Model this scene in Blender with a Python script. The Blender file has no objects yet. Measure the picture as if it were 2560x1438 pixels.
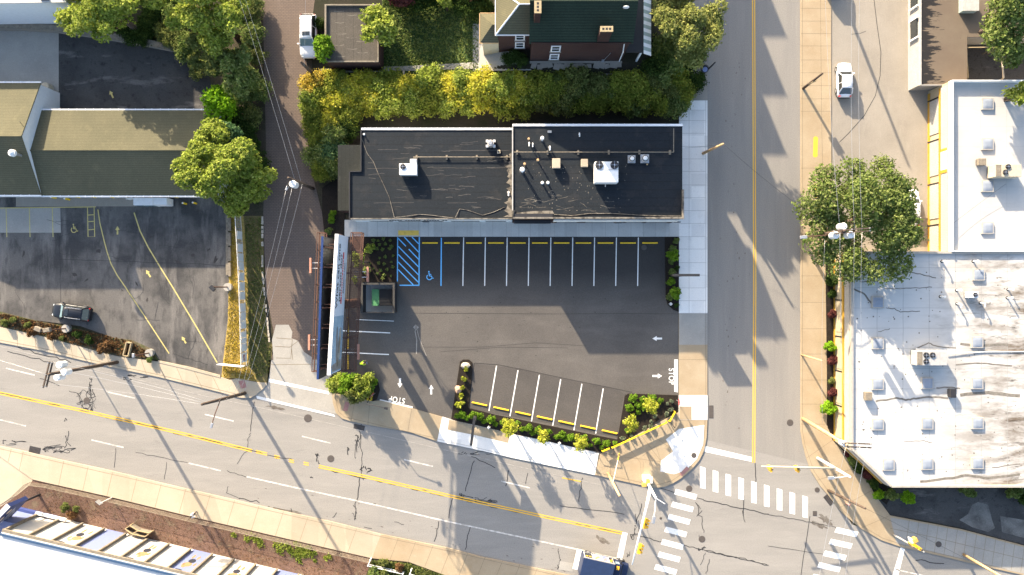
import bpy, bmesh, math, random
import numpy as np
from mathutils import Vector, Matrix
R = math.radians
random.seed(7); RNG = np.random.default_rng(7)
sc = bpy.context.scene
COL = sc.collection
HC = 90.0          # camera height, metres; 20 photo pixels per metre on the ground
def P(px, py, z=0.0):
    k = (1 - z / HC) / 20.0
    return Vector(((px - 1280) * k, (719 - py) * k, z))
def Q(px, py, z=0.0):
    return Vector(((px - 1280) / 20.0, (719 - py) / 20.0, z))
def sstep(a, b, x):
    t = min(1, max(0, (x - a) / (b - a))); return t * t * (3 - 2 * t)
def TZ(x, y):      # hillside height over plan pixels
    return 4.8 * sstep(1060, 1320, x) * (1 - sstep(1600, 1690, x)) * (1 - sstep(190, 300, y))
def PT(px, py, dz=0.0):
    z = 0.0
    for _ in range(12):
        k = 1 - (z + dz) / HC
        x, y = 1280 + (px - 1280) * k, 719 + (py - 719) * k
        z = .5 * z + .5 * TZ(x, y)
    return Q(x, y, z + dz), z
RA = R(-12.8)
# ------------------------------------------------------------------ materials
def nmat(name):
    m = bpy.data.materials.new(name); m.use_nodes = True
    nt = m.node_tree; nt.nodes.clear()
    out = nt.nodes.new('ShaderNodeOutputMaterial')
    return m, nt, out
def nd(nt, t, **kw):
    n = nt.nodes.new(t)
    for k, v in kw.items(): setattr(n, k, v)
    return n
def c4(c): return (c[0], c[1], c[2], 1.0)
def noise(nt, vec, scale, detail=4, rough=.6, dist=0.0):
    n = nd(nt, 'ShaderNodeTexNoise'); n.inputs['Scale'].default_value = scale
    n.inputs['Detail'].default_value = detail; n.inputs['Roughness'].default_value = rough
    n.inputs['Distortion'].default_value = dist
    if vec is not None: nt.links.new(vec, n.inputs['Vector'])
    return n.outputs['Fac']
def rng(nt, fac, a, b, lo=0.0, hi=1.0):
    n = nd(nt, 'ShaderNodeMapRange'); n.inputs['From Min'].default_value = a; n.inputs['From Max'].default_value = b
    n.inputs['To Min'].default_value = lo; n.inputs['To Max'].default_value = hi
    nt.links.new(fac, n.inputs['Value']); return n.outputs['Result']
def mixc(nt, fac, a, b, mode='MIX'):
    n = nd(nt, 'ShaderNodeMix', data_type='RGBA', blend_type=mode)
    if isinstance(fac, (int, float)): n.inputs[0].default_value = fac
    else: nt.links.new(fac, n.inputs[0])
    for s, v in ((6, a), (7, b)):
        if isinstance(v, (tuple, list)): n.inputs[s].default_value = c4(v)
        else: nt.links.new(v, n.inputs[s])
    return n.outputs[2]
def mth(nt, op, a, b=None):
    n = nd(nt, 'ShaderNodeMath', operation=op)
    for i, v in enumerate((a, b)):
        if v is None: continue
        if isinstance(v, (int, float)): n.inputs[i].default_value = v
        else: nt.links.new(v, n.inputs[i])
    return n.outputs[0]
def posv(nt, rot=0.0, scale=(1, 1, 1), obj=False):
    if obj: src = nd(nt, 'ShaderNodeTexCoord').outputs['Object']
    else: src = nd(nt, 'ShaderNodeNewGeometry').outputs['Position']
    mp = nd(nt, 'ShaderNodeMapping'); mp.inputs['Rotation'].default_value = (0, 0, rot); mp.inputs['Scale'].default_value = scale
    nt.links.new(src, mp.inputs['Vector']); return mp.outputs['Vector']
def finish(nt, out, col, rough=.85, bump=None, bs=.1, metal=0.0, spec=.3, coat=0.0):
    b = nd(nt, 'ShaderNodeBsdfPrincipled')
    if isinstance(col, (tuple, list)): b.inputs['Base Color'].default_value = c4(col)
    else: nt.links.new(col, b.inputs['Base Color'])
    if isinstance(rough, (int, float)): b.inputs['Roughness'].default_value = rough
    else: nt.links.new(rough, b.inputs['Roughness'])
    b.inputs['Metallic'].default_value = metal
    b.inputs['Specular IOR Level'].default_value = spec
    b.inputs['Coat Weight'].default_value = coat
    if bump is not None:
        bn = nd(nt, 'ShaderNodeBump'); bn.inputs['Strength'].default_value = bs; bn.inputs['Distance'].default_value = .05
        nt.links.new(bump, bn.inputs['Height']); nt.links.new(bn.outputs['Normal'], b.inputs['Normal'])
    nt.links.new(b.outputs['BSDF'], out.inputs['Surface'])
def mix_layers(nt, base, layers, rot=0.0):
    """layers: (scale, lo, hi, colour, max amount, stretch)"""
    col = base
    for (s, lo, hi, c, amt, st) in layers:
        v = posv(nt, rot, st if st else (1, 1, 1))
        f = rng(nt, noise(nt, v, s, 5, .62), lo, hi, 0, amt)
        col = mixc(nt, f, col, c)
    return col
def ground_mat(name, base, layers, rough=.9, rot=0.0, speck=.25, bs=.15, spec=.2, slab=None):
    m, nt, out = nmat(name)
    col = mix_layers(nt, base, layers, rot)
    if slab:     # every poured slab has its own tone
        v = posv(nt, slab[2], (1 / slab[0], 1 / slab[1], 0)); fl = nd(nt, 'ShaderNodeVectorMath', operation='FLOOR'); nt.links.new(v, fl.inputs[0])
        wn = nd(nt, 'ShaderNodeTexWhiteNoise', noise_dimensions='3D'); nt.links.new(fl.outputs[0], wn.inputs['Vector'])
        g = rng(nt, wn.outputs['Value'], 0, 1, .86, 1.06); hm = nd(nt, 'ShaderNodeCombineColor')
        for i in range(3): nt.links.new(g, hm.inputs[i])
        col = mixc(nt, 1.0, col, hm.outputs[0], 'MULTIPLY')
    fine = noise(nt, posv(nt), 9.0, 3, .7)
    g = rng(nt, fine, .3, .7, 1 - speck, 1 + speck)
    hm = nd(nt, 'ShaderNodeCombineColor')
    for i in range(3): nt.links.new(g, hm.inputs[i])
    col = mixc(nt, 1.0, col, hm.outputs[0], 'MULTIPLY')
    finish(nt, out, col, rough, fine, bs, spec=spec)
    return m
def plain(name, c, rough=.6, metal=0.0, spec=.4, var=.12, coat=0.0, sc_=3.0):
    m, nt, out = nmat(name)
    f = rng(nt, noise(nt, posv(nt, obj=True), sc_, 4, .6), .3, .7, 0, 1)
    d = tuple(x * (1 - var) for x in c); e = tuple(min(1, x * (1 + var)) for x in c)
    finish(nt, out, mixc(nt, f, d, e), rough, metal=metal, spec=spec, coat=coat)
    return m
def leaf(name, a, b, c, tr=.35):
    m, nt, out = nmat(name)
    g = nd(nt, 'ShaderNodeNewGeometry')
    v = posv(nt)
    n1 = rng(nt, noise(nt, v, .55, 3, .6), .35, .65)
    col = mixc(nt, n1, a, b)
    r = rng(nt, g.outputs['Random Per Island'], 0.35, 1.0, 0, .75)
    col = mixc(nt, r, col, c)
    n2 = rng(nt, noise(nt, v, 2.2, 2, .6), .3, .7, .7, 1.25)
    hm = nd(nt, 'ShaderNodeCombineColor')
    for i in range(3): nt.links.new(n2, hm.inputs[i])
    col = mixc(nt, 1.0, col, hm.outputs[0], 'MULTIPLY')
    d = nd(nt, 'ShaderNodeBsdfDiffuse'); t = nd(nt, 'ShaderNodeBsdfTranslucent')
    nt.links.new(col, d.inputs['Color']); nt.links.new(col, t.inputs['Color'])
    mx = nd(nt, 'ShaderNodeMixShader'); mx.inputs[0].default_value = tr
    nt.links.new(d.outputs[0], mx.inputs[1]); nt.links.new(t.outputs[0], mx.inputs[2])
    nt.links.new(mx.outputs[0], out.inputs['Surface'])
    return m
M = {}
def stripes_mat(name, base, layers, period, axis=1, dark=.6, width=.25, rough=.9, rot=0.0, speck=.25):
    """shingle courses / seams: thin darker lines every `period` metres along an axis"""
    m, nt, out = nmat(name)
    col = mix_layers(nt, base, layers)
    v = posv(nt, rot); sp = nd(nt, 'ShaderNodeSeparateXYZ'); nt.links.new(v, sp.inputs[0])
    w = noise(nt, posv(nt), 1.3, 2)
    y = mth(nt, 'ADD', mth(nt, 'DIVIDE', sp.outputs[axis], period), mth(nt, 'MULTIPLY', w, .12))
    fr = mth(nt, 'FRACT', y)
    ln = mth(nt, 'LESS_THAN', fr, width)
    col = mixc(nt, mth(nt, 'MULTIPLY', ln, 1 - dark), col, (0.005, .005, .005))
    fine = noise(nt, posv(nt), 9.0, 3, .7)
    g = rng(nt, fine, .3, .7, 1 - speck, 1 + speck)
    hm = nd(nt, 'ShaderNodeCombineColor')
    for i in range(3): nt.links.new(g, hm.inputs[i])
    col = mixc(nt, 1.0, col, hm.outputs[0], 'MULTIPLY')
    finish(nt, out, col, rough, fr, .15, spec=.15)
    return m
M['road'] = ground_mat('aged_asphalt', (.265, .248, .225), [
    (.18, .4, .7, (.20, .19, .175), .55, (.35, 2.2, 1)), (1.1, .5, .8, (.31, .29, .26), .6, (.25, 1.6, 1)),
    (.9, .62, .8, (.13, .12, .115), .5, (.3, 1.4, 1)), (5, .7, .85, (.10, .09, .085), .5, None)], rot=-RA, speck=.16)
M['street'] = ground_mat('street_asphalt', (.238, .222, .20), [
    (.16, .4, .7, (.18, .17, .16), .6, (3, .25, 1)), (.9, .55, .8, (.28, .26, .235), .6, (1.8, .15, 1)),
    (3.0, .68, .85, (.09, .085, .08), .6, (1, .5, 1))], speck=.16)
M['newasph'] = ground_mat('fresh_asphalt', (.088, .079, .071), [
    (.10, .4, .65, (.064, .058, .054), .9, None), (.5, .5, .8, (.105, .095, .086), .5, (.4, 1.6, 1)),
    (1.6, .66, .82, (.125, .112, .10), .35, None)], rough=.8, speck=.2)
def lotmat():
    m, nt, out = nmat('lot_asphalt'); v = posv(nt); sp = nd(nt, 'ShaderNodeSeparateXYZ'); nt.links.new(v, sp.inputs[0])
    new = mix_layers(nt, (.050, .046, .043), [(.15, .4, .65, (.041, .038, .036), .8, None), (1.6, .66, .82, (.085, .078, .07), .4, None)])
    worn = mix_layers(nt, (.116, .105, .094), [(.09, .4, .62, (.088, .080, .073), .9, None), (.35, .5, .75, (.14, .127, .115), .6, (.3, 1.4, 1)), (2, .64, .8, (.075, .068, .062), .4, None)])
    f = mth(nt, 'ADD', sp.outputs[1], mth(nt, 'MULTIPLY', noise(nt, v, .25, 4), 2.0))
    a = rng(nt, f, 3.0, -1.5, 0, 1); c = mixc(nt, a, new, worn)
    e = mth(nt, 'ADD', sp.outputs[0], mth(nt, 'MULTIPLY', noise(nt, v, .2, 3), 3.0)); c = mixc(nt, rng(nt, e, -14, -19, 0, .7), c, new)
    fine = noise(nt, v, 9.0, 3, .7); g = rng(nt, fine, .3, .7, .8, 1.2); hm = nd(nt, 'ShaderNodeCombineColor')
    for i in range(3): nt.links.new(g, hm.inputs[i])
    finish(nt, out, mixc(nt, 1.0, c, hm.outputs[0], 'MULTIPLY'), .85, fine, .15, spec=.2); return m
M['lot'] = lotmat()
M['patch'] = ground_mat('asphalt_seam', (.055, .05, .047), [(.8, .4, .7, (.05, .046, .043), .7, None)], speck=.2)
M['oldlot'] = ground_mat('worn_lot_asphalt', (.118, .11, .102), [
    (.11, .45, .58, (.047, .046, .046), .9, None), (.3, .5, .66, (.185, .17, .155), .85, (1.6, .3, 1)),
    (1.2, .52, .68, (.052, .05, .048), .75, (1, .4, 1)), (6, .68, .8, (.05, .05, .05), .4, None)], speck=.2)
M['backlot'] = ground_mat('back_lot_asphalt', (.068, .066, .064), [
    (.12, .44, .6, (.036, .036, .036), .85, None), (.35, .58, .66, (.16, .15, .14), .7, (.4, 1.6, 1)),
    (1.3, .55, .7, (.026, .025, .025), .8, None), (4, .64, .76, (.12, .11, .10), .4, None)], speck=.22)
M['conc_tan'] = ground_mat('tan_concrete', (.365, .29, .195), [
    (.25, .4, .65, (.30, .225, .14), .7, None), (1.2, .55, .8, (.42, .35, .25), .5, None), (3.5, .66, .8, (.22, .17, .11), .4, None)], speck=.09)
M['conc_pale'] = ground_mat('pale_concrete', (.43, .365, .275), [
    (.22, .4, .65, (.37, .305, .22), .6, None), (1.5, .6, .8, (.48, .42, .33), .5, None), (4, .68, .8, (.28, .23, .16), .3, None)], speck=.07, slab=(3.3, 50, -RA))
M['conc_new'] = ground_mat('new_white_concrete', (.80, .765, .71), [
    (.3, .4, .65, (.72, .70, .675), .5, None), (2.5, .6, .78, (.52, .49, .45), .45, None), (.7, .58, .75, (.62, .59, .54), .5, None)], speck=.06, slab=(1.6, 1.58, 0))
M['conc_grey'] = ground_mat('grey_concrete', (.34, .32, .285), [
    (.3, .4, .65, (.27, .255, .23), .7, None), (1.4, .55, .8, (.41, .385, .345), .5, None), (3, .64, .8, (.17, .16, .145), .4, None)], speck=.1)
M['conc_drive'] = ground_mat('drive_concrete', (.285, .255, .215), [
    (.2, .4, .65, (.23, .205, .172), .7, None), (.8, .55, .8, (.34, .305, .26), .5, (2, .4, 1)), (2.5, .66, .8, (.15, .13, .11), .45, None)], speck=.1)
M['conc_walk'] = ground_mat('shop_walk_concrete', (.60, .575, .53), [(.3, .4, .65, (.50, .48, .445), .7, None), (1.6, .58, .8, (.66, .63, .58), .5, None), (3, .66, .8, (.38, .36, .33), .4, None)], speck=.08, slab=(1.63, 9, 0))
M['hillsoil'] = ground_mat('shaded_soil', (.032, .028, .020), [(.4, .4, .65, (.018, .022, .010), .8, None), (1.6, .55, .75, (.05, .042, .03), .5, None)], speck=.35)  # soil colour darkened for the shade between hedge and shop
M['jointlt'] = plain('pale_joint', (.42, .39, .35), .95)
M['joint'] = plain('joint_dirt', (.20, .155, .10), .95)
M['soil'] = ground_mat('bare_soil', (.060, .048, .034), [
    (.3, .4, .65, (.030, .034, .014), .8, None), (1.4, .5, .75, (.085, .068, .048), .6, None)], speck=.35)
M['mulch'] = ground_mat('dark_mulch', (.018, .014, .011), [(2, .4, .7, (.030, .022, .016), .7, None), (7, .6, .75, (.045, .034, .025), .5, None)], speck=.5)
M['redmulch'] = ground_mat('red_mulch', (.165, .10, .075), [
    (.3, .4, .62, (.11, .068, .05), .85, None), (.6, .55, .68, (.19, .15, .10), .8, None), (1.8, .56, .7, (.085, .06, .04), .7, None), (6, .55, .75, (.30, .20, .15), .55, None), (4, .6, .7, (.09, .055, .04), .6, None)], speck=.4)
M['bedsoil'] = ground_mat('weedy_bed', (.10, .085, .05), [(.6, .45, .6, (.06, .075, .022), .9, None), (3, .5, .7, (.16, .125, .08), .6, None), (6, .6, .7, (.03, .03, .015), .6, None)], speck=.4)
M['lawn'] = ground_mat('lawn_turf', (.030, .060, .016), [(.4, .4, .65, (.045, .070, .020), .8, None), (2.5, .5, .7, (.018, .034, .010), .7, None)], speck=.35)
M['gold'] = ground_mat('dry_turf', (.40, .285, .09), [(.25, .45, .6, (.31, .225, .065), .8, None), (.9, .5, .7, (.45, .33, .12), .6, None), (4, .5, .7, (.18, .135, .04), .6, None)], speck=.3)
M['verge'] = ground_mat('verge_turf', (.15, .12, .048), [(.3, .45, .6, (.095, .09, .032), .8, None), (2, .5, .7, (.12, .095, .045), .6, None), (5, .6, .75, (.02, .02, .01), .6, None)], speck=.35)
def brick_mat(name, a, b, mort, sx, sy, sz_, rot=0.0, obj=False):
    m, nt, out = nmat(name)
    bt = nd(nt, 'ShaderNodeTexBrick'); bt.inputs['Scale'].default_value = 1.0
    bt.inputs['Color1'].default_value = c4(a); bt.inputs['Color2'].default_value = c4(b); bt.inputs['Mortar'].default_value = c4(mort)
    bt.inputs['Brick Width'].default_value = sx; bt.inputs['Row Height'].default_value = sy; bt.inputs['Mortar Size'].default_value = sz_
    v = posv(nt, rot)
    if sz_ < .013:   # walls: use x+y along, z up
        sp = nd(nt, 'ShaderNodeSeparateXYZ'); nt.links.new(v, sp.inputs[0])
        cb = nd(nt, 'ShaderNodeCombineXYZ'); nt.links.new(mth(nt, 'ADD', sp.outputs[0], sp.outputs[1]), cb.inputs[0]); nt.links.new(sp.outputs[2], cb.inputs[1]); v = cb.outputs[0]
    nt.links.new(v, bt.inputs['Vector'])
    col = mix_layers(nt, bt.outputs['Color'], [(.2, .42, .65, tuple(x * .7 for x in a), .55, None), (1.0, .58, .8, tuple(x * 1.5 for x in b), .4, (2.0, .35, 1)), (4, .6, .75, tuple(x * .5 for x in a), .5, None)])
    finish(nt, out, col, .9, bt.outputs['Fac'], .2, spec=.15)
    return m
M['alley'] = brick_mat('brick_paving', (.160, .122, .100), (.140, .109, .092), (.085, .068, .057), .42, .20, .02)
M['brick'] = brick_mat('house_brick', (.060, .028, .024), (.044, .022, .019), (.07, .055, .05), .22, .075, .008)
M['paint'] = ground_mat('white_paint', (.80, .78, .74), [(2.2, .55, .72, (.50, .47, .43), .6, None), (9, .66, .8, (.3, .28, .26), .4, None)], speck=.05)
M['wornpaint'] = ground_mat('worn_white_paint', (.62, .59, .54), [(2.2, .42, .62, (.30, .28, .25), .8, None)], speck=.08)
M['faint'] = ground_mat('faint_white_paint', (.36, .335, .30), [(1.5, .4, .6, (.27, .25, .225), .9, None)], speck=.1)
M['yel'] = ground_mat('yellow_paint', (.72, .42, .05), [(2.5, .55, .75, (.55, .36, .10), .6, None), (7, .64, .78, (.3, .24, .12), .5, None)], speck=.08)
M['pyel'] = ground_mat('pale_yellow_paint', (.52, .43, .16), [(2.5, .5, .75, (.36, .30, .14), .7, None)], speck=.1)
M['coping_blue'] = plain('blue_coping', (.032, .068, .135), .5)
M['blue'] = ground_mat('blue_paint', (.17, .52, .90), [(3, .55, .75, (.12, .36, .64), .6, None)], speck=.06)
M['dirtyconc'] = ground_mat('broken_concrete', (.16, .155, .145), [(.5, .42, .6, (.075, .072, .068), .9, None), (2, .55, .7, (.21, .205, .19), .6, None)], speck=.2)
M['headtan'] = plain('faded_signal_tan', (.50, .30, .07), .6)
M['sealant'] = plain('crack_sealant', (.018, .017, .017), .6)
M['stain'] = ground_mat('oil_stain', (.115, .098, .082), [(1.2, .45, .6, (.19, .175, .155), .9, None)], speck=.3)
M['iron'] = plain('cast_iron', (.10, .085, .075), .7, .3)
M['tactile'] = plain('tactile_pad', (.85, .55, .11), .8)
M['redpad'] = plain('red_pad', (.33, .17, .15), .9)
M['wstop'] = plain('wheel_stop_yellow', (.90, .55, .03), .6)
M['membrane'] = stripes_mat('black_membrane', (.0170, .0212, .0262), [(.25, .4, .65, (.0132, .0168, .0210), .7, None), (.5, .54, .62, (.030, .031, .033), .55, None), (1.5, .56, .75, (.026, .025, .026), .5, (.35, 1.5, 1)), (5, .7, .8, (.08, .075, .07), .4, None)], .95, 1, .55, .06, .8)
M['lap'] = plain('membrane_lap', (.078, .074, .07), .9, var=.4)
M['flash'] = ground_mat('peeling_flashing', (.20, .18, .15), [(1.5, .45, .6, (.06, .055, .05), .9, None)], speck=.2)
M['shingle_g'] = stripes_mat('green_shingles', (.026, .040, .028), [(.3, .4, .65, (.019, .031, .022), .8, None), (1.5, .58, .75, (.038, .054, .036), .6, (.3, 2, 1)), (2.5, .64, .8, (.012, .016, .013), .7, (.2, 2, 1))], .22, 1, .6, .3)
M['shingle_o'] = stripes_mat('olive_shingles', (.112, .104, .066), [(.25, .4, .65, (.09, .086, .055), .7, None), (1.2, .55, .75, (.145, .132, .08), .6, (.8, .5, 1)), (4, .62, .8, (.10, .095, .055), .5, None)], .20, 1, .72, .28, speck=.18)
M['whitewall'] = plain('white_siding', (.70, .71, .72), .7, var=.05)
M['gutter'] = plain('white_gutter', (.74, .74, .75), .4, var=.05)
M['whiteroof'] = None
def whiteroof(name, base, dirt, dx0, dx1, amt, seam):
    m, nt, out = nmat(name)
    v = posv(nt); sp = nd(nt, 'ShaderNodeSeparateXYZ'); nt.links.new(v, sp.inputs[0])
    col = mix_layers(nt, base, [(.3, .45, .7, tuple(x * .86 for x in base), .7, None), (1.3, .55, .75, tuple(x * .78 for x in base), .45, (.4, 1.6, 1)), (3, .7, .78, (.25, .23, .21), .55, None), (1.8, .735, .76, (.12, .11, .10), .6, None)])
    mask = rng(nt, sp.outputs[0], dx0, dx1, 0, 1)
    n = noise(nt, posv(nt, 0, (.35, 1.1, 1)), .45, 6, .68)
    f = mth(nt, 'MULTIPLY', mask, rng(nt, n, .40, .62, 0, amt))
    col = mixc(nt, f, col, dirt)
    n2 = rng(nt, noise(nt, posv(nt, 0, (.3, 1.3, 1)), 1.1, 6, .7), .56, .68, 0, 1)
    col = mixc(nt, mth(nt, 'MULTIPLY', mth(nt, 'MULTIPLY', mask, n2), .9), col, (.035, .026, .018))
    for ax, per in ((0, 3.1), (1, 2.4)):
        fr = mth(nt, 'FRACT', mth(nt, 'ADD', mth(nt, 'DIVIDE', sp.outputs[ax], per), mth(nt, 'MULTIPLY', noise(nt, posv(nt), .4, 1), .05)))
        ln = mth(nt, 'LESS_THAN', fr, .022)
        col = mixc(nt, mth(nt, 'MULTIPLY', ln, seam), col, tuple(x * .55 for x in base))
    finish(nt, out, col, .7, noise(nt, v, 1.2, 3), .1, spec=.25)
    return m
M['roof_lo'] = whiteroof('stained_white_roof', (.50, .49, .47), (.105, .075, .048), 48, 60, .95, .7)
M['roof_up'] = whiteroof('clean_white_roof', (.46, .445, .42), (.5, .45, .38), 70, 90, .3, .25)
M['roof_sw'] = whiteroof('bright_white_roof', (.60, .59, .58), (.6, .55, .5), 10, 30, .3, .12)
M['brownroof'] = ground_mat('worn_brown_roof', (.125, .098, .075), [(.25, .4, .65, (.16, .13, .10), .6, None), (.5, .5, .56, (.030, .027, .026), .0, None), (3, .66, .78, (.03, .027, .025), .6, None)], speck=.2)
def tarroof():
    m, nt, out = nmat('tar_patched_roof')
    col = mix_layers(nt, (.135, .105, .08), [(.25, .4, .65, (.165, .135, .10), .6, None), (3, .68, .78, (.03, .027, .025), .6, None)])
    v = posv(nt); sp = nd(nt, 'ShaderNodeSeparateXYZ'); nt.links.new(v, sp.inputs[0])
    edge = mth(nt, 'ADD', sp.outputs[0], mth(nt, 'MULTIPLY', mth(nt, 'SUBTRACT', noise(nt, posv(nt, 0, (.5, 2.2, 1)), .9, 5, .7), .5), 8.0))
    f = rng(nt, edge, 50.6, 51.1, 1, 0)
    col = mixc(nt, f, col, (.022, .021, .022))
    finish(nt, out, col, .9, noise(nt, v, 6, 3), .2, spec=.15)
    return m
M['tar'] = tarroof()
M['leanto'] = stripes_mat('shade_darkened_felt', (.024, .026, .024), [(.5, .4, .65, (.026, .028, .027), .7, None), (2, .58, .75, (.06, .058, .048), .5, None)], .5, 0, .7, .08)  # dark felt, with the shade of the nearby bushes put into its colour
M['gravel'] = stripes_mat('rolled_felt_roof', (.088, .078, .066), [(.3, .4, .65, (.07, .063, .055), .7, None), (1.3, .55, .75, (.11, .1, .085), .5, (.4, 2, 1))], 1.0, 0, .65, .05)
M['metal_g'] = plain('painted_grey_metal', (.45, .43, .40), .5, .2)
M['metal_w'] = plain('white_painted_metal', (.72, .72, .71), .45, .0, var=.06)
M['galv'] = plain('galvanised_steel', (.42, .43, .45), .4, .6)
M['dark'] = plain('dark_metal', (.03, .03, .033), .5, .2)
M['rust'] = plain('rusty_steel', (.10, .05, .035), .8, .1)
M['wood'] = plain('weathered_pole_wood', (.085, .06, .045), .9, var=.35)
M['woodlt'] = plain('tan_pole_wood', (.50, .33, .17), .85, var=.25)
M['timber'] = plain('grey_timber', (.20, .17, .13), .9, var=.3)
M['lumber'] = plain('new_lumber', (.34, .265, .155), .8)
M['skyl'] = plain('acrylic_dome', (.23, .26, .31), .6, var=.05, spec=.2)
M['skylf'] = plain('skylight_kerb', (.36, .33, .29), .7)
M['black'] = plain('black_rubber', (.018, .018, .019), .7)
M['glass'] = plain('dark_glass', (.02, .025, .03), .08, spec=.8)
M['glassb'] = plain('pale_glass', (.16, .24, .27), .08, spec=.8)
M['chrome'] = plain('silver_trim', (.62, .62, .64), .25, .8)
M['carw'] = plain('white_car_paint', (.80, .80, .81), .25, var=.02, coat=.6)
M['card'] = plain('navy_car_paint', (.007, .009, .015), .35, .0, var=.05, coat=.25, spec=.3)
M['lampw'] = plain('clear_lens', (.75, .75, .73), .2)
M['red'] = plain('red_lens', (.55, .02, .02), .3)
M['band'] = plain('faded_yellow_band', (.46, .26, .03), .6)
M['sigy'] = plain('signal_yellow', (.80, .42, .03), .45)
M['saf'] = plain('safety_yellow', (.80, .55, .02), .55)
M['stopred'] = plain('sign_red', (.55, .06, .07), .5)
M['trucknavy'] = plain('truck_navy', (.008, .017, .055), .45)
M['navy'] = plain('navy_panel', (.010, .026, .11), .5)
M['bwhite'] = plain('billboard_white', (.62, .68, .78), .5, var=.03)
M['bskyl'] = ground_mat('billboard_art_blue', (.33, .44, .55), [(.5, .45, .6, (.24, .35, .45), .7, None), (1.6, .55, .7, (.42, .52, .6), .6, None)], speck=.05)
M['salmon'] = plain('salmon_light_bar', (.42, .20, .14), .6)
M['green'] = plain('green_lid', (.07, .22, .09), .6)
M['hiviz'] = plain('hi_vis_vest', (.62, .85, .04), .7)
M['skin'] = plain('skin', (.42, .26, .18), .6)
M['jeans'] = plain('dark_trousers', (.03, .035, .05), .9)
M['shirt'] = plain('white_shirt', (.72, .72, .74), .9)
M['hair'] = plain('dark_hair', (.03, .02, .015), .8)
M['stone'] = plain('pale_stone', (.45, .39, .31), .9, var=.2)
M['pinkstone'] = plain('pink_stone', (.45, .29, .20), .9, var=.2)
M['awn_g'] = plain('awning_green', (.30, .36, .33), .6)
M['bwall'] = plain('beige_wall', (.48, .41, .30), .85)
M['metalsid'] = stripes_mat('grey_siding', (.40, .385, .36), [(.5, .4, .7, (.33, .32, .30), .6, None)], .2, 1, .75, .15)
M['ybrick'] = ground_mat('tan_wall', (.46, .38, .26), [(.5, .4, .7, (.38, .31, .2), .6, None)], speck=.15)
L = {}
L['lime'] = leaf('leaf_lime', (.265, .325, .048), (.155, .215, .032), (.42, .45, .12))
L['bright'] = leaf('leaf_bright', (.19, .36, .014), (.14, .29, .012), (.28, .44, .04))
L['green'] = leaf('leaf_green', (.15, .20, .05), (.09, .14, .034), (.29, .32, .12))
L['dark'] = leaf('leaf_dark', (.042, .075, .018), (.028, .052, .014), (.085, .125, .03))
L['olive'] = leaf('leaf_olive', (.15, .18, .05), (.10, .13, .036), (.26, .26, .09))
L['bluegreen'] = leaf('leaf_bluegreen', (.075, .15, .06), (.05, .105, .045), (.15, .22, .10))
L['yellow'] = leaf('leaf_yellow', (.54, .50, .05), (.36, .40, .042), (.66, .58, .13), .5)
L['gold'] = leaf('leaf_gold', (.42, .32, .04), (.28, .21, .03), (.50, .38, .11))
L['thick'] = leaf('leaf_thicket', (.22, .26, .04), (.15, .20, .03), (.34, .34, .07), .45)
L['pale'] = leaf('leaf_pale', (.25, .27, .075), (.15, .18, .045), (.40, .39, .14))
L['maroon'] = leaf('leaf_maroon', (.11, .035, .035), (.075, .026, .026), (.18, .07, .055), .2)
L['brown'] = leaf('leaf_brown', (.14, .075, .035), (.10, .055, .028), (.22, .13, .06), .15)
L['box'] = leaf('leaf_boxwood', (.13, .24, .018), (.09, .18, .015), (.23, .34, .045))
L['lemon'] = leaf('leaf_lemon', (.34, .36, .035), (.27, .31, .03), (.46, .44, .09))
L['grey'] = leaf('leaf_sage', (.14, .17, .11), (.10, .13, .085), (.24, .26, .18))
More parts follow.
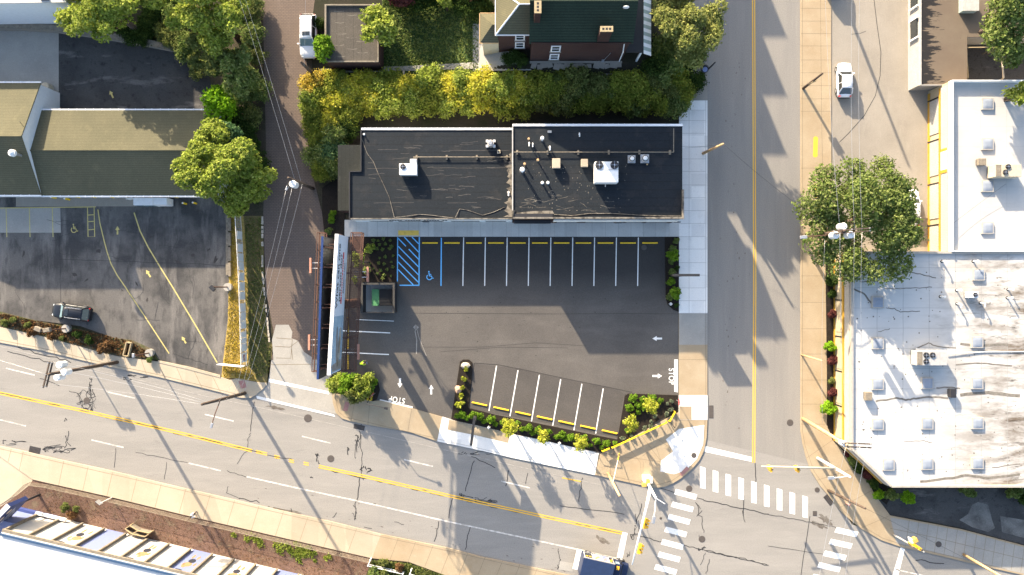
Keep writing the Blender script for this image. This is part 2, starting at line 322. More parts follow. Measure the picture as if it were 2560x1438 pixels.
# ------------------------------------------------------------------ builders
def root_of(o):
    while o.parent: o = o.parent
    return o
class MB:
    def __init__(s): s.v = []; s.f = []; s.mi = []; s.m = 0
    def add(s, vs, fs):
        b = len(s.v); s.v += [tuple(v) for v in vs]
        for f in fs: s.f.append([i + b for i in f]); s.mi.append(s.m)
        return s
    def box(s, x0, x1, y0, y1, z0, z1):
        return s.add([(x0, y0, z0), (x1, y0, z0), (x1, y1, z0), (x0, y1, z0), (x0, y0, z1), (x1, y0, z1), (x1, y1, z1), (x0, y1, z1)],
                     [(0, 3, 2, 1), (4, 5, 6, 7), (0, 1, 5, 4), (1, 2, 6, 5), (2, 3, 7, 6), (3, 0, 4, 7)])
    def obox(s, c, d, rz=0.0, mat=None):
        t = Matrix.Translation(Vector(c)) @ (mat.to_4x4() if mat else Matrix.Rotation(rz, 4, 'Z'))
        hx, hy, hz = d[0] / 2, d[1] / 2, d[2] / 2
        vs = [t @ Vector(p) for p in ((-hx, -hy, -hz), (hx, -hy, -hz), (hx, hy, -hz), (-hx, hy, -hz), (-hx, -hy, hz), (hx, -hy, hz), (hx, hy, hz), (-hx, hy, hz))]
        return s.add(vs, [(0, 3, 2, 1), (4, 5, 6, 7), (0, 1, 5, 4), (1, 2, 6, 5), (2, 3, 7, 6), (3, 0, 4, 7)])
    def bar(s, a, b, w, h):
        a, b = Vector(a), Vector(b); d = b - a; l = d.length
        x = d.normalized(); up = Vector((0, 0, 1)) if abs(x.z) < .95 else Vector((1, 0, 0))
        y = up.cross(x).normalized(); z = x.cross(y)
        return s.obox((a + b) / 2, (l, w, h), mat=Matrix((x, y, z)).transposed())
    def prism(s, pts, z0, z1):
        n = len(pts)
        vs = [(p[0], p[1], z0) for p in pts] + [(p[0], p[1], z1) for p in pts]
        return s.add(vs, [tuple(range(n))[::-1], tuple(range(n, 2 * n))] + [(i, (i + 1) % n, n + (i + 1) % n, n + i) for i in range(n)])
    def sheet(s, pts): return s.add(pts, [tuple(range(len(pts)))])
    def tube(s, pts, r, n=8, caps=True):
        pts = [Vector(p) for p in pts]; k = len(pts)
        rs = r if isinstance(r, (list, tuple)) else [r] * k
        vs = []
        for i, p in enumerate(pts):
            d = (pts[min(i + 1, k - 1)] - pts[max(i - 1, 0)])
            d = d.normalized() if d.length > 1e-9 else Vector((0, 0, 1))
            up = Vector((0, 0, 1)) if abs(d.z) < .9 else Vector((1, 0, 0))
            a = up.cross(d).normalized(); b = d.cross(a)
            for j in range(n):
                t = 2 * math.pi * j / n
                vs.append(p + a * math.cos(t) * rs[i] + b * math.sin(t) * rs[i])
        fs = [(i * n + j, i * n + (j + 1) % n, (i + 1) * n + (j + 1) % n, (i + 1) * n + j) for i in range(k - 1) for j in range(n)]
        if caps: fs += [tuple(range(n))[::-1], tuple(range((k - 1) * n, k * n))]
        return s.add(vs, fs)
    def cyl(s, a, b, r0, r1=None, n=16): return s.tube([a, b], [r0, r0 if r1 is None else r1], n)
    def ball(s, c, r, nu=12, nv=8, jit=0.0, rnd=None):
        r = r if isinstance(r, (list, tuple)) else (r, r, r)
        vs = []; fs = []
        for i in range(nv + 1):
            th = math.pi * i / nv
            for j in range(nu):
                ph = 2 * math.pi * j / nu
                q = 1 + (rnd.uniform(-jit, jit) if rnd else 0)
                vs.append((c[0] + r[0] * q * math.sin(th) * math.cos(ph), c[1] + r[1] * q * math.sin(th) * math.sin(ph), c[2] + r[2] * q * math.cos(th)))
        for i in range(nv):
            for j in range(nu): fs.append((i * nu + j, i * nu + (j + 1) % nu, (i + 1) * nu + (j + 1) % nu, (i + 1) * nu + j))
        return s.add(vs, fs)
    def ribbon(s, pts, w, z):
        n = len(pts); p = [Vector((q[0], q[1])) for q in pts]; L_ = []; Rr = []
        for i in range(n):
            d = p[min(i + 1, n - 1)] - p[max(i - 1, 0)]
            d = d.normalized() if d.length > 1e-9 else Vector((1, 0))
            nn = Vector((-d.y, d.x)) * w / 2
            L_.append((p[i] + nn)); Rr.append((p[i] - nn))
        vs = [(q.x, q.y, z) for q in L_] + [(q.x, q.y, z) for q in Rr]
        return s.add(vs, [(i, i + 1, n + i + 1, n + i) for i in range(n - 1)])
    def build(s, name, mats, parent=None, smooth=False, local=False, sub=0, bevel=0.0, fixn=True):
        me = bpy.data.meshes.new(name)
        vs = s.v
        if parent is not None and not local:
            r = root_of(parent)
            inv = (Matrix.Translation(r.location) @ r.rotation_euler.to_matrix().to_4x4()).inverted()
            vs = [tuple(inv @ Vector(v)) for v in vs]
        me.from_pydata(vs, [], s.f)
        if not isinstance(mats, (list, tuple)): mats = [mats]
        for m in mats: me.materials.append(m)
        if len(mats) > 1: me.polygons.foreach_set('material_index', s.mi)
        if fixn:
            bm = bmesh.new(); bm.from_mesh(me); bmesh.ops.recalc_face_normals(bm, faces=bm.faces); bm.to_mesh(me); bm.free()
        if smooth: me.polygons.foreach_set('use_smooth', [True] * len(me.polygons))
        o = bpy.data.objects.new(name, me); COL.objects.link(o)
        if parent is not None: o.parent = parent
        if bevel: b = o.modifiers.new('bevel', 'BEVEL'); b.width = bevel; b.segments = 2
        if sub: q = o.modifiers.new('sub', 'SUBSURF'); q.levels = sub; q.render_levels = sub
        return o
def tag(o, label, cat, group=None):
    o['label'] = label; o['category'] = cat
    if group: o['group'] = group
    return o
def struct(o, kind='structure'): o['kind'] = kind; return o
def thing(name, label, cat, loc=(0, 0, 0), rz=0.0, group=None):
    o = bpy.data.objects.new(name, None); COL.objects.link(o); o.empty_display_size = .3
    o.location = loc; o.rotation_euler = (0, 0, rz)
    return tag(o, label, cat, group)
def dup(o, loc=None, rz=None, label=None, parent=None, scale=None):
    c = o.copy(); COL.objects.link(c)
    if loc is not None: c.location = loc
    if rz is not None: c.rotation_euler = (0, 0, rz)
    if scale is not None: c.scale = scale
    if label: c['label'] = label
    if parent is not None: c.parent = parent
    for ch in list(o.children): dup(ch, parent=c)
    return c
def quads(name, V, mat, parent=None):
    """V: (n,4,3) array of leaf quads in the parent's space"""
    n = len(V); me = bpy.data.meshes.new(name)
    me.vertices.add(n * 4); me.vertices.foreach_set('co', V.reshape(-1).astype(np.float32))
    me.loops.add(n * 4); me.loops.foreach_set('vertex_index', np.arange(n * 4, dtype=np.int32))
    me.polygons.add(n); me.polygons.foreach_set('loop_start', np.arange(0, n * 4, 4, dtype=np.int32)); me.polygons.foreach_set('loop_total', np.full(n, 4, dtype=np.int32))
    me.update(calc_edges=True); me.materials.append(mat)
    o = bpy.data.objects.new(name, me); COL.objects.link(o)
    if parent is not None: o.parent = parent
    return o
def unit(a): return a / np.maximum(np.linalg.norm(a, axis=1, keepdims=True), 1e-9)
def leaves(c, nrm, size, elong=1.6, flop=.7):
    n = len(c)
    nn = unit(nrm + RNG.normal(0, flop, (n, 3)))
    t = unit(np.cross(nn, RNG.normal(0, 1, (n, 3)))); b = np.cross(nn, t)
    s = size * RNG.uniform(.6, 1.35, (n, 1))
    t = t * s * elong * .5; b = b * s * .5
    return np.stack([c - t, c + b * .9 - t * .1, c + t, c - b * .9 - t * .1], axis=1)
def crown(rx, ry, rz, n, size, nl=14, lobe=.42, inner=.12, flop=.7, spike=0.0, seed=0):
    """leaf cloud: leaves on the skins of many overlapping lobes, some inside"""
    rg = np.random.default_rng(seed + 11)
    d = unit(rg.normal(0, 1, (nl, 3))); d[:, 2] = np.where(d[:, 2] < -.35, -d[:, 2], d[:, 2])
    rad = rg.uniform(.5, .84, (nl, 1)) if nl > 14 else rg.uniform(.45, .72, (nl, 1))
    lc = d * rad; lr = lobe * rg.uniform(.65, 1.25, nl)
    if nl > 26:     # boughs: a few big clumps with dark gaps between them, each made of small lobes
        mj = max(7, nl // 5); g = np.arange(mj) * 2.39996; hz = rg.permutation(np.linspace(-.15, .95, mj)); rr = np.sqrt(np.maximum(.12, 1 - hz ** 2))
        mc = np.stack([np.cos(g) * rr, np.sin(g) * rr, hz], 1) * rg.uniform(.55, .80, (mj, 1)); mr = rg.uniform(.22, .33, mj) * (1.1 if mj < 10 else .92)
        own = np.arange(nl) % mj; lc = mc[own] + d * (mr[own] * .78)[:, None]; lr = lobe * .62 * rg.uniform(.7, 1.25, nl)
    lc[0] = (0, 0, .1); lr[0] = lobe * 1.4
    w = lr ** 2; pick = rg.choice(nl, n, p=w / w.sum())
    dn = unit(rg.normal(0, 1, (n, 3))); low = dn[:, 2] < -.5; dn[low, 2] *= -1
    q = np.where(rg.random(n) < inner, rg.uniform(.3, .9, n), rg.uniform(.86, 1.1, n) + spike * rg.random(n) ** 3)
    lump = 1 + .16 * np.sin(dn[:, 0] * 9 + pick) * np.sin(dn[:, 1] * 8 + pick * 2) + .1 * np.sin(dn[:, 2] * 11 + pick)
    pt = lc[pick] + dn * (lr[pick] * q * lump)[:, None]
    sc3 = np.array([rx, ry, rz])
    return leaves(pt * sc3, unit(dn + np.array([0, 0, .35])), size, flop=flop)
ORD = ['first', 'second', 'third', 'fourth', 'fifth', 'sixth', 'seventh', 'eighth', 'ninth', 'tenth', 'eleventh', 'twelfth', 'thirteenth', 'fourteenth', 'fifteenth', 'sixteenth', 'seventeenth', 'eighteenth', 'nineteenth', 'twentieth', 'twenty-first', 'twenty-second', 'twenty-third', 'twenty-fourth', 'twenty-fifth', 'twenty-sixth', 'twenty-seventh', 'twenty-eighth', 'twenty-ninth', 'thirtieth']
def text_mesh(txt, size, mat, name, M4, parent=None, extrude=0.0, spacing=1.0, offset=0.0):
    cu = bpy.data.curves.new('text', 'FONT'); cu.body = txt; cu.size = size; cu.align_x = 'CENTER'; cu.align_y = 'CENTER'
    cu.extrude = extrude; cu.space_character = spacing; cu.offset = offset
    to = bpy.data.objects.new('text', cu); COL.objects.link(to)
    dg = bpy.context.evaluated_depsgraph_get()
    me = bpy.data.meshes.new_from_object(to.evaluated_get(dg)); me.name = name
    bpy.data.objects.remove(to); bpy.data.curves.remove(cu)
    if parent is not None:
        r = root_of(parent); inv = (Matrix.Translation(r.location) @ r.rotation_euler.to_matrix().to_4x4()).inverted(); M4 = inv @ M4
    me.transform(M4); me.materials.clear(); me.materials.append(mat)
    o = bpy.data.objects.new(name, me); COL.objects.link(o)
    if parent is not None: o.parent = parent
    return o
# ================================================================== SETTING
def pts(l): return [P(x, y) for x, y in l]
def flat(name, poly, z, mat, kind='structure'):
    m = MB(); m.sheet([(p.x, p.y, z) for p in pts(poly)])
    o = m.build(name, mat); return struct(o, kind)
flat('ground', [(-14000, -14000), (16000, -14000), (16000, 16000), (-14000, 16000)], -.06, M['soil'])
flat('road', [(-3000, 160), (-600, 700), (640, 975), (1650, 1203), (1750, 1100), (1750, -2600), (2020, -2600), (2020, 1120), (2130, 1312), (2560, 1412), (5000, 1960), (5000, 2290), (-600, 1010), (-3000, 460)], 0.0, M['road'])
# smoother surface of the side street laid over the old base
flat('side_street', [(1766, -2600), (1998, -2600), (2001, 1078), (2006, 1110), (2015, 1145), (2018, 1160), (1766, 1100)], .004, M['street'])
flat('parking_lot', [(850, 575), (1697, 575), (1697, 1012), (1560, 1150), (1098, 1098), (930, 1025), (820, 1000), (812, 905)], .02, M['lot'])
flat('resurfaced_strip', [(1186, 910), (1300, 921), (1545, 975), (1560, 985), (1543, 1095), (1400, 1064), (1170, 1022)], .024, M['newasph'])
m = MB()
for (l, w) in (([(1186, 908), (1245, 912), (1330, 929), (1420, 948), (1510, 966), (1580, 981)], .10), ([(1186, 908), (1170, 1024), (1300, 1050), (1430, 1078), (1545, 1100)], .12),
               ([(1563, 985), (1546, 1100)], .12), ([(1037, 783), (1200, 784), (1400, 785), (1560, 784), (1697, 785)], .05), ([(1052, 868), (1200, 868), (1340, 857), (1466, 865)], .04), ([(1100, 880), (1250, 868), (1420, 870)], .04)):
    m.ribbon([P(x, y) for x, y in l], w, .029)
struct(m.build('asphalt_joints', M['patch']))
flat('west_lot', [(-400, 480), (577, 480), (575, 700), (570, 800), (556, 945), (400, 905), (380, 890), (300, 850), (200, 815), (0, 790), (-400, 700)], .02, M['oldlot'])
flat('back_lot', [(147, 60), (470, 110), (520, 170), (545, 320), (147, 320)], .02, M['backlot'])
flat('back_pad', [(-300, 60), (147, 76), (147, 320), (-300, 320)], .022, M['conc_grey'])
flat('pump_pad', [(-200, 519), (151, 519), (152.5, 582), (-200, 582)], .025, M['conc_grey'])
flat('canopy_pad', [(40, 470), (345, 470), (345, 516), (40, 517)], .026, M['conc_drive'])
flat('alley', [(640, -2000), (795, -2000), (787, 0), (768, 140), (767, 330), (777, 420), (806, 535), (813, 600), (813, 910), (672, 910), (688, 870), (682, 820), (664, 720), (658, 535), (665, 360), (657, 0)], .02, M['alley'])
flat('alley_patch', [(690, 812), (722, 812), (731, 830), (729, 846), (745, 852), (760, 880), (780, 893), (780, 903), (684, 903), (680, 850)], .026, M['conc_grey'])
flat('alley_apron', [(672, 900), (830, 899), (829, 985), (842, 1036), (640, 993), (640, 988), (668, 962)], .03, M['conc_grey'])
m = MB()
for l in ([(690, 845), (731, 848)], [(688, 866), (725, 868), (745, 853)], [(672, 912), (830, 910)], [(690, 895), (727, 896), (731, 848)], [(732, 900), (729, 872)]): m.ribbon(pts(l), .06, .036)
struct(m.build('apron_joints', M['joint']))
flat('east_yard', [(2076, -2600), (2330, -2600), (2330, 640), (2078, 640)], .02, M['conc_drive'])
flat('east_forecourt', [(2225, 1215), (2700, 1215), (2700, 1398), (2560, 1362), (2400, 1320), (2300, 1300), (2224, 1288), (2180, 1235)], .02, M['backlot'])
flat('forecourt_patch', [(2445, 1255), (2470, 1262), (2480, 1300), (2487, 1320), (2470, 1330), (2430, 1318), (2398, 1300), (2420, 1285), (2430, 1262)], .026, M['dirtyconc'])
flat('broken_slabs', [(2500, 1290), (2560, 1300), (2600, 1350), (2560, 1345), (2505, 1330)], .026, M['dirtyconc'])
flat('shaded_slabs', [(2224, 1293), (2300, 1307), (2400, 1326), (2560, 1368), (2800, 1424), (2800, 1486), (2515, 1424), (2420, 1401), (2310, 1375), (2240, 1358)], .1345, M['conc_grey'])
flat('strip_bank', [(-700, 1110), (82, 1199), (640, 1329), (930, 1396), (1120, 1440), (1120, 1760), (-700, 1760)], .012, M['redmulch'])
flat('corner_drive', [(-900, 1085), (0, 1138), (82, 1200), (75, 1212), (40, 1240), (0, 1268), (-900, 1400)], .02, M['conc_pale'])
flat('weed_bank', [(928, 1398), (1024, 1406), (1135, 1442), (1300, 1480), (1300, 1640), (905, 1640), (915, 1440)], .018, M['bedsoil'])
flat('dry_verge', [(577, 540), (655, 540), (660, 720), (665, 820), (679, 868), (673, 935), (668, 958), (592, 946), (553, 946), (570, 800)], .025, M['gold'])
flat('mown_verge', [(609, 540), (657, 540), (662, 720), (667, 820), (682, 868), (675, 930), (669, 962), (640, 952), (640, 935), (620, 915), (622, 800), (617, 640)], .03, M['verge'])
flat('alley_bank', [(590, -300), (657, -300), (666, 360), (658, 545), (575, 545), (520, 300), (470, 110), (300, 80), (160, 20), (160, -300)], .01, M['soil'])
m = MB()
rg = random.Random(3)
for i in range(30):
    y = 548 + i * 10.4 + rg.uniform(-2, 2); x = 656.5 + max(0, y - 680) * .10
    if rg.random() < .75: c = P(x, y); m.obox((c.x, c.y, .05), (.16 + rg.random() * .1, .42 + rg.random() * .2, .16), rg.uniform(-.1, .1))
struct(m.build('alley_kerb_stones', M['stone']))
# hillside carrying the houses north of the shop
m = MB(); xs = list(range(780, 1725, 12)); ys = list(range(-2600, -200, 120)) + list(range(-200, 140, 15)) + list(range(140, 341, 6))
vs = [Q(x, y, TZ(x, y) + .012) for y in ys for x in xs]; nx = len(xs)
m.add(vs, [(j * nx + i, j * nx + i + 1, (j + 1) * nx + i + 1, (j + 1) * nx + i) for j in range(len(ys) - 1) for i in range(nx - 1)])
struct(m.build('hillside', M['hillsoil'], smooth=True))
def drape(name, poly_img, n, mat, dz):
    """strip of ground between two photographed polylines, laid on the hillside"""
    a, b = poly_img; m = MB(); vs = []
    def at(l, t):
        t *= len(l) - 1; i = min(int(t), len(l) - 2); f = t - i
        return (l[i][0] * (1 - f) + l[i + 1][0] * f, l[i][1] * (1 - f) + l[i + 1][1] * f)
    k = 7
    for i in range(n + 1):
        p, q = at(a, i / n), at(b, i / n)
        for j in range(k):
            f = j / (k - 1); w, _ = PT(p[0] * (1 - f) + q[0] * f, p[1] * (1 - f) + q[1] * f, dz); vs.append(w)
    m.add(vs, [(i * k + j, i * k + j + 1, (i + 1) * k + j + 1, (i + 1) * k + j) for i in range(n) for j in range(k - 1)])
    return struct(m.build(name, mat, smooth=True))
drape('lawn', ([(955, -60), (1185, -60)], [(955, 200), (1215, 190)]), 20, M['lawn'], .035)
drape('garden_path', ([(800, 172), (900, 170), (1060, 163), (1182, 156)], [(800, 183), (900, 181), (1060, 176), (1182, 172)]), 40, M['conc_grey'], .10)
drape('patio', ([(1182, 60), (1212, 60)], [(1182, 178), (1330, 176)]), 14, M['conc_grey'], .058)
m = MB()
rg = random.Random(9)
for i in range(16):
    x = 1335 + i * 14 + rg.uniform(-3, 3); w, z = PT(x, 165 + rg.uniform(-4, 4), .1)
    m.obox((w.x, w.y, w.z), (.55 + rg.random() * .5, .4 + rg.random() * .4, .14), rg.uniform(-.3, .3))
for i in range(12):
    x = 1340 + i * 22 + rg.uniform(-5, 5); w, z = PT(x, 187 + rg.uniform(-1, 1), .06)
    m.obox((w.x, w.y, w.z), (1.0, .22, .12), rg.uniform(-.05, .05))
struct(m.build('flagstones', M['conc_drive']))
# ------------------------------------------------------------------ pavements
def walk(name, poly, mat, joints=(), kerb=None, z=.13, z0=-.03):
    m = MB(); m.prism([(p.x, p.y) for p in pts(poly)], z0, z)
    m.m = 1
    for l in joints: m.ribbon(pts(l), .045, z + .005)
    if kerb: m.ribbon(pts(kerb), .05, z + .006)
    return struct(m.build(name, [mat, M['jointlt' if mat in (M['conc_new'], M['conc_walk']) else 'joint']]))
def cross(a, b, c, d, n, skip=()):   # joints between two edges
    return [[(a[0] + (b[0] - a[0]) * i / n, a[1] + (b[1] - a[1]) * i / n), (c[0] + (d[0] - c[0]) * i / n, c[1] + (d[1] - c[1]) * i / n)] for i in range(1, n) if i not in skip]
NK = [(-700, 700), (0, 856), (100, 875), (238, 908), (295, 921), (400, 943), (550, 980), (600, 994), (626, 995), (640, 988), (655, 975), (668, 962)]
NB = [(668, 957), (640, 955), (592, 946), (575, 950), (552, 942), (397, 904), (297, 891), (258, 882), (112, 842), (0, 817), (-700, 660)]
walk('pavement_northwest', NK + NB, M['conc_pale'], cross((0, 856), (600, 994), (0, 817), (575, 948), 13), [(-700, 694), (0, 850), (100, 869), (295, 915), (400, 937), (600, 987)])
flat('kerb_pad_red', [(597, 953), (612, 950), (618, 968), (604, 972)], .138, M['redpad'])
CK = [(830, 985), (833, 1008), (840, 1032), (855, 1046), (878, 1053), (920, 1062), (1022, 1079), (1093, 1103)]
walk('pavement_alley_corner', CK + [(1106, 1042), (1032, 1021), (950, 1001), (932, 1003), (880, 990), (840, 984)], M['conc_tan'],
     [[(890, 990), (878, 1053)], [(925, 1003), (920, 1062)], [(1030, 1020), (1020, 1079)]], [(838, 986), (842, 1010), (848, 1030), (862, 1042), (922, 1056), (1093, 1096)])
flat('corner_pad_red', [(864, 1004), (875, 1006), (869, 1028), (858, 1026)], .138, M['redpad'])
SB = [(1106, 1042), (1142, 1053), (1240, 1075), (1280, 1085), (1340, 1097), (1420, 1115), (1497, 1132)]
SK = [(1093, 1103), (1185, 1122), (1280, 1144), (1380, 1165), (1487, 1187)]
walk('pavement_lot_front', SK + SB[::-1], M['conc_new'], [[(1144, 1054), (1136, 1112)], [(1190, 1080), (1185, 1122)], [(1268, 1083), (1256, 1138)], [(1338, 1097), (1326, 1154)], [(1398, 1110), (1386, 1166)], [(1458, 1124), (1447, 1178)]], [(1094, 1097), (1280, 1139), (1487, 1181)])
flat('pavement_tan_patch', [(1123, 1048), (1180, 1062), (1276, 1083), (1270, 1107), (1190, 1088), (1119, 1074)], .136, M['conc_tan'])
CC = [(1487, 1187), (1600, 1212), (1638, 1219), (1660, 1217), (1680, 1209), (1700, 1197), (1718, 1183), (1735, 1166), (1748, 1150), (1760, 1125), (1766, 1093), (1768, 1050)]
walk('pavement_corner', CC + [(1697, 1050), (1697, 1030), (1660, 1050), (1530, 1120), (1500, 1135)], M['conc_tan'],
     [[(1600, 1085), (1650, 1150)], [(1650, 1060), (1640, 1095), (1690, 1130)], [(1560, 1105), (1600, 1155), (1605, 1212)], [(1528, 1140), (1525, 1195)], [(1560, 1142), (1660, 1155)], [(1608, 1155), (1605, 1210)], [(1638, 1115), (1605, 1140)], [(1640, 1118), (1652, 1152)], [(1697, 1050), (1768, 1050)]],
     [(1490, 1181), (1600, 1205), (1640, 1212), (1678, 1202), (1714, 1177), (1742, 1146), (1758, 1108), (1762, 1050)])
flat('corner_ramp', [(1664, 1098), (1697, 1072), (1760, 1062), (1757, 1110), (1742, 1146), (1714, 1176), (1684, 1185), (1650, 1178), (1652, 1152), (1682, 1128)], .139, M['conc_new'])
flat('ramp_pad', [(1697, 1185), (1716, 1165), (1723, 1172), (1704, 1190)], .145, M['redpad'])
walk('pavement_side_street', [(1697, 252), (1768, 252), (1768, 783), (1697, 783)], M['conc_new'],
     [[(1697, y), (1763, y)] for y in (276, 302, 334, 367, 398, 429, 463, 495, 527, 559, 592, 623, 657, 688, 720, 752)] + [[(1722, 252), (1722, 783)]], [(1763.5, 252), (1763.5, 783)])
walk('driveway_apron', [(1697, 783), (1768, 783), (1768, 988), (1697, 988)], M['conc_tan'], [[(1697, 899), (1768, 899)]], [(1764, 783), (1764, 988)], z=.10)
flat('apron_shade_sheet', [(1697.5, 783), (1768, 783), (1768, 862), (1697.5, 862)], .106, M['conc_grey'])  # grey sheet painting the shop's cast shade onto the tan apron
walk('pavement_corner_north', [(1697, 988), (1768, 988), (1768, 1050), (1697, 1050)], M['conc_new'], [[(1697, 1016), (1768, 1016)], [(1729, 1016), (1729, 1050)]], [(1763, 988), (1763, 1050)])
flat('corner_tan_slab', [(1697.5, 1016), (1728, 1016), (1728, 1049), (1697.5, 1049)], .139, M['conc_tan'])
walk('pavement_side_street_north', [(1722, -2600), (1768, -2600), (1768, 252), (1712, 252), (1722, 180)], M['conc_drive'], [[(1722, 150 - i * 40), (1768, 150 - i * 40)] for i in range(5)])
walk('shop_pavement', [(862, 550), (1697, 550), (1697, 592), (862, 592)], M['conc_walk'],
     [[(x, 550), (x, 592)] for x in (892, 918, 944, 970, 996, 1022, 1047, 1071, 1104, 1136, 1168, 1201, 1232, 1266, 1297, 1326, 1357, 1386, 1415, 1447, 1480, 1513, 1546, 1577, 1608, 1638, 1662, 1672)], z=.15)
flat('tactile_strip', [(996, 576.5), (1047.5, 576.5), (1047.5, 589), (996, 589)], .157, M['tactile'])
walk('pavement_east', [(2000, -2600), (2077, -2600), (2077, 330), (2078, 500), (2066, 660), (2066, 1060), (2080, 1100), (2108, 1128), (2150, 1165), (2185, 1235), (2224, 1288), (2300, 1303), (2400, 1322), (2560, 1364), (2800, 1420), (2800, 1490), (2515, 1428), (2420, 1406), (2310, 1380), (2252, 1367), (2202, 1350), (2150, 1320), (2105, 1283), (2070, 1238), (2050, 1215), (2027, 1178), (2015, 1145), (2006, 1110), (2001, 1078)], M['conc_tan'],
     [[(2001, y), (2077, y)] for y in (-9, 22, 54, 85, 116, 151, 183, 215, 248, 279, 421)] + [[(2047, -300), (2053, 300)], [(2053, 310), (2058, 520)]] + [[(2001, y), (2066, y)] for y in (690, 756, 822, 885, 950, 1010, 1060)] +
     [[(2015, 1145), (2080, 1100)], [(2042, 1200), (2150, 1165)], [(2095, 1270), (2180, 1225)], [(2150, 1320), (2224, 1288)]] + [[(2272 + i * 24, 1298 + i * 5), (2262 + i * 24, 1366 + i * 5.3)] for i in range(14)] + [[(2224, 1320), (2330, 1342), (2560, 1398)]],
     [(2005, -2600), (2005, 1078), (2012, 1115), (2034, 1178), (2076, 1236), (2110, 1279), (2155, 1315), (2204, 1344), (2254, 1361), (2420, 1400), (2515, 1422)])
m = MB()
def bone(a, b, r=6.5):
    a = Vector(a); b = Vector(b); d = (b - a).normalized(); n = Vector((-d.y, d.x)); o = []
    for (c, s) in ((a, -1), (b, 1)):
        for k in range(9):
            t = math.pi * (k / 8.0 - .5) * 1.3
            o.append(c + d * s * r * math.cos(t) + n * s * r * math.sin(t))
    return [(p.x, p.y) for p in o]
m.sheet([(p.x, p.y, .137) for p in pts(bone((2038, 348), (2037, 388)))]); m.sheet([(p.x, p.y, .137) for p in pts([(2034, 456), (2040, 462), (2043, 480), (2040, 495), (2036, 497), (2038, 478)])])
struct(m.build('pavement_yellow_marks', M['yel']))
SKs = [(-900, 895), (0, 1115), (72, 1130), (100, 1138), (285, 1178), (408, 1208), (590, 1250), (640, 1262), (840, 1306), (953, 1335)]
SBs = [(930, 1395), (640, 1328), (475, 1290), (282, 1243), (125, 1208), (82, 1198), (0, 1140), (-900, 940)]
walk('pavement_south', SKs + SBs, M['conc_pale'], cross((100, 1138), (953, 1335), (88, 1199), (930, 1395), 14) + [[(30, 1122), (22, 1154)], [(60, 1128), (50, 1175)]], [(-900, 901), (0, 1121), (100, 1144), (408, 1214), (640, 1268), (953, 1341)])
walk('pavement_south_old', [(953, 1335), (1123, 1370), (1210, 1393), (1280, 1407), (1430, 1439), (2600, 1705), (2600, 1790), (1420, 1520), (1115, 1438), (1022, 1404), (930, 1395)], M['conc_tan'], cross((953, 1335), (1430, 1439), (930, 1395), (1400, 1510), 11), [(953, 1341), (1123, 1377), (1280, 1413), (1430, 1445)])
walk('lot_kerb_west', [(397, 901), (470, 916), (552, 938), (552, 944), (470, 923), (397, 906)], M['conc_pale'], z=.18)
# ------------------------------------------------------------------ planting beds
def bed(name, poly, mat=None, z=.10, kerb=None):
    m = MB(); m.prism([(p.x, p.y) for p in pts(poly)], -.02, z)
    return struct(m.build(name, mat or M['mulch']))
bed('mulch_bed', [(905, 592), (993, 592), (992, 705), (905, 705)])
bed('mulch_bed', [(806, 470), (848, 440), (862, 520), (862, 592), (812, 592), (806, 535)])
bed('mulch_bed', [(1662, 593), (1697, 593), (1697, 780), (1683, 775), (1669, 762), (1664, 745)])
bed('mulch_bed', [(1128, 1048), (1150, 905), (1158, 899), (1172, 899), (1181, 906), (1182, 920), (1172, 1020), (1240, 1037), (1543, 1099), (1562, 990), (1570, 984), (1694, 988), (1694, 1022), (1530, 1120), (1508, 1131), (1445, 1120)])
bed('mulch_bed', [(822, 948), (830, 938), (932, 940), (947, 958), (950, 975), (943, 998), (932, 1003), (880, 990), (828, 980)])
bed('weedy_bed', [(-400, 700), (0, 779), (100, 804), (200, 822), (260, 842), (330, 850), (378, 872), (398, 900), (297, 890), (258, 881), (112, 841), (0, 816), (-400, 735)], M['bedsoil'])
bed('foundation_bed', [(2062, 640), (2086, 640), (2086, 1060), (2100, 1110), (2140, 1160), (2200, 1205), (2230, 1230), (2215, 1262), (2185, 1235), (2150, 1165), (2108, 1128), (2068, 1070)], M['mulch'], .14)
# ------------------------------------------------------------------ painted markings
def line(m, a, b, w, z): m.ribbon([P(*a), P(*b)], w, z)
def quad(m, l, z): m.sheet([(p.x, p.y, z) for p in pts(l)])
Z1 = .011
m = MB()
for i in range(9):
    x, y = 1750 + i * 32, 1166 + i * 9.1; quad(m, [(x, y), (x + 13.5, y + 4), (x + 13.5, y + 56.5), (x, y + 54)], Z1)
for i in range(7):
    x, y = 1690 - i * 8.3, 1222.5 + i * 31.3; quad(m, [(x, y), (x + 53, y + 14), (x + 49, y + 27), (x - 5, y + 13)], Z1)
for i in range(6):
    x, y = 2092 - i * 14.5, 1318 + i * 29.2; quad(m, [(x, y), (x + 54, y + 12), (x + 49, y + 25), (x - 6, y + 13)], Z1)
quad(m, [(1762, 1115.5), (1880, 1143), (1879, 1154.5), (1761, 1129.5)], Z1)
quad(m, [(1556, 1330), (1569, 1333), (1553, 1411), (1539, 1406)], Z1)
quad(m, [(2252, 1368), (2262, 1373), (2238, 1470), (2222, 1470)], Z1)
struct(m.build('crosswalk_markings', M['paint'], fixn=False))
m = MB()
quad(m, [(673, 947), (823, 979), (823, 986), (672, 955)], .037); quad(m, [(640, 989), (835, 1036), (838, 1042), (643, 997)], .037)
struct(m.build('alley_stop_lines', M['paint'], fixn=False))
m = MB()
for (x, y) in ((-232, 866), (15, 921), (266, 979), (512, 1036), (755, 1091), (1010, 1149), (1253, 1203)): line(m, (x, y), (x + 72, y + 17), .16, Z1)
for (x, y) in ((-15, 1046), (229, 1100), (472, 1158)): line(m, (x, y), (x + 80, y + 19), .16, Z1)
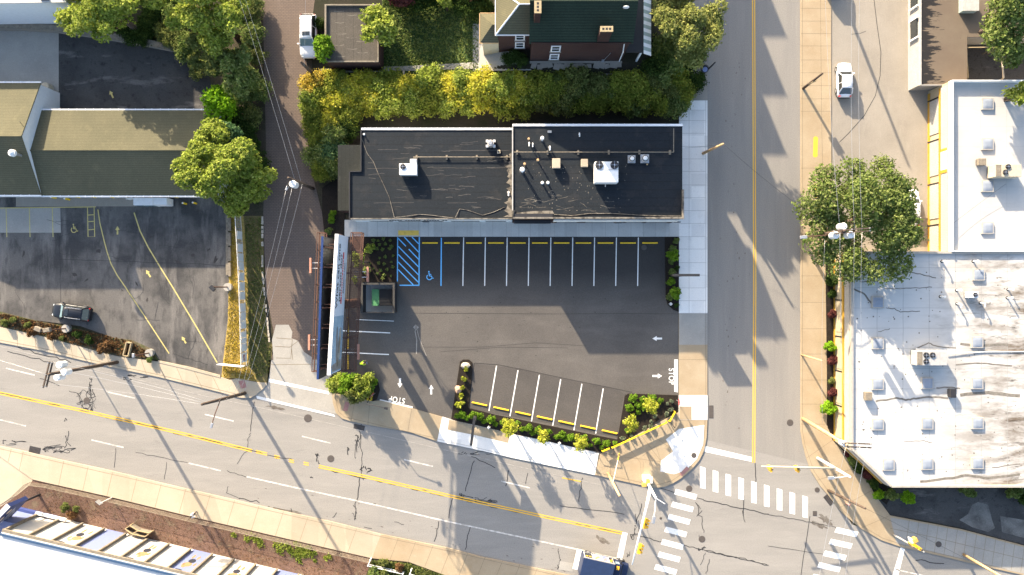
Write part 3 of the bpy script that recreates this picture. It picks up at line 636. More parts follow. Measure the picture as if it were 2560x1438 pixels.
m.ribbon(pts([(617, 1192), (760, 1224), (892, 1252), (1115, 1303), (1280, 1338), (1455, 1376), (1545, 1397)]), .17, Z1)
m.ribbon(pts([(2240, 1424), (2330, 1444), (2560, 1500)]), .14, Z1)
struct(m.build('lane_markings', M['wornpaint'], fixn=False))
m = MB(); m.ribbon(pts([(-300, 800), (0, 866), (185, 912), (520, 992), (640, 1017), (900, 1076), (1100, 1122), (1280, 1163), (1500, 1212)]), .09, Z1); struct(m.build('edge_line', M['faint'], fixn=False))
m = MB()
YL = [(-300, 912), (0, 983), (200, 1025), (435, 1079), (630, 1127)]; Y2 = [(797, 1166), (902, 1189), (1130, 1241), (1280, 1274), (1455, 1312), (1556, 1333)]
for o in (-2.6, 2.6):
    for l in (YL, Y2): m.ribbon(pts([(x - o * .22, y + o) for x, y in l]), .13, Z1)
    for (x, y) in ((640, 1129), (686, 1141), (722, 1151), (759, 1158)): line(m, (x, y + o), (x + (28 if x < 650 else 13), y + o + (6.4 if x < 650 else 3)), .13, Z1)
    m.ribbon(pts([(1884 + o, -2600), (1884 + o, 0), (1887 + o, 720), (1884 + o, 1157)]), .125, Z1)
line(m, (1405, 1194.5), (1452, 1204), .13, Z1)
struct(m.build('centre_lines', M['yel'], fixn=False))
ZL = .034
m = MB()
for x in (1158.2, 1212.7, 1267.2, 1321.7, 1376.3, 1431, 1485.6, 1540.2, 1595): line(m, (x + .8, 594), (x - 1, 715), .12, ZL)
for a, b in (((1241.4, 914.7), (1222.4, 1027.6)), ((1295, 925.7), (1275, 1040.5)), ((1348.5, 937.4), (1328.6, 1053.4)), ((1401.7, 948.4), (1381.8, 1064)), ((1454.7, 959.7), (1434.7, 1075.7)), ((1507.9, 971.4), (1489, 1083.9))): line(m, a, b, .13, ZL)
line(m, (857, 827), (975.5, 832.5), .13, ZL); line(m, (857, 881), (972.5, 886.5), .13, ZL); line(m, (890, 799), (985, 803), .08, ZL)
quad(m, [(950, 998), (1032, 1016.5), (1030.6, 1023.5), (947.5, 1005.4)], ZL); quad(m, [(1685.5, 899), (1694.5, 899), (1694.5, 981), (1685.5, 979)], ZL)
def arrow(m, x, y, ang, s, z, shaft=1.0):
    c, sn = math.cos(R(ang)), math.sin(R(ang))
    def t(u, v): return (x + s * (u * c - v * sn), y + s * (u * sn + v * c))
    quad(m, [t(1, 0), t(.12, .52), t(.12, .2), t(-shaft, .2), t(-shaft, -.2), t(.12, -.2), t(.12, -.52)], z)
arrow(m, 1000, 957.5, 92, 12, ZL); arrow(m, 1078, 974, -90, 12, ZL); arrow(m, 1643, 846.5, 180, 12, ZL); arrow(m, 1643, 940, 0, 12, ZL)
struct(m.build('lot_markings', M['paint'], fixn=False))
m = MB()
for a, b in (((994, 593), (993.5, 704)), ((1048.5, 593), (1047.5, 714)), ((999, 713.5), (1048, 713.5)), ((1103.5, 595), (1102.5, 715))): line(m, a, b, .14, ZL)
for a, b in (((1030, 593), (1047, 610)), ((1011, 593), (1047, 631)), ((995.5, 596), (1015, 616)), ((1022, 623), (1047, 649)), ((995.5, 616), (1047, 668)), ((995.5, 636), (1047, 688)), ((995.5, 655), (1047, 707)), ((995.5, 674), (1033, 712))): line(m, a, b, .13, ZL)
def wheelchair(m, cx, cy, s, z, flip=1):
    def t(u, v): return (cx + flip * u * s, cy + v * s)
    ring = [t(6.5 * math.cos(a) - .5, 4 + 6.5 * math.sin(a)) for a in [R(d) for d in range(-10, 245, 15)]]
    m.ribbon(pts(ring), .10 * s, z)
    m.ribbon(pts([t(-1.5, -7), t(-.5, 1), t(4.5, 1.5), t(7, 7), t(10, 6.5)]), .13 * s, z)
    m.ribbon(pts([t(-1, -3), t(4, -2.5)]), .11 * s, z)
    m.sheet([(p.x, p.y, z) for p in pts([t(-1.8 + 1.9 * math.cos(R(k * 45)), -9.5 + 1.9 * math.sin(R(k * 45))) for k in range(8)])])
wheelchair(m, 1074, 689, 1.0, ZL)
struct(m.build('accessible_bay_markings', M['blue'], fixn=False))
m = MB()
m.ribbon(pts([(245, 524), (250, 558), (260, 600), (268, 630), (278, 660), (293, 688), (315, 720), (368, 800), (423, 884)]), .13, ZL - .006)
m.ribbon(pts([(335.5, 532), (350.5, 578), (370.6, 618), (400.6, 668), (433, 720), (490, 815), (543, 906.5)]), .15, ZL - .006)
for l in ([(219, 519), (220.5, 592), (237, 592), (235.5, 519)], [(220, 538), (236, 537)], [(220, 554.5), (236, 553.5)], [(220.5, 575), (236.5, 573.5)], [(0, 520.5), (240, 517.5)]): m.ribbon(pts(l), .11, ZL - .006)
for x in (15.5, 73.5, 131): m.ribbon(pts([(x, 520), (x + 2, 593)]), .10, ZL - .006)
wheelchair(m, 185.5, 571, 1.0, ZL - .006)
arrow(m, 279, 236, -115, 10, ZL - .006); arrow(m, 294, 576, -90, 10.5, ZL - .006); arrow(m, 371, 684, -122, 10.5, ZL - .006); arrow(m, 460, 850, -122, 10, ZL - .006)
struct(m.build('west_lot_markings', M['pyel'], fixn=False))
def tm(px, py, rot, z): p = P(px, py, 0); return Matrix.Translation((p.x, p.y, z)) @ Matrix.Rotation(rot, 4, 'Z')
struct(text_mesh('STOP', .98, M['paint'], 'stop_lettering', tm(992.5, 999, R(180 - 9), .034) @ Matrix.Diagonal((.82, 1, 1, 1)), spacing=1.1, offset=.012))
struct(text_mesh('STOP', .98, M['paint'], 'stop_lettering', tm(1678, 941, R(-90), .034) @ Matrix.Diagonal((.82, 1, 1, 1)), spacing=1.1, offset=.012))
# ------------------------------------------------------------------ crack sealant scrawls and stains
rg = random.Random(21)
m = MB()
def wig(a, b, n=10, amp=2.0, w=.07):
    l = []
    for i in range(n + 1):
        t = i / n; l.append((a[0] + (b[0] - a[0]) * t + rg.uniform(-amp, amp) * 1.5, a[1] + (b[1] - a[1]) * t + rg.uniform(-amp, amp) * 1.5))
    m.ribbon(pts(l), w * rg.uniform(.8, 1.5), .009 + rg.random() * .001)
def scrawl(cx, cy, rx, ry, n, rot=0.0, w=.06):
    for i in range(max(2, int(n * .62))):
        x, y = rg.uniform(-.7, .7), rg.uniform(-.7, .7); a = rg.uniform(0, 6.3); l = []
        for k in range(12):
            a += rg.uniform(-.9, .9); x += .16 * math.cos(a); y += .16 * math.sin(a)
            if abs(x) > 1.1: a = math.pi - a
            if abs(y) > 1.1: a = -a
            u, v = x * rx, y * ry
            l.append((cx + u * math.cos(rot) - v * math.sin(rot), cy + u * math.sin(rot) + v * math.cos(rot)))
        m.ribbon(pts(l), w * rg.uniform(.8, 1.7), .009 + rg.random() * .001)
for a in ((216, 1001, 20, 24, 26), (222, 955, 7, 20, 9), (318, 947, 10, 6, 7), (345, 942, 22, 5, 6), (170, 1100, 6, 14, 2), (150, 1122, 35, 9, 16), (112, 1124, 20, 5, 8), (30, 1108, 30, 6, 7),
          (892, 1118, 6, 26, 9), (868, 1122, 4, 14, 6), (915, 1175, 13, 8, 11), (792, 1150, 6, 14, 9), (1195, 1247, 40, 8, 16), (1170, 1128, 22, 7, 6), (1205, 1136, 26, 6, 7), (888, 1275, 7, 22, 8),
          (1146, 1240, 12, 6, 5), (1592, 1310, 5, 22, 9), (1585, 1340, 8, 12, 7), (1572, 1392, 4, 16, 4), (1755, 1372, 9, 6, 7), (1755, 1345, 6, 8, 5), (780, 1190, 4, 4, 3), (696, 1145, 5, 6, 4), (165, 1015 + 38, 4, 7, 3)): scrawl(*a)
for a in (((634, 1005), (626, 1080), 9, 1.5), ((626, 1080), (618, 1118), 7, 2), ((618, 1125), (592, 1160), 6, 2), ((640, 1130), (735, 1150), 9, 1.5), ((903, 1090), (906, 1200), 8, 2), ((900, 1195), (893, 1250), 7, 1), ((905, 1060), (892, 1110), 6, 3),
          ((1186, 1150), (1163, 1228), 8, 1.5), ((1130, 1245), (1121, 1296), 6, 1), ((1098, 1302), (1086, 1355), 7, 1.5), ((1176, 1315), (1164, 1373), 7, 1.5), ((1272, 1175), (1265, 1215), 4, .8), ((1319, 1183), (1314, 1210), 4, .5), ((1455, 1195), (1446, 1255), 7, 1.5),
          ((1605, 1260), (1590, 1310), 6, 1.5), ((1600, 1340), (1650, 1355), 6, 1), ((1650, 1355), (1705, 1365), 5, 1), ((1705, 1362), (1760, 1376), 6, 1), ((1760, 1376), (1920, 1414), 16, 1.5), ((1762, 1376), (1920, 1411), 16, 1.5), ((1745, 1262), (1760, 1335), 9, 2.5), ((1738, 1255), (1752, 1272), 4, 1), ((1756, 1275), (1742, 1292), 4, 1),
          ((1765, 1380), (1752, 1412), 6, 1.5), ((1775, 1400), (1764, 1438), 6, 1.5), ((1652, 1222), (1760, 1250), 10, 1), ((1760, 1250), (1920, 1286), 14, 1.2), ((1920, 1286), (2090, 1318), 16, 1.2), ((1860, 1240), (1858, 1290), 4, .5), ((1855, 1275), (1862, 1307), 4, 1), ((1888, 1158), (1890, 1240), 8, .8),
          ((290, 1121), (285, 1168), 5, .8), ((417, 1156), (410, 1198), 5, .8), ((570, 1217), (566, 1232), 4, 1), ((566, 1232), (600, 1248), 4, 1), ((600, 1248), (648, 1255), 6, 2), ((340, 1131), (470, 1158), 9, 1), ((568, 1178), (615, 1192), 5, 1), ((172, 1078), (163, 1120), 6, 1.5),
          ((0, 983), (200, 1027), 14, 1.2), ((200, 1028), (435, 1080), 18, 1.8), ((435, 1081), (640, 1130), 16, 1.8), ((797, 1170), (1130, 1243), 24, 1.5), ((1130, 1243), (1330, 1288), 16, 2), ((1330, 1288), (1560, 1335), 20, 1.5), ((1400, 1265), (1560, 1285), 8, .8),
          ((100, 945), (150, 965), 5, 1), ((20, 880), (120, 905), 9, 2), ((45, 870), (180, 905), 10, 2), ((172, 978), (195, 985), 4, .8), ((1395, 1371), (1400, 1400), 4, 1), ((1400, 1400), (1393, 1425), 5, 2), ((1442, 1380), (1440, 1400), 4, 1), ((1400, 1412), (1437, 1412), 4, .5),
          ((2025, 1290), (2002, 1438), 6, .5), ((1920, 1365), (2100, 1392), 10, .6), ((2290, 1400), (2360, 1410), 6, 1.5), ((725, 1273), (735, 1295), 4, 2), ((830, 1295), (842, 1282), 4, 1), ((985, 1305), (1010, 1312), 4, 1), ((910, 1318), (930, 1322), 3, .5), ((1180, 1140), (1240, 1170), 6, 2)): wig(*a)
for l in ([(2180, -40), (2192, 60), (2202, 130), (2200, 190), (2188, 240), (2160, 290), (2120, 335), (2098, 356)],): m.ribbon(pts(l), .07, .027)
m.ribbon(pts([(2128, 86), (2150, 84), (2165, 78)]), .05, .027)
struct(m.build('crack_sealant', M['sealant'], fixn=False))
m = MB()
wcr = [((300, 0), 0)]
for a in (((150, 648), (575, 664), 18, 1.2), ((150, 590), (152, 770), 8, 1), ((340, 800), (400, 800), 5, 1), ((395, 755), (388, 800), 4, 1), ((490, 845), (470, 900), 8, 2), ((430, 885), (520, 910), 9, 2.5), ((290, 640), (560, 500), 2, 0)):
    if a[2] < 3: continue
    l = [];
    for i in range(a[2] + 1):
        t = i / a[2]; l.append((a[0][0] + (a[1][0] - a[0][0]) * t + rg.uniform(-a[3], a[3]), a[0][1] + (a[1][1] - a[0][1]) * t + rg.uniform(-a[3], a[3])))
    m.ribbon(pts(l), .05, .031)
for k in range(26):     # fine alligator cracks of the worn lot
    x, y = rg.uniform(0, 545), rg.uniform(530, 880)
    if y > 760 and x < 330: continue
    l = [(x, y)]; a = rg.choice((0, 1.57, .2, 1.4))
    for i in range(8): a += rg.uniform(-.4, .4); x += 7 * math.cos(a); y += 7 * math.sin(a); l.append((min(x, 556), min(y, 895)))
    m.ribbon(pts(l), .035, .031)
struct(m.build('lot_cracks', M['sealant'], fixn=False))
m = MB()
def blob(cx, cy, rx, ry, z, rot=0.0, n=18, j=.4):
    l = []
    for i in range(n):
        a = 2 * math.pi * i / n; q = 1 + rg.uniform(-j, j); u, v = rx * q * math.cos(a), ry * q * math.sin(a)
        l.append((cx + u * math.cos(rot) - v * math.sin(rot), cy + u * math.sin(rot) + v * math.cos(rot)))
    quad(m, l, z)
for a in ((720, 1278, 34, 4, .0065, .19), (2065, 1300, 18, 9, .0065, .5), (2045, 1312, 22, 6, .0062, .3), (1505, 1350, 18, 6, .0065, .5), (690, 1020, 26, 4, .0065, .2), (1410, 1422, 14, 6, .0065, .2), (2075, 1250, 12, 7, .0065, .6)): blob(*a)
for i in range(60):
    t = rg.random(); x = 640 + t * 900; y = 1205 + t * 205 + rg.gauss(0, 9) + rg.choice((0, 55)); blob(x, y, rg.uniform(1, 4), rg.uniform(.6, 1.6), .0068 + i * 1e-5, .22, 8)
for i in range(45): blob(rg.gauss(1835, 18), rg.uniform(100, 1100), rg.uniform(.6, 1.6), rg.uniform(1, 3.5), .0085 + i * 1e-5, 0, 8)
struct(m.build('road_stains', M['stain'], fixn=False))
m = MB()
for i in range(34):
    x, y = rg.choice((1075, 1130, 1185, 1240, 1294, 1349, 1404, 1458, 1513, 1568, 1625)) + rg.gauss(0, 8), rg.uniform(625, 700); blob(x, y, rg.uniform(.8, 3.2), rg.uniform(.8, 3), .0322 + i * 2e-5, rg.random() * 3, 10)
for i in range(40): blob(rg.uniform(1000, 1680), rg.uniform(740, 905), rg.uniform(.6, 2.5), rg.uniform(.5, 1.5), .0302 + i * 2e-5, 0, 8)
for i in range(14): blob(rg.uniform(20, 540), rg.uniform(560, 760), rg.uniform(2, 9), rg.uniform(1.5, 5), .0265 + i * 2e-5, rg.random() * 3, 12)
struct(m.build('lot_stains', M['patch'], fixn=False))
m = MB()
for (l, w) in (([(1041, 812), (1038, 830), (1042, 850), (1041, 885)], .10), ([(1040, 815), (1048, 845), (1066, 890)], .05), ([(1036, 815), (1044, 822)], .5)): m.ribbon(pts(l), w, .031)
struct(m.build('paint_spill', M['faint'], fixn=False))
# manholes and drains: real covers
def manhole(px, py, r, label, zz=.0, grp='manhole covers'):
    t = thing('manhole_cover', label, 'manhole cover', P(px, py) + Vector((0, 0, zz)), 0, grp)
    a = MB(); a.cyl((0, 0, 0), (0, 0, .016), r, r, 24); a.build('rim', M['iron'], t, local=True)
    a = MB(); a.cyl((0, 0, .0165), (0, 0, .022), r * .84, r * .84, 24)
    for k in range(-3, 4): a.box(-r * .7, r * .7, k * r * .2 - r * .03, k * r * .2 + r * .03, .022, .026)
    a.build('lid', M['iron'], t, local=True)
for a in ((217, 1002, .42, 'manhole cover ringed by tangled crack sealant on the main road'), (770, 1046, .5, 'manhole cover at the mouth of the brick alley'), (749, 955, .32, 'small manhole cover on the alley apron between its white lines'),
          (827, 1147, .44, 'manhole cover beside the end of the double yellow line'), (1723, 1222, .40, 'dark manhole cover beside the curved corner kerb'), (1755, 1348, .42, 'manhole cover in the middle of the crossing, cracks around it'),
          (1975, 1057, .42, 'manhole cover on the side street by the east kerb'), (1652, 1296, .16, 'tiny access cover on the road by the crosswalk bars'), (2043, 1225, .32, 'round cover by the drain at the south-east kerb')): manhole(*a)
manhole(1734, 1138, .33, 'brown manhole cover set in the white corner ramp', .14); manhole(1610, 619, .34, 'tan manhole cover in the last parking bay by the side street', .034); manhole(2345, 1360, .38, 'dark manhole cover in the shaded pavement at lower right', .135)
def drain(px, py, w, h, rot, label):
    t = thing('storm_drain', label, 'storm drain', P(px, py), rot, 'kerbside storm drains')
    a = MB(); a.box(-w / 2, w / 2, -h / 2, h / 2, 0, .018); a.build('frame', M['dark'], t, local=True)
    a = MB()
    for k in range(9): x = -w / 2 + w * (k + .5) / 9; a.box(x - .03, x + .03, -h / 2 + .05, h / 2 - .05, .0185, .03)
    a.build('grate', M['iron'], t, local=True)
drain(87, 1125, 1.4, .75, RA, 'storm drain at the south kerb, far left'); drain(898, 1068, 1.35, .6, RA, 'black storm drain below the stop sign corner'); drain(1778, 1030, .55, 1.6, 0, 'long rusty storm drain on the side street kerb'); drain(2072, 1250, 1.4, .7, R(-52), 'storm drain at the wet south-east kerb corner'); drain(2037, 1284, .5, .6, 0, 'small square drain cover at the east crossing')
# ================================================================== BUILDINGS
def poly(l): return [(Q(x, y).x, Q(x, y).y) for x, y in l]
def hexa(m, top, t):
    b = [Vector(p) - Vector((0, 0, t)) for p in top]
    m.add(list(top) + b, [(0, 1, 2, 3), (7, 6, 5, 4)] + [(i, i + 4, (i + 1) % 4 + 4, (i + 1) % 4) for i in range(4)])
def bx(m, x0, x1, y0, y1, z0, z1):   # plan pixels, y0 north
    a, b = Q(x0, y1), Q(x1, y0); m.box(a.x, b.x, a.y, b.y, z0, z1)
def part_box(parent, name, mat, *a, **k): m = MB(); bx(m, *a); return m.build(name, mat, parent, **k)
# ---- the shop: two flat-roofed halves of unequal height
shop = thing('shop_building', 'long low shop building with black flat roof facing the fresh parking lot', 'building', Q(1281, 557))
W_ = [(921, 345), (1280.5, 345), (1280.5, 555), (893, 555), (893, 444), (921, 444)]
m = MB(); m.prism(poly(W_), -.05, 4.02); m.build('wall', M['whitewall'], shop)
m = MB(); m.prism(poly([(920, 344), (1280.6, 344), (1280.6, 556), (892, 556), (892, 443), (920, 443)]), 4.02, 4.16); m.build('roof', M['membrane'], shop)
m = MB(); m.prism(poly([(1281, 345), (1676, 345), (1676, 558), (1281, 558)]), -.05, 6.02); m.build('wall', M['brick'], shop)
rf = MB(); rf.prism(poly([(1280.8, 344), (1676.6, 344), (1676.6, 558.8), (1280.8, 558.8)]), 6.02, 6.18); rf = rf.build('roof', M['membrane'], shop)
m = MB(); bx(m, 921, 1280, 338.5, 343.6, 4.0, 4.26); bx(m, 1281, 1677, 338.5, 343.6, 6.0, 6.3)
for i in range(27): bx(m, 930 + i * 13.2, 931 + i * 13.2, 337.8, 344.2, 4.27, 4.30)
for i in range(24): bx(m, 1290 + i * 13.2, 1291 + i * 13.2, 337.8, 344.2, 6.31, 6.34)
m.build('gutter', M['gutter'], shop)
m = MB(); bx(m, 919.6, 922, 344.4, 443, 4.17, 4.40); bx(m, 892, 894.5, 443.4, 555, 4.17, 4.36); bx(m, 895, 919.4, 441.8, 443.8, 4.17, 4.36); m.build('coping', M['dark'], shop)
m = MB(); bx(m, 893, 1280, 553.8, 556.5, 4.17, 4.34); m.build('parapet', M['flash'], shop)
m = MB(); bx(m, 1283, 1678, 556, 559.8, 6.19, 6.75); bx(m, 1674.6, 1678, 492, 555.8, 6.19, 6.75); bx(m, 1281.4, 1283, 540, 559.8, 6.19, 6.75); m.build('parapet', M['flash'], shop)
m = MB(); bx(m, 1280, 1282.6, 344.6, 539.8, 6.19, 6.34); m.build('coping', M['metal_g'], shop)
m = MB(); bx(m, 1283.4, 1374, 548, 555.8, 6.19, 6.62); bx(m, 1283.4, 1287, 540, 547.8, 6.19, 6.62); m.build('sign_back', M['dark'], shop)
# peeled flashing along the step between the halves
m = MB(); rg = random.Random(5); l = []
for i in range(34):
    y = 392 + i * 4.8; l.append((1280 - abs(rg.gauss(5, 4)) - (6 if 430 < y < 470 or y > 505 else 0), y))
m.sheet([(Q(x, y).x, Q(x, y).y, 4.166) for x, y in l] + [(Q(1280.4, 551).x, Q(1280.4, 551).y, 4.166), (Q(1280.4, 392).x, Q(1280.4, 392).y, 4.166)])
m.m = 1
for k in range(44):      # lifted laps and torn seams of the membrane, photographed as pale curls
    y = rg.choice((380, 396, 418, 436, 455, 480, 505, 530)) + rg.uniform(-6, 6); x = rg.uniform(930, 1230); n = rg.randint(3, 7); q = []
    for i in range(n): q.append((x, y)); x += rg.uniform(4, 9); y += rg.uniform(-1.6, 1.6)
    m.ribbon([Q(a, b) for a, b in q], rg.uniform(.03, .07), 4.167 + k * 1e-4)
for (a, b, y) in ((935, 1010, 435), (1090, 1275, 434), (1130, 1275, 392), (950, 1050, 517), (1125, 1200, 517), (960, 1010, 390)): m.ribbon([Q(x, y + rg.uniform(-.6, .6)) for x in range(a, b, 12)], .045, 4.172)
m.build('torn_flashing', [M['flash'], M['lap']], shop)
m = MB()
for k in range(90): x, y = rg.uniform(1292, 1560), rg.uniform(430, 545); c = Q(x, y); m.obox((c.x, c.y, 6.186 + rg.random() * .004), (rg.uniform(.05, .14), rg.uniform(.04, .1), .01), rg.uniform(0, 3))
for k in range(26):
    x, y = rg.uniform(1295, 1500), rg.uniform(500, 546); q = []; a = rg.uniform(-.6, .6)
    for i in range(5): q.append(Q(x, y)); a += rg.uniform(-.3, .3); x += 6 * math.cos(a); y += 4 * math.sin(a)
    m.ribbon(q, .03, 6.184 + k * 1e-4)
q = MB().sheet([(Q(x, y).x, Q(x, y).y, 6.183) for x, y in ((1290, 545), (1330, 541), (1374, 540), (1378, 547), (1290, 548))]); m.v += []; m.add(q.v, q.f)
m.build('roof_debris', M['flash'], shop)
m = MB()
for a in ([(921, 362, 4.22), (935, 400, 4.2), (950, 420, 4.2), (960, 445, 4.2), (972, 470, 4.2), (988, 505, 4.2), (1000, 552, 4.36)], [(1000, 553, 4.36), (1060, 545, 4.2), (1090, 547, 4.2), (1140, 554, 4.36)], [(1145, 553, 4.36), (1155, 532, 4.2), (1175, 535, 4.2), (1210, 547, 4.2), (1235, 540, 4.2), (1262, 528, 4.2)]):
    m.tube([Q(x, y, z) for x, y, z in a], .035, 5)
m.tube([Q(x, y, z) for x, y, z in ((1378, 549, 6.24), (1420, 552, 6.24), (1460, 547, 6.24), (1520, 547, 6.24), (1580, 551, 6.24), (1640, 553, 6.24), (1672, 553, 6.3))], .04, 5)
m.build('roof_cable', M['flash'], shop)
for (x0, x1, z, y) in ((1045, 1276, 4.45, 409), (1284, 1655, 6.5, 405)):
    m = MB(); m.tube([Q(x0, y, z), Q(x1, y, z)], .05, 6)
    if x0 > 1280: m.tube([Q(x1, y, z), Q(x1, 350, z)], .05, 6)
    for i in range(4 if x0 < 1280 else 6): xx = x0 + 8 + i * (x1 - x0 - 16) / (3 if x0 < 1280 else 5); bx(m, xx - 2, xx + 2, y - 5, y + 5, z - .29, z - .04)
    m.build('gas_pipe', M['timber'], shop)
# front openings, seen edge-on under the parapet
for i, (x0, x1) in enumerate(((930, 985), (1000, 1060), (1075, 1110), (1130, 1200), (1215, 1265))):
    w = part_box(shop, 'window', M['glass'], x0, x1, 554.9, 556.0, .5, 2.7); part_box(w, 'frame', M['dark'], x0 - 2, x1 + 2, 554.9, 556.3, 2.7, 2.85)
for i, (x0, x1) in enumerate(((1390, 1440), (1460, 1530), (1560, 1600), (1610, 1660))):
    w = part_box(shop, 'window', M['glass'], x0, x1, 557.9, 559.0, .5, 2.9); part_box(w, 'frame', M['dark'], x0 - 2, x1 + 2, 557.9, 559.3, 2.9, 3.05)
for x in (1066, 1300, 1545): y = 554.9 if x < 1280 else 557.9; d = part_box(shop, 'door', M['dark'], x - 8, x + 8, y, y + 1.2, .15, 2.4); part_box(d, 'handle', M['chrome'], x + 5, x + 6.5, y + 1.2, y + 2.2, 1.1, 1.5)
m = MB(); bx(m, 1285, 1372, 558.9, 566, 3.6, 4.3); m.build('entrance_canopy', M['dark'], shop)
m = MB(); bx(m, 1378, 1675, 558.9, 561.5, 3.5, 5.4); m.build('facade_band', M['conc_new'], shop)
m = MB(); bx(m, 896, 1278, 556.1, 557.5, 2.95, 3.9); m.build('facade_band', M['conc_new'], shop)
m = MB()
for i in range(22):
    if i % 7 == 5: continue
    bx(m, 985 + i * 6.4, 989.5 + i * 6.4, 557.6, 558.6, 3.15, 3.65)
m.build('sign_letters', M['dark'], shop)
m = MB(); bx(m, 1671, 1687, 560, 562, 2.9, 3.2); m.build('wall_lamp', M['dark'], shop)
m = MB(); bx(m, 862, 891.5, 377, 533, -.05, 3.25); bx(m, 892.5, 919.5, 377, 441, -.05, 3.25); m.build('lean_to_wall', M['brick'], shop)
m = MB(); m.prism(poly([(861, 376), (919.3, 376), (919.3, 441.3), (891.4, 441.3), (891.4, 534), (861, 534)]), 3.25, 3.4); m.build('lean_to_roof', M['leanto'], shop)
m = MB(); bx(m, 1678.2, 1685, 504, 509, 2.6, 3.0); m.build('wall_lamp', M['dark'], shop)
# ---- gabled drive-through building on the left
def gable(par, x0, x1, y0, y1, zb, ze, zr, wall, roof, yr=None, over=.25, gut=True, trim=None, eo=None):
    yr = (y0 + y1) / 2 if yr is None else yr
    A = Q(x0, y0); B = Q(x1, y1); yR = Q(0, yr).y
    m = MB(); m.box(A.x, B.x, B.y, A.y, zb, ze - .05)
    for X in (A.x, B.x): m.add([(X, A.y, ze - .05), (X, B.y, ze - .05), (X, yR, zr - .12)], [(0, 1, 2)])
    m.build('wall', wall, par)
    o = over; xa, xb = A.x - o, B.x + (o if eo is None else eo)
    sN = (zr - ze) / (A.y - yR); sS = (zr - ze) / (yR - B.y)
    r = None
    for (yo, s, sg) in ((A.y + o, sN, 1), (B.y - o, sS, -1)):
        m = MB(); ze2 = ze - o * s
        hexa(m, [Vector((xa, yR, zr)), Vector((xb, yR, zr)), Vector((xb, yo, ze2)), Vector((xa, yo, ze2))], .14); q = m.build('roof', roof, par); r = q if sg < 0 else r
        if gut:
            m = MB(); y = yo + sg * .09; m.box(xa, xb, min(y - .08, y + .08), max(y - .08, y + .08), ze2 - .16, ze2 - .02)
            k = int((xb - xa) / 1.0)
            for i in range(k): xx = xa + .4 + i * 1.0; m.box(xx - .03, xx + .03, y - .12, y + .12, ze2 - .02, ze2 + .02)
            m.build('gutter', M['gutter'], par)
    m = MB(); m.tube([(xa, yR, zr + .02), (xb, yR, zr + .02)], .08, 6); m.build('ridge_cap', trim or roof, par)
    return r
dt = thing('drive_through', 'gabled drive-through building with olive shingle roof and white end wall', 'building', Q(150, 365))
gable(dt, 151, 575, 297, 494, -.05, 3.6, 5.55, M['whitewall'], M['shingle_o'], 397, .2, eo=-.1)
gable(dt, -160, 150, 233, 493, -.05, 3.9, 7.2, M['whitewall'], M['shingle_o'], 371, .2, eo=.06)
m = MB(); m.cyl(Q(136, 411, 5.4), Q(136, 411, 7.5), .14, n=10); m.build('flue_pipe', M['galv'], dt)
m = MB(); m.cyl(Q(136, 411, 7.4), Q(136, 411, 7.75), .42, .40, 18); m.cyl(Q(136, 411, 7.76), Q(136, 411, 7.95), .33, .1, 18); m.build('flue_cap', M['metal_w'], dt)
m = MB(); m.tube([Q(146, 345, 6.4), Q(150, 338, 7.4)], .03, 5); m.build('vent_stack', M['dark'], dt)
m = MB()
for x in (200, 240, 285, 330, 445, 520): bx(m, x - 1.6, x + 1.6, 492, 495.5, -.05, 3.3)
m.build('canopy_post', M['saf'], dt)
def free(label, name, cat, x0, x1, y0, y1, h, panel, grp=None):
    t = thing(name, label, cat, Q((x0 + x1) / 2, (y0 + y1) / 2, .03), 0, grp)
    part_box(t, 'cabinet', M['metal_w'], x0, x1, y0, y1, .04, h, bevel=.03)
    for k in range(2):
        a = x0 + (x1 - x0) * k / 2; b = x0 + (x1 - x0) * (k + 1) / 2; part_box(t, 'door', panel, a + 1.2, b - 1.2, y1 + .1, y1 + .9, .25, h - .25)
    return t
free('white ice freezer with frosty picture doors under the canopy edge', 'ice_freezer', 'freezer', 352, 400, 499, 517, 1.8, M['glassb']); free('smaller white freezer with blue marks right of the ice freezer', 'ice_freezer', 'freezer', 401, 434, 499, 516, 1.8, M['metal_w'])
for (x, y, l) in ((140, 495, 'yellow bollard left of the floor drain under the canopy'), (174, 499, 'yellow bollard beside the dark hatch under the canopy'), (466, 510, 'yellow bollard right of the freezers'), (491, 509, 'yellow bollard nearest the big lime tree')):
    t = thing('bollard', l, 'bollard', Q(x, y, .03), 0, 'yellow bollards by the drive-through'); a = MB(); a.cyl((0, 0, 0), (0, 0, 1.0), .12, n=12); a.build('post', M['saf'], t, local=True); a = MB(); a.ball((0, 0, 1.0), .12, 10, 5); a.build('cap', M['metal_w'], t, local=True)
t = tag(MB().cyl(Q(126, 222, 0), Q(126, 222, 1.1), .5, .5, 20).build('water_tank', M['bwall'], bevel=.08), 'round cream tank beside the white gable wall', 'tank')
sb = thing('sandwich_board', 'white folding notice board leaning beside the ice freezer', 'notice board', Q(333, 498, .03)); m = MB(); c = Q(333, 498); m.obox((c.x, c.y, .55), (.75, .05, 1.1), .3); m.build('panel', M['metal_w'], sb); m = MB(); m.obox((c.x + .1, c.y + .2, .5), (.75, .05, 1.0), .3); m.build('back_panel', M['lumber'], sb)
# ---- house on the hillside
hs = thing('brick_house', 'dark brick house with mossy green gable roof and two chimneys', 'house', Q(1430, 120, 4.8))
gable(hs, 1323, 1538, 59, 183, 1.0, 12.0, 14.9, M['brick'], M['shingle_g'], 121, .28, gut=False)
m = MB(); bx(m, 1322, 1539, 187.6, 189.4, 11.75, 11.9); m.build('gutter', M['brick'], hs)
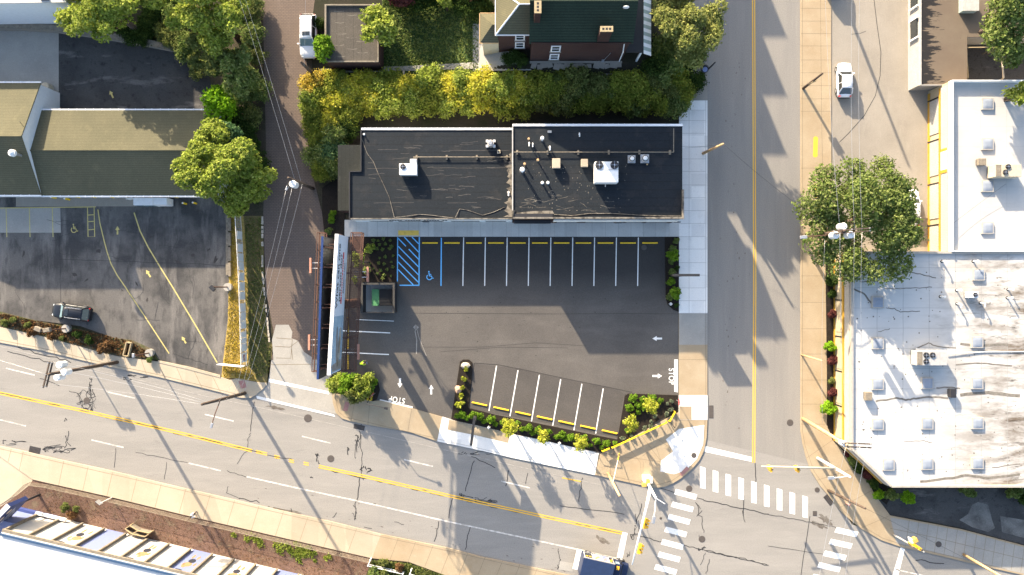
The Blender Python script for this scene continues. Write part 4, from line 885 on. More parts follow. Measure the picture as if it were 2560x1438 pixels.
# wing with hipped roof
m = MB(); bx(m, 1249, 1322, 62, 157, 1.0, 10.5); m.build('wall', M['brick'], hs)
def q3(x, y, z): return Q(x, y, z)
m = MB(); E = 10.6; a, b, c, d = q3(1245, 58, E), q3(1322.5, 58, E), q3(1322.5, 161, E), q3(1245, 161, E); r0, r1 = q3(1296, 112, 12.9), q3(1322.5, 112, 12.9)
m.add([a, b, c, d, r0, r1], [(0, 4, 5, 1), (3, 2, 5, 4), (0, 3, 4), (1, 5, 2), (0, 1, 2, 3)]); m.build('roof', M['shingle_o'], hs)
m = MB(); bx(m, 1244, 1322, 161.2, 163, E - .15, E + .02); bx(m, 1242.4, 1244, 58, 163, E - .15, E + .02); m.tube([a.lerp(r0, .0), r0], .09, 5); m.tube([d, r0, r1], .09, 5); m.build('gutter', M['gutter'], hs)
m = MB(); bx(m, 1212, 1248.8, 98, 158, .5, 7.8); m.build('wall', M['bwall'], hs)
m = MB(); E = 7.9; a, b, c, d = q3(1207, 94, E), q3(1248.6, 94, E), q3(1248.6, 161, E), q3(1207, 161, E); r0, r1 = q3(1236, 128, 9.1), q3(1248.6, 128, 9.1)
m.add([a, b, c, d, r0, r1], [(0, 4, 5, 1), (3, 2, 5, 4), (0, 3, 4), (1, 5, 2), (0, 1, 2, 3)]); m.build('roof', M['shingle_o'], hs)
m = MB(); bx(m, 1205.4, 1207, 94, 162.6, E - .12, E + .03); bx(m, 1207, 1248, 161, 162.6, E - .12, E + .03); bx(m, 1207, 1248, 92.4, 94, E - .12, E + .03); m.build('gutter', M['woodlt'], hs)
for (x, y, w, h, zt, zb_) in ((1333, 143, 13, 24, 16.0, 12.0), (1477, 181, 25, 10, 15.0, 11.0)):
    m = MB(); bx(m, x - w / 2, x + w / 2, y - h / 2, y + h / 2, zb_, zt); ch = m.build('chimney', M['brick'], hs)
    m = MB(); bx(m, x - w / 2 - .8, x + w / 2 + .8, y - h / 2 - .8, y + h / 2 + .8, zt, zt + .14); m.build('cap', M['lumber'], ch)
    for k in (-1, 0, 1):
        ox, oy = (0, k * 7) if h > w else (k * 7, 0); m = MB(); bx(m, x + ox - 2.3, x + ox + 2.3, y + oy - 2.3, y + oy + 2.3, zt + .141, zt + .15); m.build('flue', M['black'], ch)
for (x, yw, z) in ((1378, 183, 9.3), (1378, 183, 6.5), (1298, 157, 9.3), (1298, 157, 6.7)):
    w = part_box(hs, 'window', M['glass'], x - 9, x + 9, yw + .1, yw + 1, z - .8, z + .8)
    m = MB()
    for (a0, a1, b0, b1) in ((-11, -8, -.95, .95), (8, 11, -.95, .95), (-8, 8, .72, .95), (-8, 8, -.06, .06), (-8, 8, -.95, -.78)): bx(m, x + a0, x + a1, yw + .1, yw + 1.8, z + b0, z + b1)
    m.build('frame', M['gutter'], w); part_box(w, 'sill', M['conc_drive'], x - 13, x + 13, yw + .1, yw + 3, z - 1.08, z - .96)
m = MB(); m.tube([Q(1525, 184.6, 11.6), Q(1532, 185, 8.2), Q(1533, 185, 4.9)], .07, 6); m.build('downpipe', M['gutter'], hs)
m = MB(); m.tube([Q(1505, 184.4, 8.0), Q(1496, 184.8, 5.4)], .03, 5); c = Q(1494, 185, 5.2); m.obox(c, (.3, .2, .35)); m.build('meter', M['galv'], hs)
m = MB(); bx(m, 1539, 1578, -10, 186, 8.2, 8.4); m.build('porch_roof', M['black'], hs)
m = MB()
for y in (5, 95, 183): bx(m, 1572, 1576, y - 2, y + 2, 4.5, 8.2)
m.build('porch_post', M['gutter'], hs)
aw = MB(); pv = -12
for i in range(24):
    y0_, y1_ = -12 + i * 8.4, -12 + (i + 1) * 8.4; aw.m = i % 2
    A, B, C, D = Q(1578, y0_, 8.5), Q(1578, y1_, 8.5), Q(1598, y1_, 7.7), Q(1598, y0_, 7.7); aw.sheet([A, B, C, D]); aw.sheet([D, C, C - Vector((0, 0, .25)), D - Vector((0, 0, .25))])
aw.build('porch_awning', [M['awn_g'], M['metal_w']], hs, fixn=False)
m = MB(); c = Q(1519, 132, 14.6); m.ball((c.x, c.y, c.z), (.35, .12, .35), 10, 6); m.tube([Q(1519, 132, 13.9), c], .03, 5); m.build('satellite_dish', M['metal_w'], hs)
m = MB(); bx(m, 1322, 1540, 184, 189, 3.0, 5.0); m.build('foundation', M['conc_drive'], hs)
# terrace houses further up the street, whose gables throw the saw-tooth shade on the road
hb = thing('terrace_house', 'brick house in the row north of the green-roofed house', 'house', Q(1430, -190, 4.8), 0, 'row houses up the side street')
gable(hb, 1323, 1538, -252, -128, 3.5, 12.0, 14.9, M['brick'], M['shingle_g'], -190, .28, gut=False)
w = part_box(hb, 'window', M['glass'], 1369, 1387, -127.9, -127, 8.5, 10.1); part_box(w, 'frame', M['gutter'], 1367, 1389, -127.9, -126.6, 10.1, 10.3)
for k, lab in ((-337, 'second row house up the side street beyond the frame'), (-485, 'third row house up the side street beyond the frame'), (-632, 'fourth row house up the side street beyond the frame')): dup(hb, Q(1430, k, 4.8), 0, lab)
# ---- flat-roofed garage by the alley
ga = thing('garage', 'small brick garage with grey rolled-felt flat roof beside the alley', 'garage', PT(880, 165)[0])
zg = .2; T_ = 3.6
def im(x, y, z): k = 1 - z / HC; return (1280 + (x - 1280) * k, 719 + (y - 719) * k)
a = im(814, 14, T_); b = im(945, 154, T_)
m = MB(); bx(m, a[0], b[0] + 1, a[1], b[1] + 1, -.3, T_ - .1); m.build('wall', M['brick'], ga)
m = MB(); bx(m, a[0] - .5, b[0] + 1.5, a[1] - .5, b[1] + 1.5, T_ - .1, T_); m.build('roof', M['gravel'], ga)
m = MB(); bx(m, a[0] - 1, a[0] + 3, a[1] - 1, b[1] + 2, T_ + .004, T_ + .3); bx(m, a[0] + 3, b[0] + 2, a[1] - 1, a[1] + 2, T_ + .004, T_ + .3); bx(m, b[0] - 1, b[0] + 2, a[1] + 2, b[1] + 2, T_ + .004, T_ + .2); bx(m, a[0] + 3, b[0] - 1, b[1] - 1, b[1] + 2, T_ + .004, T_ + .15); m.build('coping', M['timber'], ga)
m = MB()
for i in range(13): x = a[0] + 20 + (i % 3) * 26 + (i * 7) % 9; y = a[1] + 14 + i * 9; m.ribbon([Q(x, y), Q(x + 12, y + 1.2), Q(x + 24, y - .3)], .05, T_ + .004 + i * 1e-4)
m.build('roof_laps', M['flash'], ga)
# ---- white building cut by the top-left corner
wb = thing('white_building', 'white flat-roofed building cut by the top left corner', 'building', Q(60, 20))
m = MB(); m.prism(poly([(-300, -500), (262, -500), (262, 66), (-300, 74)]), -.05, 7.7); m.build('wall', M['whitewall'], wb)
m = MB(); m.prism(poly([(-301, -501), (264, -501), (264, 68), (-301, 76)]), 7.7, 7.85); m.build('roof', M['roof_up'], wb)
m = MB(); bx(m, 205, 224, 58, 64, 7.86, 8.05); m.build('roof_vent', M['dark'], wb)
rw = thing('retaining_wall', 'dark stone retaining wall curving along the back lot', 'wall', Q(300, 85))
m = MB(); wl = [(-200, 68), (60, 72), (150, 78), (250, 92), (330, 105), (400, 118), (470, 132)]
m.ribbon([Q(x, y) for x, y in wl], .0001, 0)
m = MB()
for i in range(len(wl) - 1):
    a, b = Q(*wl[i], .55), Q(*wl[i + 1], .55); m.bar(a, b, .6, 1.1)
m.build('wall', M['conc_drive'], rw); m = MB()
for i in range(len(wl) - 1): m.bar(Q(*wl[i], 1.14), Q(*wl[i + 1], 1.14), .75, .07)
m.build('coping', M['timber'], rw)
# ---- buildings on the right
eu = thing('white_roof_building', 'upper white-roofed building with tan and yellow street wall', 'building', Q(2320, 430))
ky = .9445
m = MB(); bx(m, 2320, 2720, 229, 633.6, -.05, 4.25); m.build('wall', M['ybrick'], eu)
m = MB(); bx(m, 2323.5, 2720, 232, 633, 4.25, 4.32); m.build('roof', M['roof_up'], eu)
m = MB(); bx(m, 2319.5, 2323, 228.5, 634, 4.25, 5.0); bx(m, 2323, 2720, 228.5, 232, 4.25, 5.0); bx(m, 2323, 2720, 631, 634, 4.25, 4.9); m.build('parapet', M['metal_w'], eu)
m = MB(); bx(m, 2317.2, 2319.4, 236, 632, 2.5, 2.75); bx(m, 2318.6, 2319.4, 236, 632, .0, .5); m.build('yellow_band', M['band'], eu)
m = MB(); bx(m, 2318, 2319.4, 236, 632, 2.85, 4.2); m.build('siding', M['metalsid'], eu)
m = MB(); bx(m, 2317, 2317.9, 392, 436, 2.9, 4.1); s = m.build('shop_sign', M['metal_w'], eu); m = MB(); bx(m, 2316.9, 2317.8, 385, 391.5, 2.9, 4.1); bx(m, 2316.9, 2317.8, 436.5, 444, 2.9, 4.1); m.build('sign_end', M['band'], s)
for y in (300, 402, 508, 610): d = part_box(eu, 'roller_door', M['metalsid'], 2318.3, 2319.4, y - 42, y + 42, .5, 2.3); part_box(d, 'lintel', M['dark'], 2317.6, 2319.4, y - 46, y - 43, .1, 2.4)
el = thing('white_roof_building', 'lower corner building with stained white roof and many skylights', 'building', Q(2085, 900))
pl = [(2085, 634.4), (2720, 634.4), (2720, 1190), (2178, 1190), (2085, 1102)]
m = MB(); m.prism(poly(pl), -.05, 4.42); m.build('wall', M['ybrick'], el)
m = MB(); m.prism(poly([(2086, 635.5), (2721, 635.5), (2721, 1189), (2178.5, 1189), (2086, 1101.5)]), 4.42, 4.48); m.build('roof', M['roof_lo'], el)
m = MB()
for a, b in (((2086, 634.6), (2086, 1101)), ((2086.4, 1102), (2178, 1189)), ((2179, 1190), (2720, 1190)), ((2090, 636), (2720, 636))): m.bar(Q(*a, 4.62), Q(*b, 4.62), .26, .32)
m.build('parapet', M['skylf'], el)
m = MB()
for a, b in (((2083.2, 636), (2083.2, 1101)), ((2083.4, 1103), (2176, 1192.5))): m.bar(Q(*a, 2.75), Q(*b, 2.75), .22, .32)
m.bar(Q(2084, 636, .2), Q(2084, 1101, .2), .12, .3); m.build('yellow_band', M['band'], el)
m = MB(); m.bar(Q(2084.2, 636, 3.6), Q(2084.2, 1101, 3.6), .1, 1.2); m.bar(Q(2085, 1104, 3.7), Q(2176.5, 1191.3, 3.7), .1, 1.2); m.build('siding', M['metal_g'], el)
for y in (700, 790, 880, 965, 1050): d = part_box(el, 'window', M['ybrick'], 2083.9, 2084.9, y - 38, y + 38, .6, 2.4); part_box(d, 'lintel', M['dark'], 2083.4, 2084.9, y - 42, y - 39, .4, 2.5)
m = MB()
for i in range(60): y = 660 + i * 7.4; bx(m, 2089.5, 2091, y, y + 2.5, 4.481, 4.5)
m.build('roof_fixings', M['dark'], el)
for i, (x, y) in enumerate(((0, 0),)): pass
m = MB(); rg = random.Random(15)
def rl(l, w):
    o = []
    for i in range(len(l) - 1):
        for k in range(5): f = k / 5; o.append((l[i][0] + (l[i + 1][0] - l[i][0]) * f + rg.uniform(-1, 1), l[i][1] + (l[i + 1][1] - l[i][1]) * f + rg.uniform(-1, 1)))
    o.append(l[-1]); m.ribbon([P(x, y, 4.48) for x, y in o], w, 4.484 + rg.random() * .003)
for l, w in (([(2215, 692), (2240, 690), (2265, 680), (2300, 685), (2340, 695)], .12), ([(2150, 705), (2190, 702), (2215, 703)], .1), ([(2212, 722), (2240, 722), (2300, 720), (2330, 718)], .09), ([(2215, 770), (2235, 772), (2250, 780), (2300, 778)], .1), ([(2190, 1003), (2215, 1000), (2240, 995), (2265, 1000), (2290, 996), (2320, 992), (2370, 996)], .22),
             ([(2290, 872), (2320, 858), (2350, 868), (2390, 870)], .14), ([(2340, 970), (2375, 968), (2400, 972)], .16), ([(2195, 830), (2225, 822)], .08), ([(2400, 860), (2450, 865), (2520, 862)], .3), ([(2390, 912), (2450, 908), (2530, 915)], .18), ([(2400, 988), (2470, 982), (2550, 990)], .4), ([(2260, 1104), (2310, 1102), (2330, 1107)], .08), ([(2300, 1205), (2380, 1195), (2420, 1188), (2470, 1196), (2550, 1186)], .3), ([(2480, 1170), (2550, 1160)], .12), ([(2130, 720), (2160, 735), (2180, 760)], .2)): rl(l, w)
for k in range(170):
    x, y = rg.uniform(2140, 2555), rg.uniform(650, 1205)
    if y > 1110 and x < 2240: continue
    c = P(x, y, 4.48); r_ = rg.uniform(.04, .11); m.sheet([(c.x + r_ * math.cos(q * 1.047), c.y + r_ * math.sin(q * 1.047), 4.489) for q in range(6)])
M['streak'] = plain('roof_dirt', (.16, .145, .125), .9, var=.3); struct(m.build('dirt_streak', M['streak'], el, fixn=False), 'stuff')
ne = thing('siding_building', 'grey-sided building with tar-patched brown roof at top right', 'building', Q(2268, 100))
m = MB(); bx(m, 2270, 2380, -500, 227, -.05, 2.75); bx(m, 2380.2, 2620, -500, 112, -.05, 2.75); m.build('wall', M['metalsid'], ne)
m = MB(); bx(m, 2268.5, 2381, -501, 228.5, 2.75, 2.92); bx(m, 2381.2, 2621, -501, 113, 2.75, 2.92); m.build('roof', M['tar'], ne)
m = MB(); bx(m, 2267.2, 2269.6, -501, 229.6, 2.6, 3.02); bx(m, 2270, 2381, 228.7, 230.5, 2.6, 3.02); m.build('gutter', M['metal_g'], ne)
for y in (8, 85): w = part_box(ne, 'bay_window', M['glass'], 2266, 2269.8, y - 22, y + 22, .9, 2.2); part_box(w, 'frame', M['gutter'], 2264.6, 2269.8, y - 26, y - 22.5, .6, 2.55); part_box(w, 'sill', M['gutter'], 2264.6, 2269.8, y + 22.5, y + 26, .6, 2.55)
flat('back_court', [(2375, 100), (2800, 100), (2800, 240), (2375, 240)], .03, M['backlot'])
cp = thing('yard_fence', 'pale timber fence frame round the dark yard behind the white roof', 'fence', Q(2390, 150, 0))
m = MB(); m.bar(P(2416, 119, 2.6), P(2490, 118, 2.6), .1, .12); m.bar(P(2416, 119, 2.6), P(2420, 195, 2.6), .1, .12); m.build('rail', M['lumber'], cp)
m = MB(); m.bar(P(2503, 118, 2.6), P(2509, 196, 2.6), .14, .14); m.build('rail', M['stone'], cp)
for (x, y) in ((2416, 119), (2490, 118), (2420, 195), (2503, 118), (2509, 196)): a = P(x, y, 2.55); m = MB(); m.box(a.x - .06, a.x + .06, a.y - .06, a.y + .06, 0, 2.54); m.build('post', M['timber'], cp)
t = thing('lidded_bin', 'pale green metal bin beside the tree at top right', 'bin', P(2420, 14, 3.0) * 1.0); c = P(2420, 14, 3.3); m = MB(); m.box(c.x - .9, c.x + .9, c.y - .8, c.y + .8, 2.93, 3.8); m.build('body', M['awn_g'], t); m = MB(); m.box(c.x - .95, c.x + .95, c.y - .85, c.y + .85, 3.81, 3.9); m.build('lid', M['metal_g'], t)
# ---- sports hall with mural panels at bottom left
sw = thing('mural_building', 'white-roofed hall at bottom left with blue and white mural panels', 'building', Q(106, 1289))
ang = math.atan2(-(1410 - 1286), 640 - 112); ux = Vector((math.cos(ang), math.sin(ang), 0)); nv = Vector((-ux.y, ux.x, 0)); A0 = Q(106, 1284.6)
def wp(s, d, z): return A0 + ux * s + nv * d + Vector((0, 0, z))
m = MB(); m.prism([(p.x, p.y) for p in (wp(0, 0, 0), wp(45, 0, 0), wp(45, -30, 0), wp(-12, -30, 0), wp(-12, -9, 0), wp(0, -9, 0))], -.05, 7.0); m.build('wall', M['whitewall'], sw)
m = MB(); m.prism([(p.x, p.y) for p in (wp(-.1, .12, 0), wp(45, .12, 0), wp(45, -30, 0), wp(-12, -30, 0), wp(-12, -9, 0), wp(-.1, -9, 0))], 7.0, 7.14); m.build('roof', M['roof_sw'], sw)
m = MB(); m.bar(wp(-.1, .3, 7.02), wp(45, .3, 7.02), .32, .2); m.build('gutter', M['timber'], sw)
m = MB(); m.bar(wp(-.1, -.1, 7.24), wp(45, -.1, 7.24), .2, .2); m.build('coping', M['coping_blue'], sw)
M['panelblue'] = plain('pale_blue_panel', (.15, .185, .34), .6, var=.04); M['panelnavy'] = plain('navy_wing', (.04, .06, .2), .6); M['panelwhite'] = plain('white_panel', (.44, .43, .41), .6, var=.04); M['figtan'] = plain('mural_tan', (.26, .17, .09), .7); M['fignavy'] = plain('mural_dark', (.02, .022, .035), .7)
bw = 2.757; kinds = 'wwabwawcwawbwawb'
rg = random.Random(8)
for i, k in enumerate(kinds):
    s0, s1 = i * bw + .12, (i + 1) * bw - .12
    m = MB(); m.add([wp(s0, .04, .1), wp(s1, .04, .1), wp(s1, .04, 6.85), wp(s0, .04, 6.85)], [(0, 1, 2, 3)]); 
    if k in 'ac':
        for (u, v, w, h, mi) in ((.45, 5.1, .24, .36, 0), (.5, 4.3, .5, .9, 0), (.32, 4.5, .16, .7, 0), (.72, 4.0, .15, .7, 0), (.52, 3.2, .42, .8, 1), (.42, 2.0, .15, .9, 0), (.66, 2.1, .15, .8, 0), (.3, 6.0, .42, .24, 1)):
            m.m = 1 + mi; u2 = s0 + (s1 - s0) * min(.85, max(.15, u + rg.uniform(-.06, .06))); hw, hh = w, h * .75; nn = 9
            m.sheet([wp(u2 + hw * math.cos(q * 6.283 / nn), .05 + mi * .004, v + hh * math.sin(q * 6.283 / nn)) for q in range(nn)])
    m.build('mural_panel', [M['panelblue'] if k in 'bc' else M['panelwhite'], M['figtan'], M['fignavy']], sw, fixn=False)
for i in range(len(kinds) + 1):
    m = MB(); a, b = wp(i * bw, .22, 3.8), None
    m.obox(a, (.2, .36, 6.3), ang); m.build('pilaster', M['timber'], sw)
m = MB(); m.prism([(p.x, p.y) for p in (wp(-3.2, .2, 0), wp(-.15, .2, 0), wp(-.15, -8.8, 0), wp(-11, -8.8, 0))], -.05, 4.6); m.build('blue_wing', M['panelblue'], sw)
m = MB(); m.bar(wp(-3.2, .4, 1.0), wp(2.3, .4, 1.0), .3, .5); m.build('low_rail', M['panelnavy'], sw)
m = MB(); m.bar(wp(-.2, .42, 1.1), wp(3.6, .42, 1.1), .3, .34); m.build('white_ledge', M['metal_w'], sw)
ps = thing('pylon_sign', 'tall blue pylon sign with tan ovals at the bottom left corner', 'sign', Q(95, 1262))
a, b = P(78, 1240, 2.2), P(0, 1332, 7.6)
c0 = Q(118, 1245, 0); c1 = Q(62, 1268, 0); d = (c1 - c0).normalized(); n2 = Vector((-d.y, d.x, 0))
pa = [P(79, 1240, 3.0), P(47, 1246, 6.0), P(-26, 1322, 6.0), P(2, 1325, 3.0)]
e = (P(47, 1246, 6) - P(-26, 1322, 6)).normalized(); up = Vector((0, 0, 1)); fn = e.cross(up).normalized()
o0 = P(10, 1290, 4.7)
m = MB(); m.obox(o0 + Vector((0, 0, 0)), (4.8, .5, 3.2), math.atan2(e.y, e.x)); m.build('cabinet', M['navy'], ps)
m = MB(); m.obox(o0 + Vector((0, 0, 1.66)), (4.85, .55, .1), math.atan2(e.y, e.x)); m.build('top_cap', M['metal_w'], ps)
m = MB()
sd = 1 if (Q(1280, 719) - o0).dot(fn) > 0 else -1
for (u, v, r) in ((1.2, .6, .42), (.1, .7, .34)): m.sheet([o0 + fn * sd * .27 + e * (u + r * math.cos(q * .6283)) + up * (v + r * .8 * math.sin(q * .6283)) for q in range(10)])
m.build('sign_oval', M['bwall'], ps)
m = MB()
for q in range(3):
    z = -.1 - q * .42; m.sheet([o0 + fn * sd * .27 + e * -1.9 + up * (z + .09), o0 + fn * sd * .27 + e * (1.6 - q * .5) + up * (z + .09), o0 + fn * sd * .27 + e * (1.6 - q * .5) + up * (z - .06), o0 + fn * sd * .27 + e * -1.9 + up * (z - .06)])
m.build('sign_strokes', M['metal_w'], ps)
for s_ in (-1.6, 1.6): m = MB(); q = o0 + e * s_; m.cyl((q.x, q.y, -.05), (q.x, q.y, 3.1), .14, n=10); m.build('post', M['dark'], ps)
# ---- billboard
M['bluetrim'] = plain('blue_trim', (.010, .032, .12), .5)
bb = thing('billboard', 'large two-sided billboard on a monopole between alley and lot', 'billboard', Q(899, 757))
N_b, S_b = Q(914, 607), Q(897, 902); N_w, S_w = Q(884, 612), Q(874, 911)
zb, zt = 10.0, 14.7
for (n_, s_, mat, nm) in ((N_b, S_b, M['bwhite'], 'poster_panel'), (N_w, S_w, M['navy'], 'rear_panel')):
    m = MB(); m.bar(Vector((n_.x, n_.y, (zb + zt) / 2)), Vector((s_.x, s_.y, (zb + zt) / 2)), .22, zt - zb); p = m.build(nm, mat if mat is M['bwhite'] else M['dark'], bb)
    m = MB(); m.bar(Vector((n_.x, n_.y, zt + .07)), Vector((s_.x, s_.y, zt + .07)), .36 if mat is M['bwhite'] else .22, .12); m.build('top_trim', M['metal_w'] if mat is M['bwhite'] else M['bluetrim'], p)
    if mat is M['bwhite']: poster = p
    m = MB()
    for i in range(7):
        f = (i + .5) / 7; q = n_.lerp(s_, f); sx = -1 if mat is M['bwhite'] else 1
        m.bar(Vector((q.x + sx * .2, q.y, zb)), Vector((q.x + sx * .2, q.y, zt)), .16, .12); m.bar(Vector((q.x + sx * .2, q.y, zt - .4)), Vector((q.x + sx * 1.0, q.y, zt - .4)), .06, .06)
    m.build('stringer', M['rust'], p)
dv = (N_b - S_b).normalized(); fx = dv.cross(Vector((0, 0, 1))).normalized()
if fx.x < 0: fx = -fx
Lb = (N_b - S_b).length
def fp(s, z, d=.116): q = S_b + dv * s + fx * d; return Vector((q.x, q.y, z))
m = MB(); m.sheet([fp(.1, zb + .1), fp(6.1, zb + .1), fp(6.1, zt - .1), fp(.1, zt - .1)]); m.build('picture', M['bskyl'], poster)
rg = random.Random(4); m = MB()
for k in range(9):
    cs, cz, r1, r2 = 2.6 + rg.uniform(-1.0, 1.5), zb + 2.1 + rg.uniform(-1.0, .8), rg.uniform(.5, 1.4), rg.uniform(.25, .6); m.m = k % 3
    m.sheet([fp(cs + r1 * math.cos(q * .524) * (1 + .15 * math.sin(q * 3 + k)), cz + r2 * math.sin(q * .524), .12 + k * .002) for q in range(12)])
m.sheet([fp(.2, zb + .15, .118), fp(1.3, zb + .15, .118), fp(.9, zt - .3, .118), fp(.2, zt - .9, .118)])
m.build('picture_shapes', [M['metal_g'], M['timber'], M['galv']], poster, fixn=False)
def txt(s, size, cs, cz, mat, nm, sp=1.0):
    c = fp(cs, cz, .124); M4 = Matrix((( dv.x, 0, fx.x, c.x), (dv.y, 0, fx.y, c.y), (dv.z, 1, fx.z, c.z), (0, 0, 0, 1)))
    return text_mesh(s, size, mat, nm, M4, poster, spacing=sp, offset=.014)
txt('What can one', 1.2, 10.4, zb + 3.65, M['dark'], 'lettering'); txt('person do?', 1.15, 10.2, zb + 2.6, M['dark'], 'lettering')
m = MB(); m.sheet([fp(7.4, zb + 1.45, .121), fp(13.0, zb + 1.45, .121), fp(13.0, zb + 2.0, .121), fp(7.4, zb + 2.0, .121)]); m.build('red_band', M['stopred'], poster)
txt('INSPIRATION', .62, 10.2, zb + 1.72, M['metal_w'], 'lettering', 1.15); txt('PassItOn.com', .6, 10.2, zb + .95, M['dark'], 'lettering')
m = MB(); m.cyl(Q(899, 757, -.05), Q(899, 757, 9.2), .55, n=24); m.build('monopole', M['rust'], bb, smooth=True)
m = MB(); m.bar(Q(893, 600, 9.5), Q(884, 908, 9.5), .7, .7)
for i in range(5): y = 615 + i * 72; m.bar(Q(874, y, 9.9), Q(924, y, 9.9), .18, .22)
m.build('torsion_beam', M['rust'], bb)
for (xa, xb) in ((926, 950), (852, 868)):
    sl = -(17 if xa > 900 else 12)
    ya, yb = 598, 904
    cor = [(xa, ya), (xb, ya), (xb + sl, yb), (xa + sl, yb)]
    m = MB()
    for i in range(4): m.bar(Q(*cor[i], 10.9), Q(*cor[(i + 1) % 4], 10.9), .07, .07); m.bar(Q(*cor[i], 9.95), Q(*cor[(i + 1) % 4], 9.95), .12, .14)
    for i in range(9):
        f = i / 8
        for (u, v) in ((0, 3), (1, 2)):
            q = Q(cor[u][0] + (cor[v][0] - cor[u][0]) * f, cor[u][1] + (cor[v][1] - cor[u][1]) * f, 10); m.bar(q, q + Vector((0, 0, .9)), .05, .05)
        p0 = Q(cor[0][0] + (cor[3][0] - cor[0][0]) * f, cor[0][1] + (cor[3][1] - cor[0][1]) * f, 9.95); p1 = Q(cor[1][0] + (cor[2][0] - cor[1][0]) * f, cor[1][1] + (cor[2][1] - cor[1][1]) * f, 9.95); m.bar(p0, p1, .08, .1)
    m.build('walkway_rail', M['rust'], bb)
    if xa > 900:
        m = MB()
        for i in range(16): f = (i + .5) / 16; m.bar(Q(xa + (xb - xa) * f, ya + 2, 9.98), Q(xa + (xb - xa) * f + sl, yb - 2, 9.98), .035, .03)
        for i in range(60): f = (i + .5) / 60; y = ya + (yb - ya) * f; m.bar(Q(xa + sl * f, y, 9.96), Q(xb + sl * f, y, 9.96), .04, .02)
        m.build('grating', M['rust'], bb)
for (x, y, s_) in ((832, 670, -1), (829, 841, -1), (959, 690, 1), (938, 862, 1)):
    t_ = MB(); t_.bar(Q(x, y - 17, 9.9), Q(x, y + 17, 9.9), .22, .3); lb = t_.build('floodlight', M['salmon'], bb)
    m = MB(); xi = x - s_ * 32
    for o in (-6, 6): m.bar(Q(x, y + o, 9.8), Q(xi, y + o, 9.8), .07, .07)
    m.build('arm', M['metal_w'], lb)
# ---- dumpster enclosure and skip
M['timberd'] = plain('dark_timber', (.05, .047, .043), .9)
en = thing('dumpster_enclosure', 'dark walled dumpster enclosure with concrete floor at the lot edge', 'enclosure', Q(951, 744))
m = MB()
for a in ((911, 915, 712, 781, 0, 2.0), (989, 993, 712, 781, 0, 2.0), (911, 993, 708, 711.8, 0, 2.0)): bx(m, *a)
m.build('wall', M['dark'], en)
m = MB(); bx(m, 910.5, 993.5, 707.5, 712.2, 2.0, 2.08); bx(m, 910.5, 915.5, 712.4, 781.5, 2.0, 2.08); bx(m, 988.5, 993.5, 712.4, 781.5, 2.0, 2.08); m.build('coping', M['timberd'], en)
part_box(en, 'floor_slab', M['conc_new'], 915.2, 988.8, 712, 781, .02, .06); m = MB(); bx(m, 915.2, 951.5, 779.5, 781, .1, 2.1); m.build('gate', M['dark'], en); m = MB(); bx(m, 952.5, 988.8, 779.5, 781, .1, 2.1); m.build('gate', M['dark'], en)
ds = thing('dumpster', 'dumpster with a green open half and a ribbed black lid', 'dumpster', Q(960, 745, .06))
part_box(ds, 'body', M['green'], 936, 984, 724, 763, .12, 1.2); part_box(ds, 'lid', M['green'], 934.5, 952, 723, 764, 1.21, 1.28)
m = MB(); bx(m, 953, 985, 723, 764, 1.21, 1.30)
for i in range(11): y = 725 + i * 3.6; bx(m, 953.5, 984.5, y, y + 1.3, 1.301, 1.36)
m.build('lid', M['black'], ds)
# ================================================================== ROOFTOP EQUIPMENT
def fan(par, c, r, name='fan', blades=6):
    m = MB(); m.cyl(c, c + Vector((0, 0, .10)), r, r, 24); f = m.build(name, M['dark'], par)
    m = MB()
    for k in range(blades):
        a = k * 6.283 / blades; m.sheet([c + Vector((0, 0, .106)), c + Vector((r * .85 * math.cos(a), r * .85 * math.sin(a), .106)), c + Vector((r * .85 * math.cos(a + .5), r * .85 * math.sin(a + .5), .125))])
    m.build('blade', M['black'], f, fixn=False)
    m = MB(); m.cyl(c + Vector((0, 0, .12)), c + Vector((0, 0, .17)), r * .22, r * .2, 12)
    for k in range(4): a = k * 1.571; m.bar(c + Vector((0, 0, .15)), c + Vector((r * math.cos(a), r * math.sin(a), .15)), .03, .02)
    m.build('guard', M['chrome'], f)
    return f
def rbox(label, name, cat, x0, x1, y0, y1, zr, h, mat, fans=(), grp=None, extra=None, fr=.5):
    """image-space top rectangle at height zr+h"""
    a = P(x0, y1, zr + h); b = P(x1, y0, zr + h)
    t = thing(name, label, cat, ((a.x + b.x) / 2, (a.y + b.y) / 2, zr), 0, grp)
    m = MB(); m.box(a.x + .08, b.x - .08, a.y + .08, b.y - .08, zr + .001, zr + .22); m.build('kerb', M['dark'], t)
    m = MB(); m.box(a.x, b.x, a.y, b.y, zr + .22, zr + h); m.build('housing', mat, t, bevel=.03)
    for (x, y) in fans: fan(t, P(x, y, zr + h) + Vector((0, 0, .002)), fr)
    return t, a, b
t, a, b = rbox('white L-shaped air conditioner with one fan on the lower shop roof', 'air_conditioner', 'air conditioner', 998, 1042, 409, 437, 4.16, 1.15, M['metal_w'], [(1007.5, 417)], fr=.33)
c = P(1025, 409, 5.2); d = P(1041, 397.5, 5.2); m = MB(); m.box(c.x, d.x, c.y + .01, d.y, 4.3, 5.2); m.build('side_box', M['metal_w'], t, bevel=.03)
t, a, b = rbox('largest white rooftop unit with two black fans on the upper shop roof', 'rooftop_unit', 'air conditioner', 1487.5, 1546, 404, 456, 6.18, 1.75, M['metal_w'], [(1498, 413), (1536, 413)], fr=.46)
m = MB(); m.box(a.x + .02, b.x - .02, b.y - .95, b.y - .9, 7.931, 7.97); m.cyl(((a.x + b.x) / 2, a.y - .02, 6.7), ((a.x + b.x) / 2, a.y - .35, 6.7), .06, n=8); m.build('seam', M['metal_g'], t)
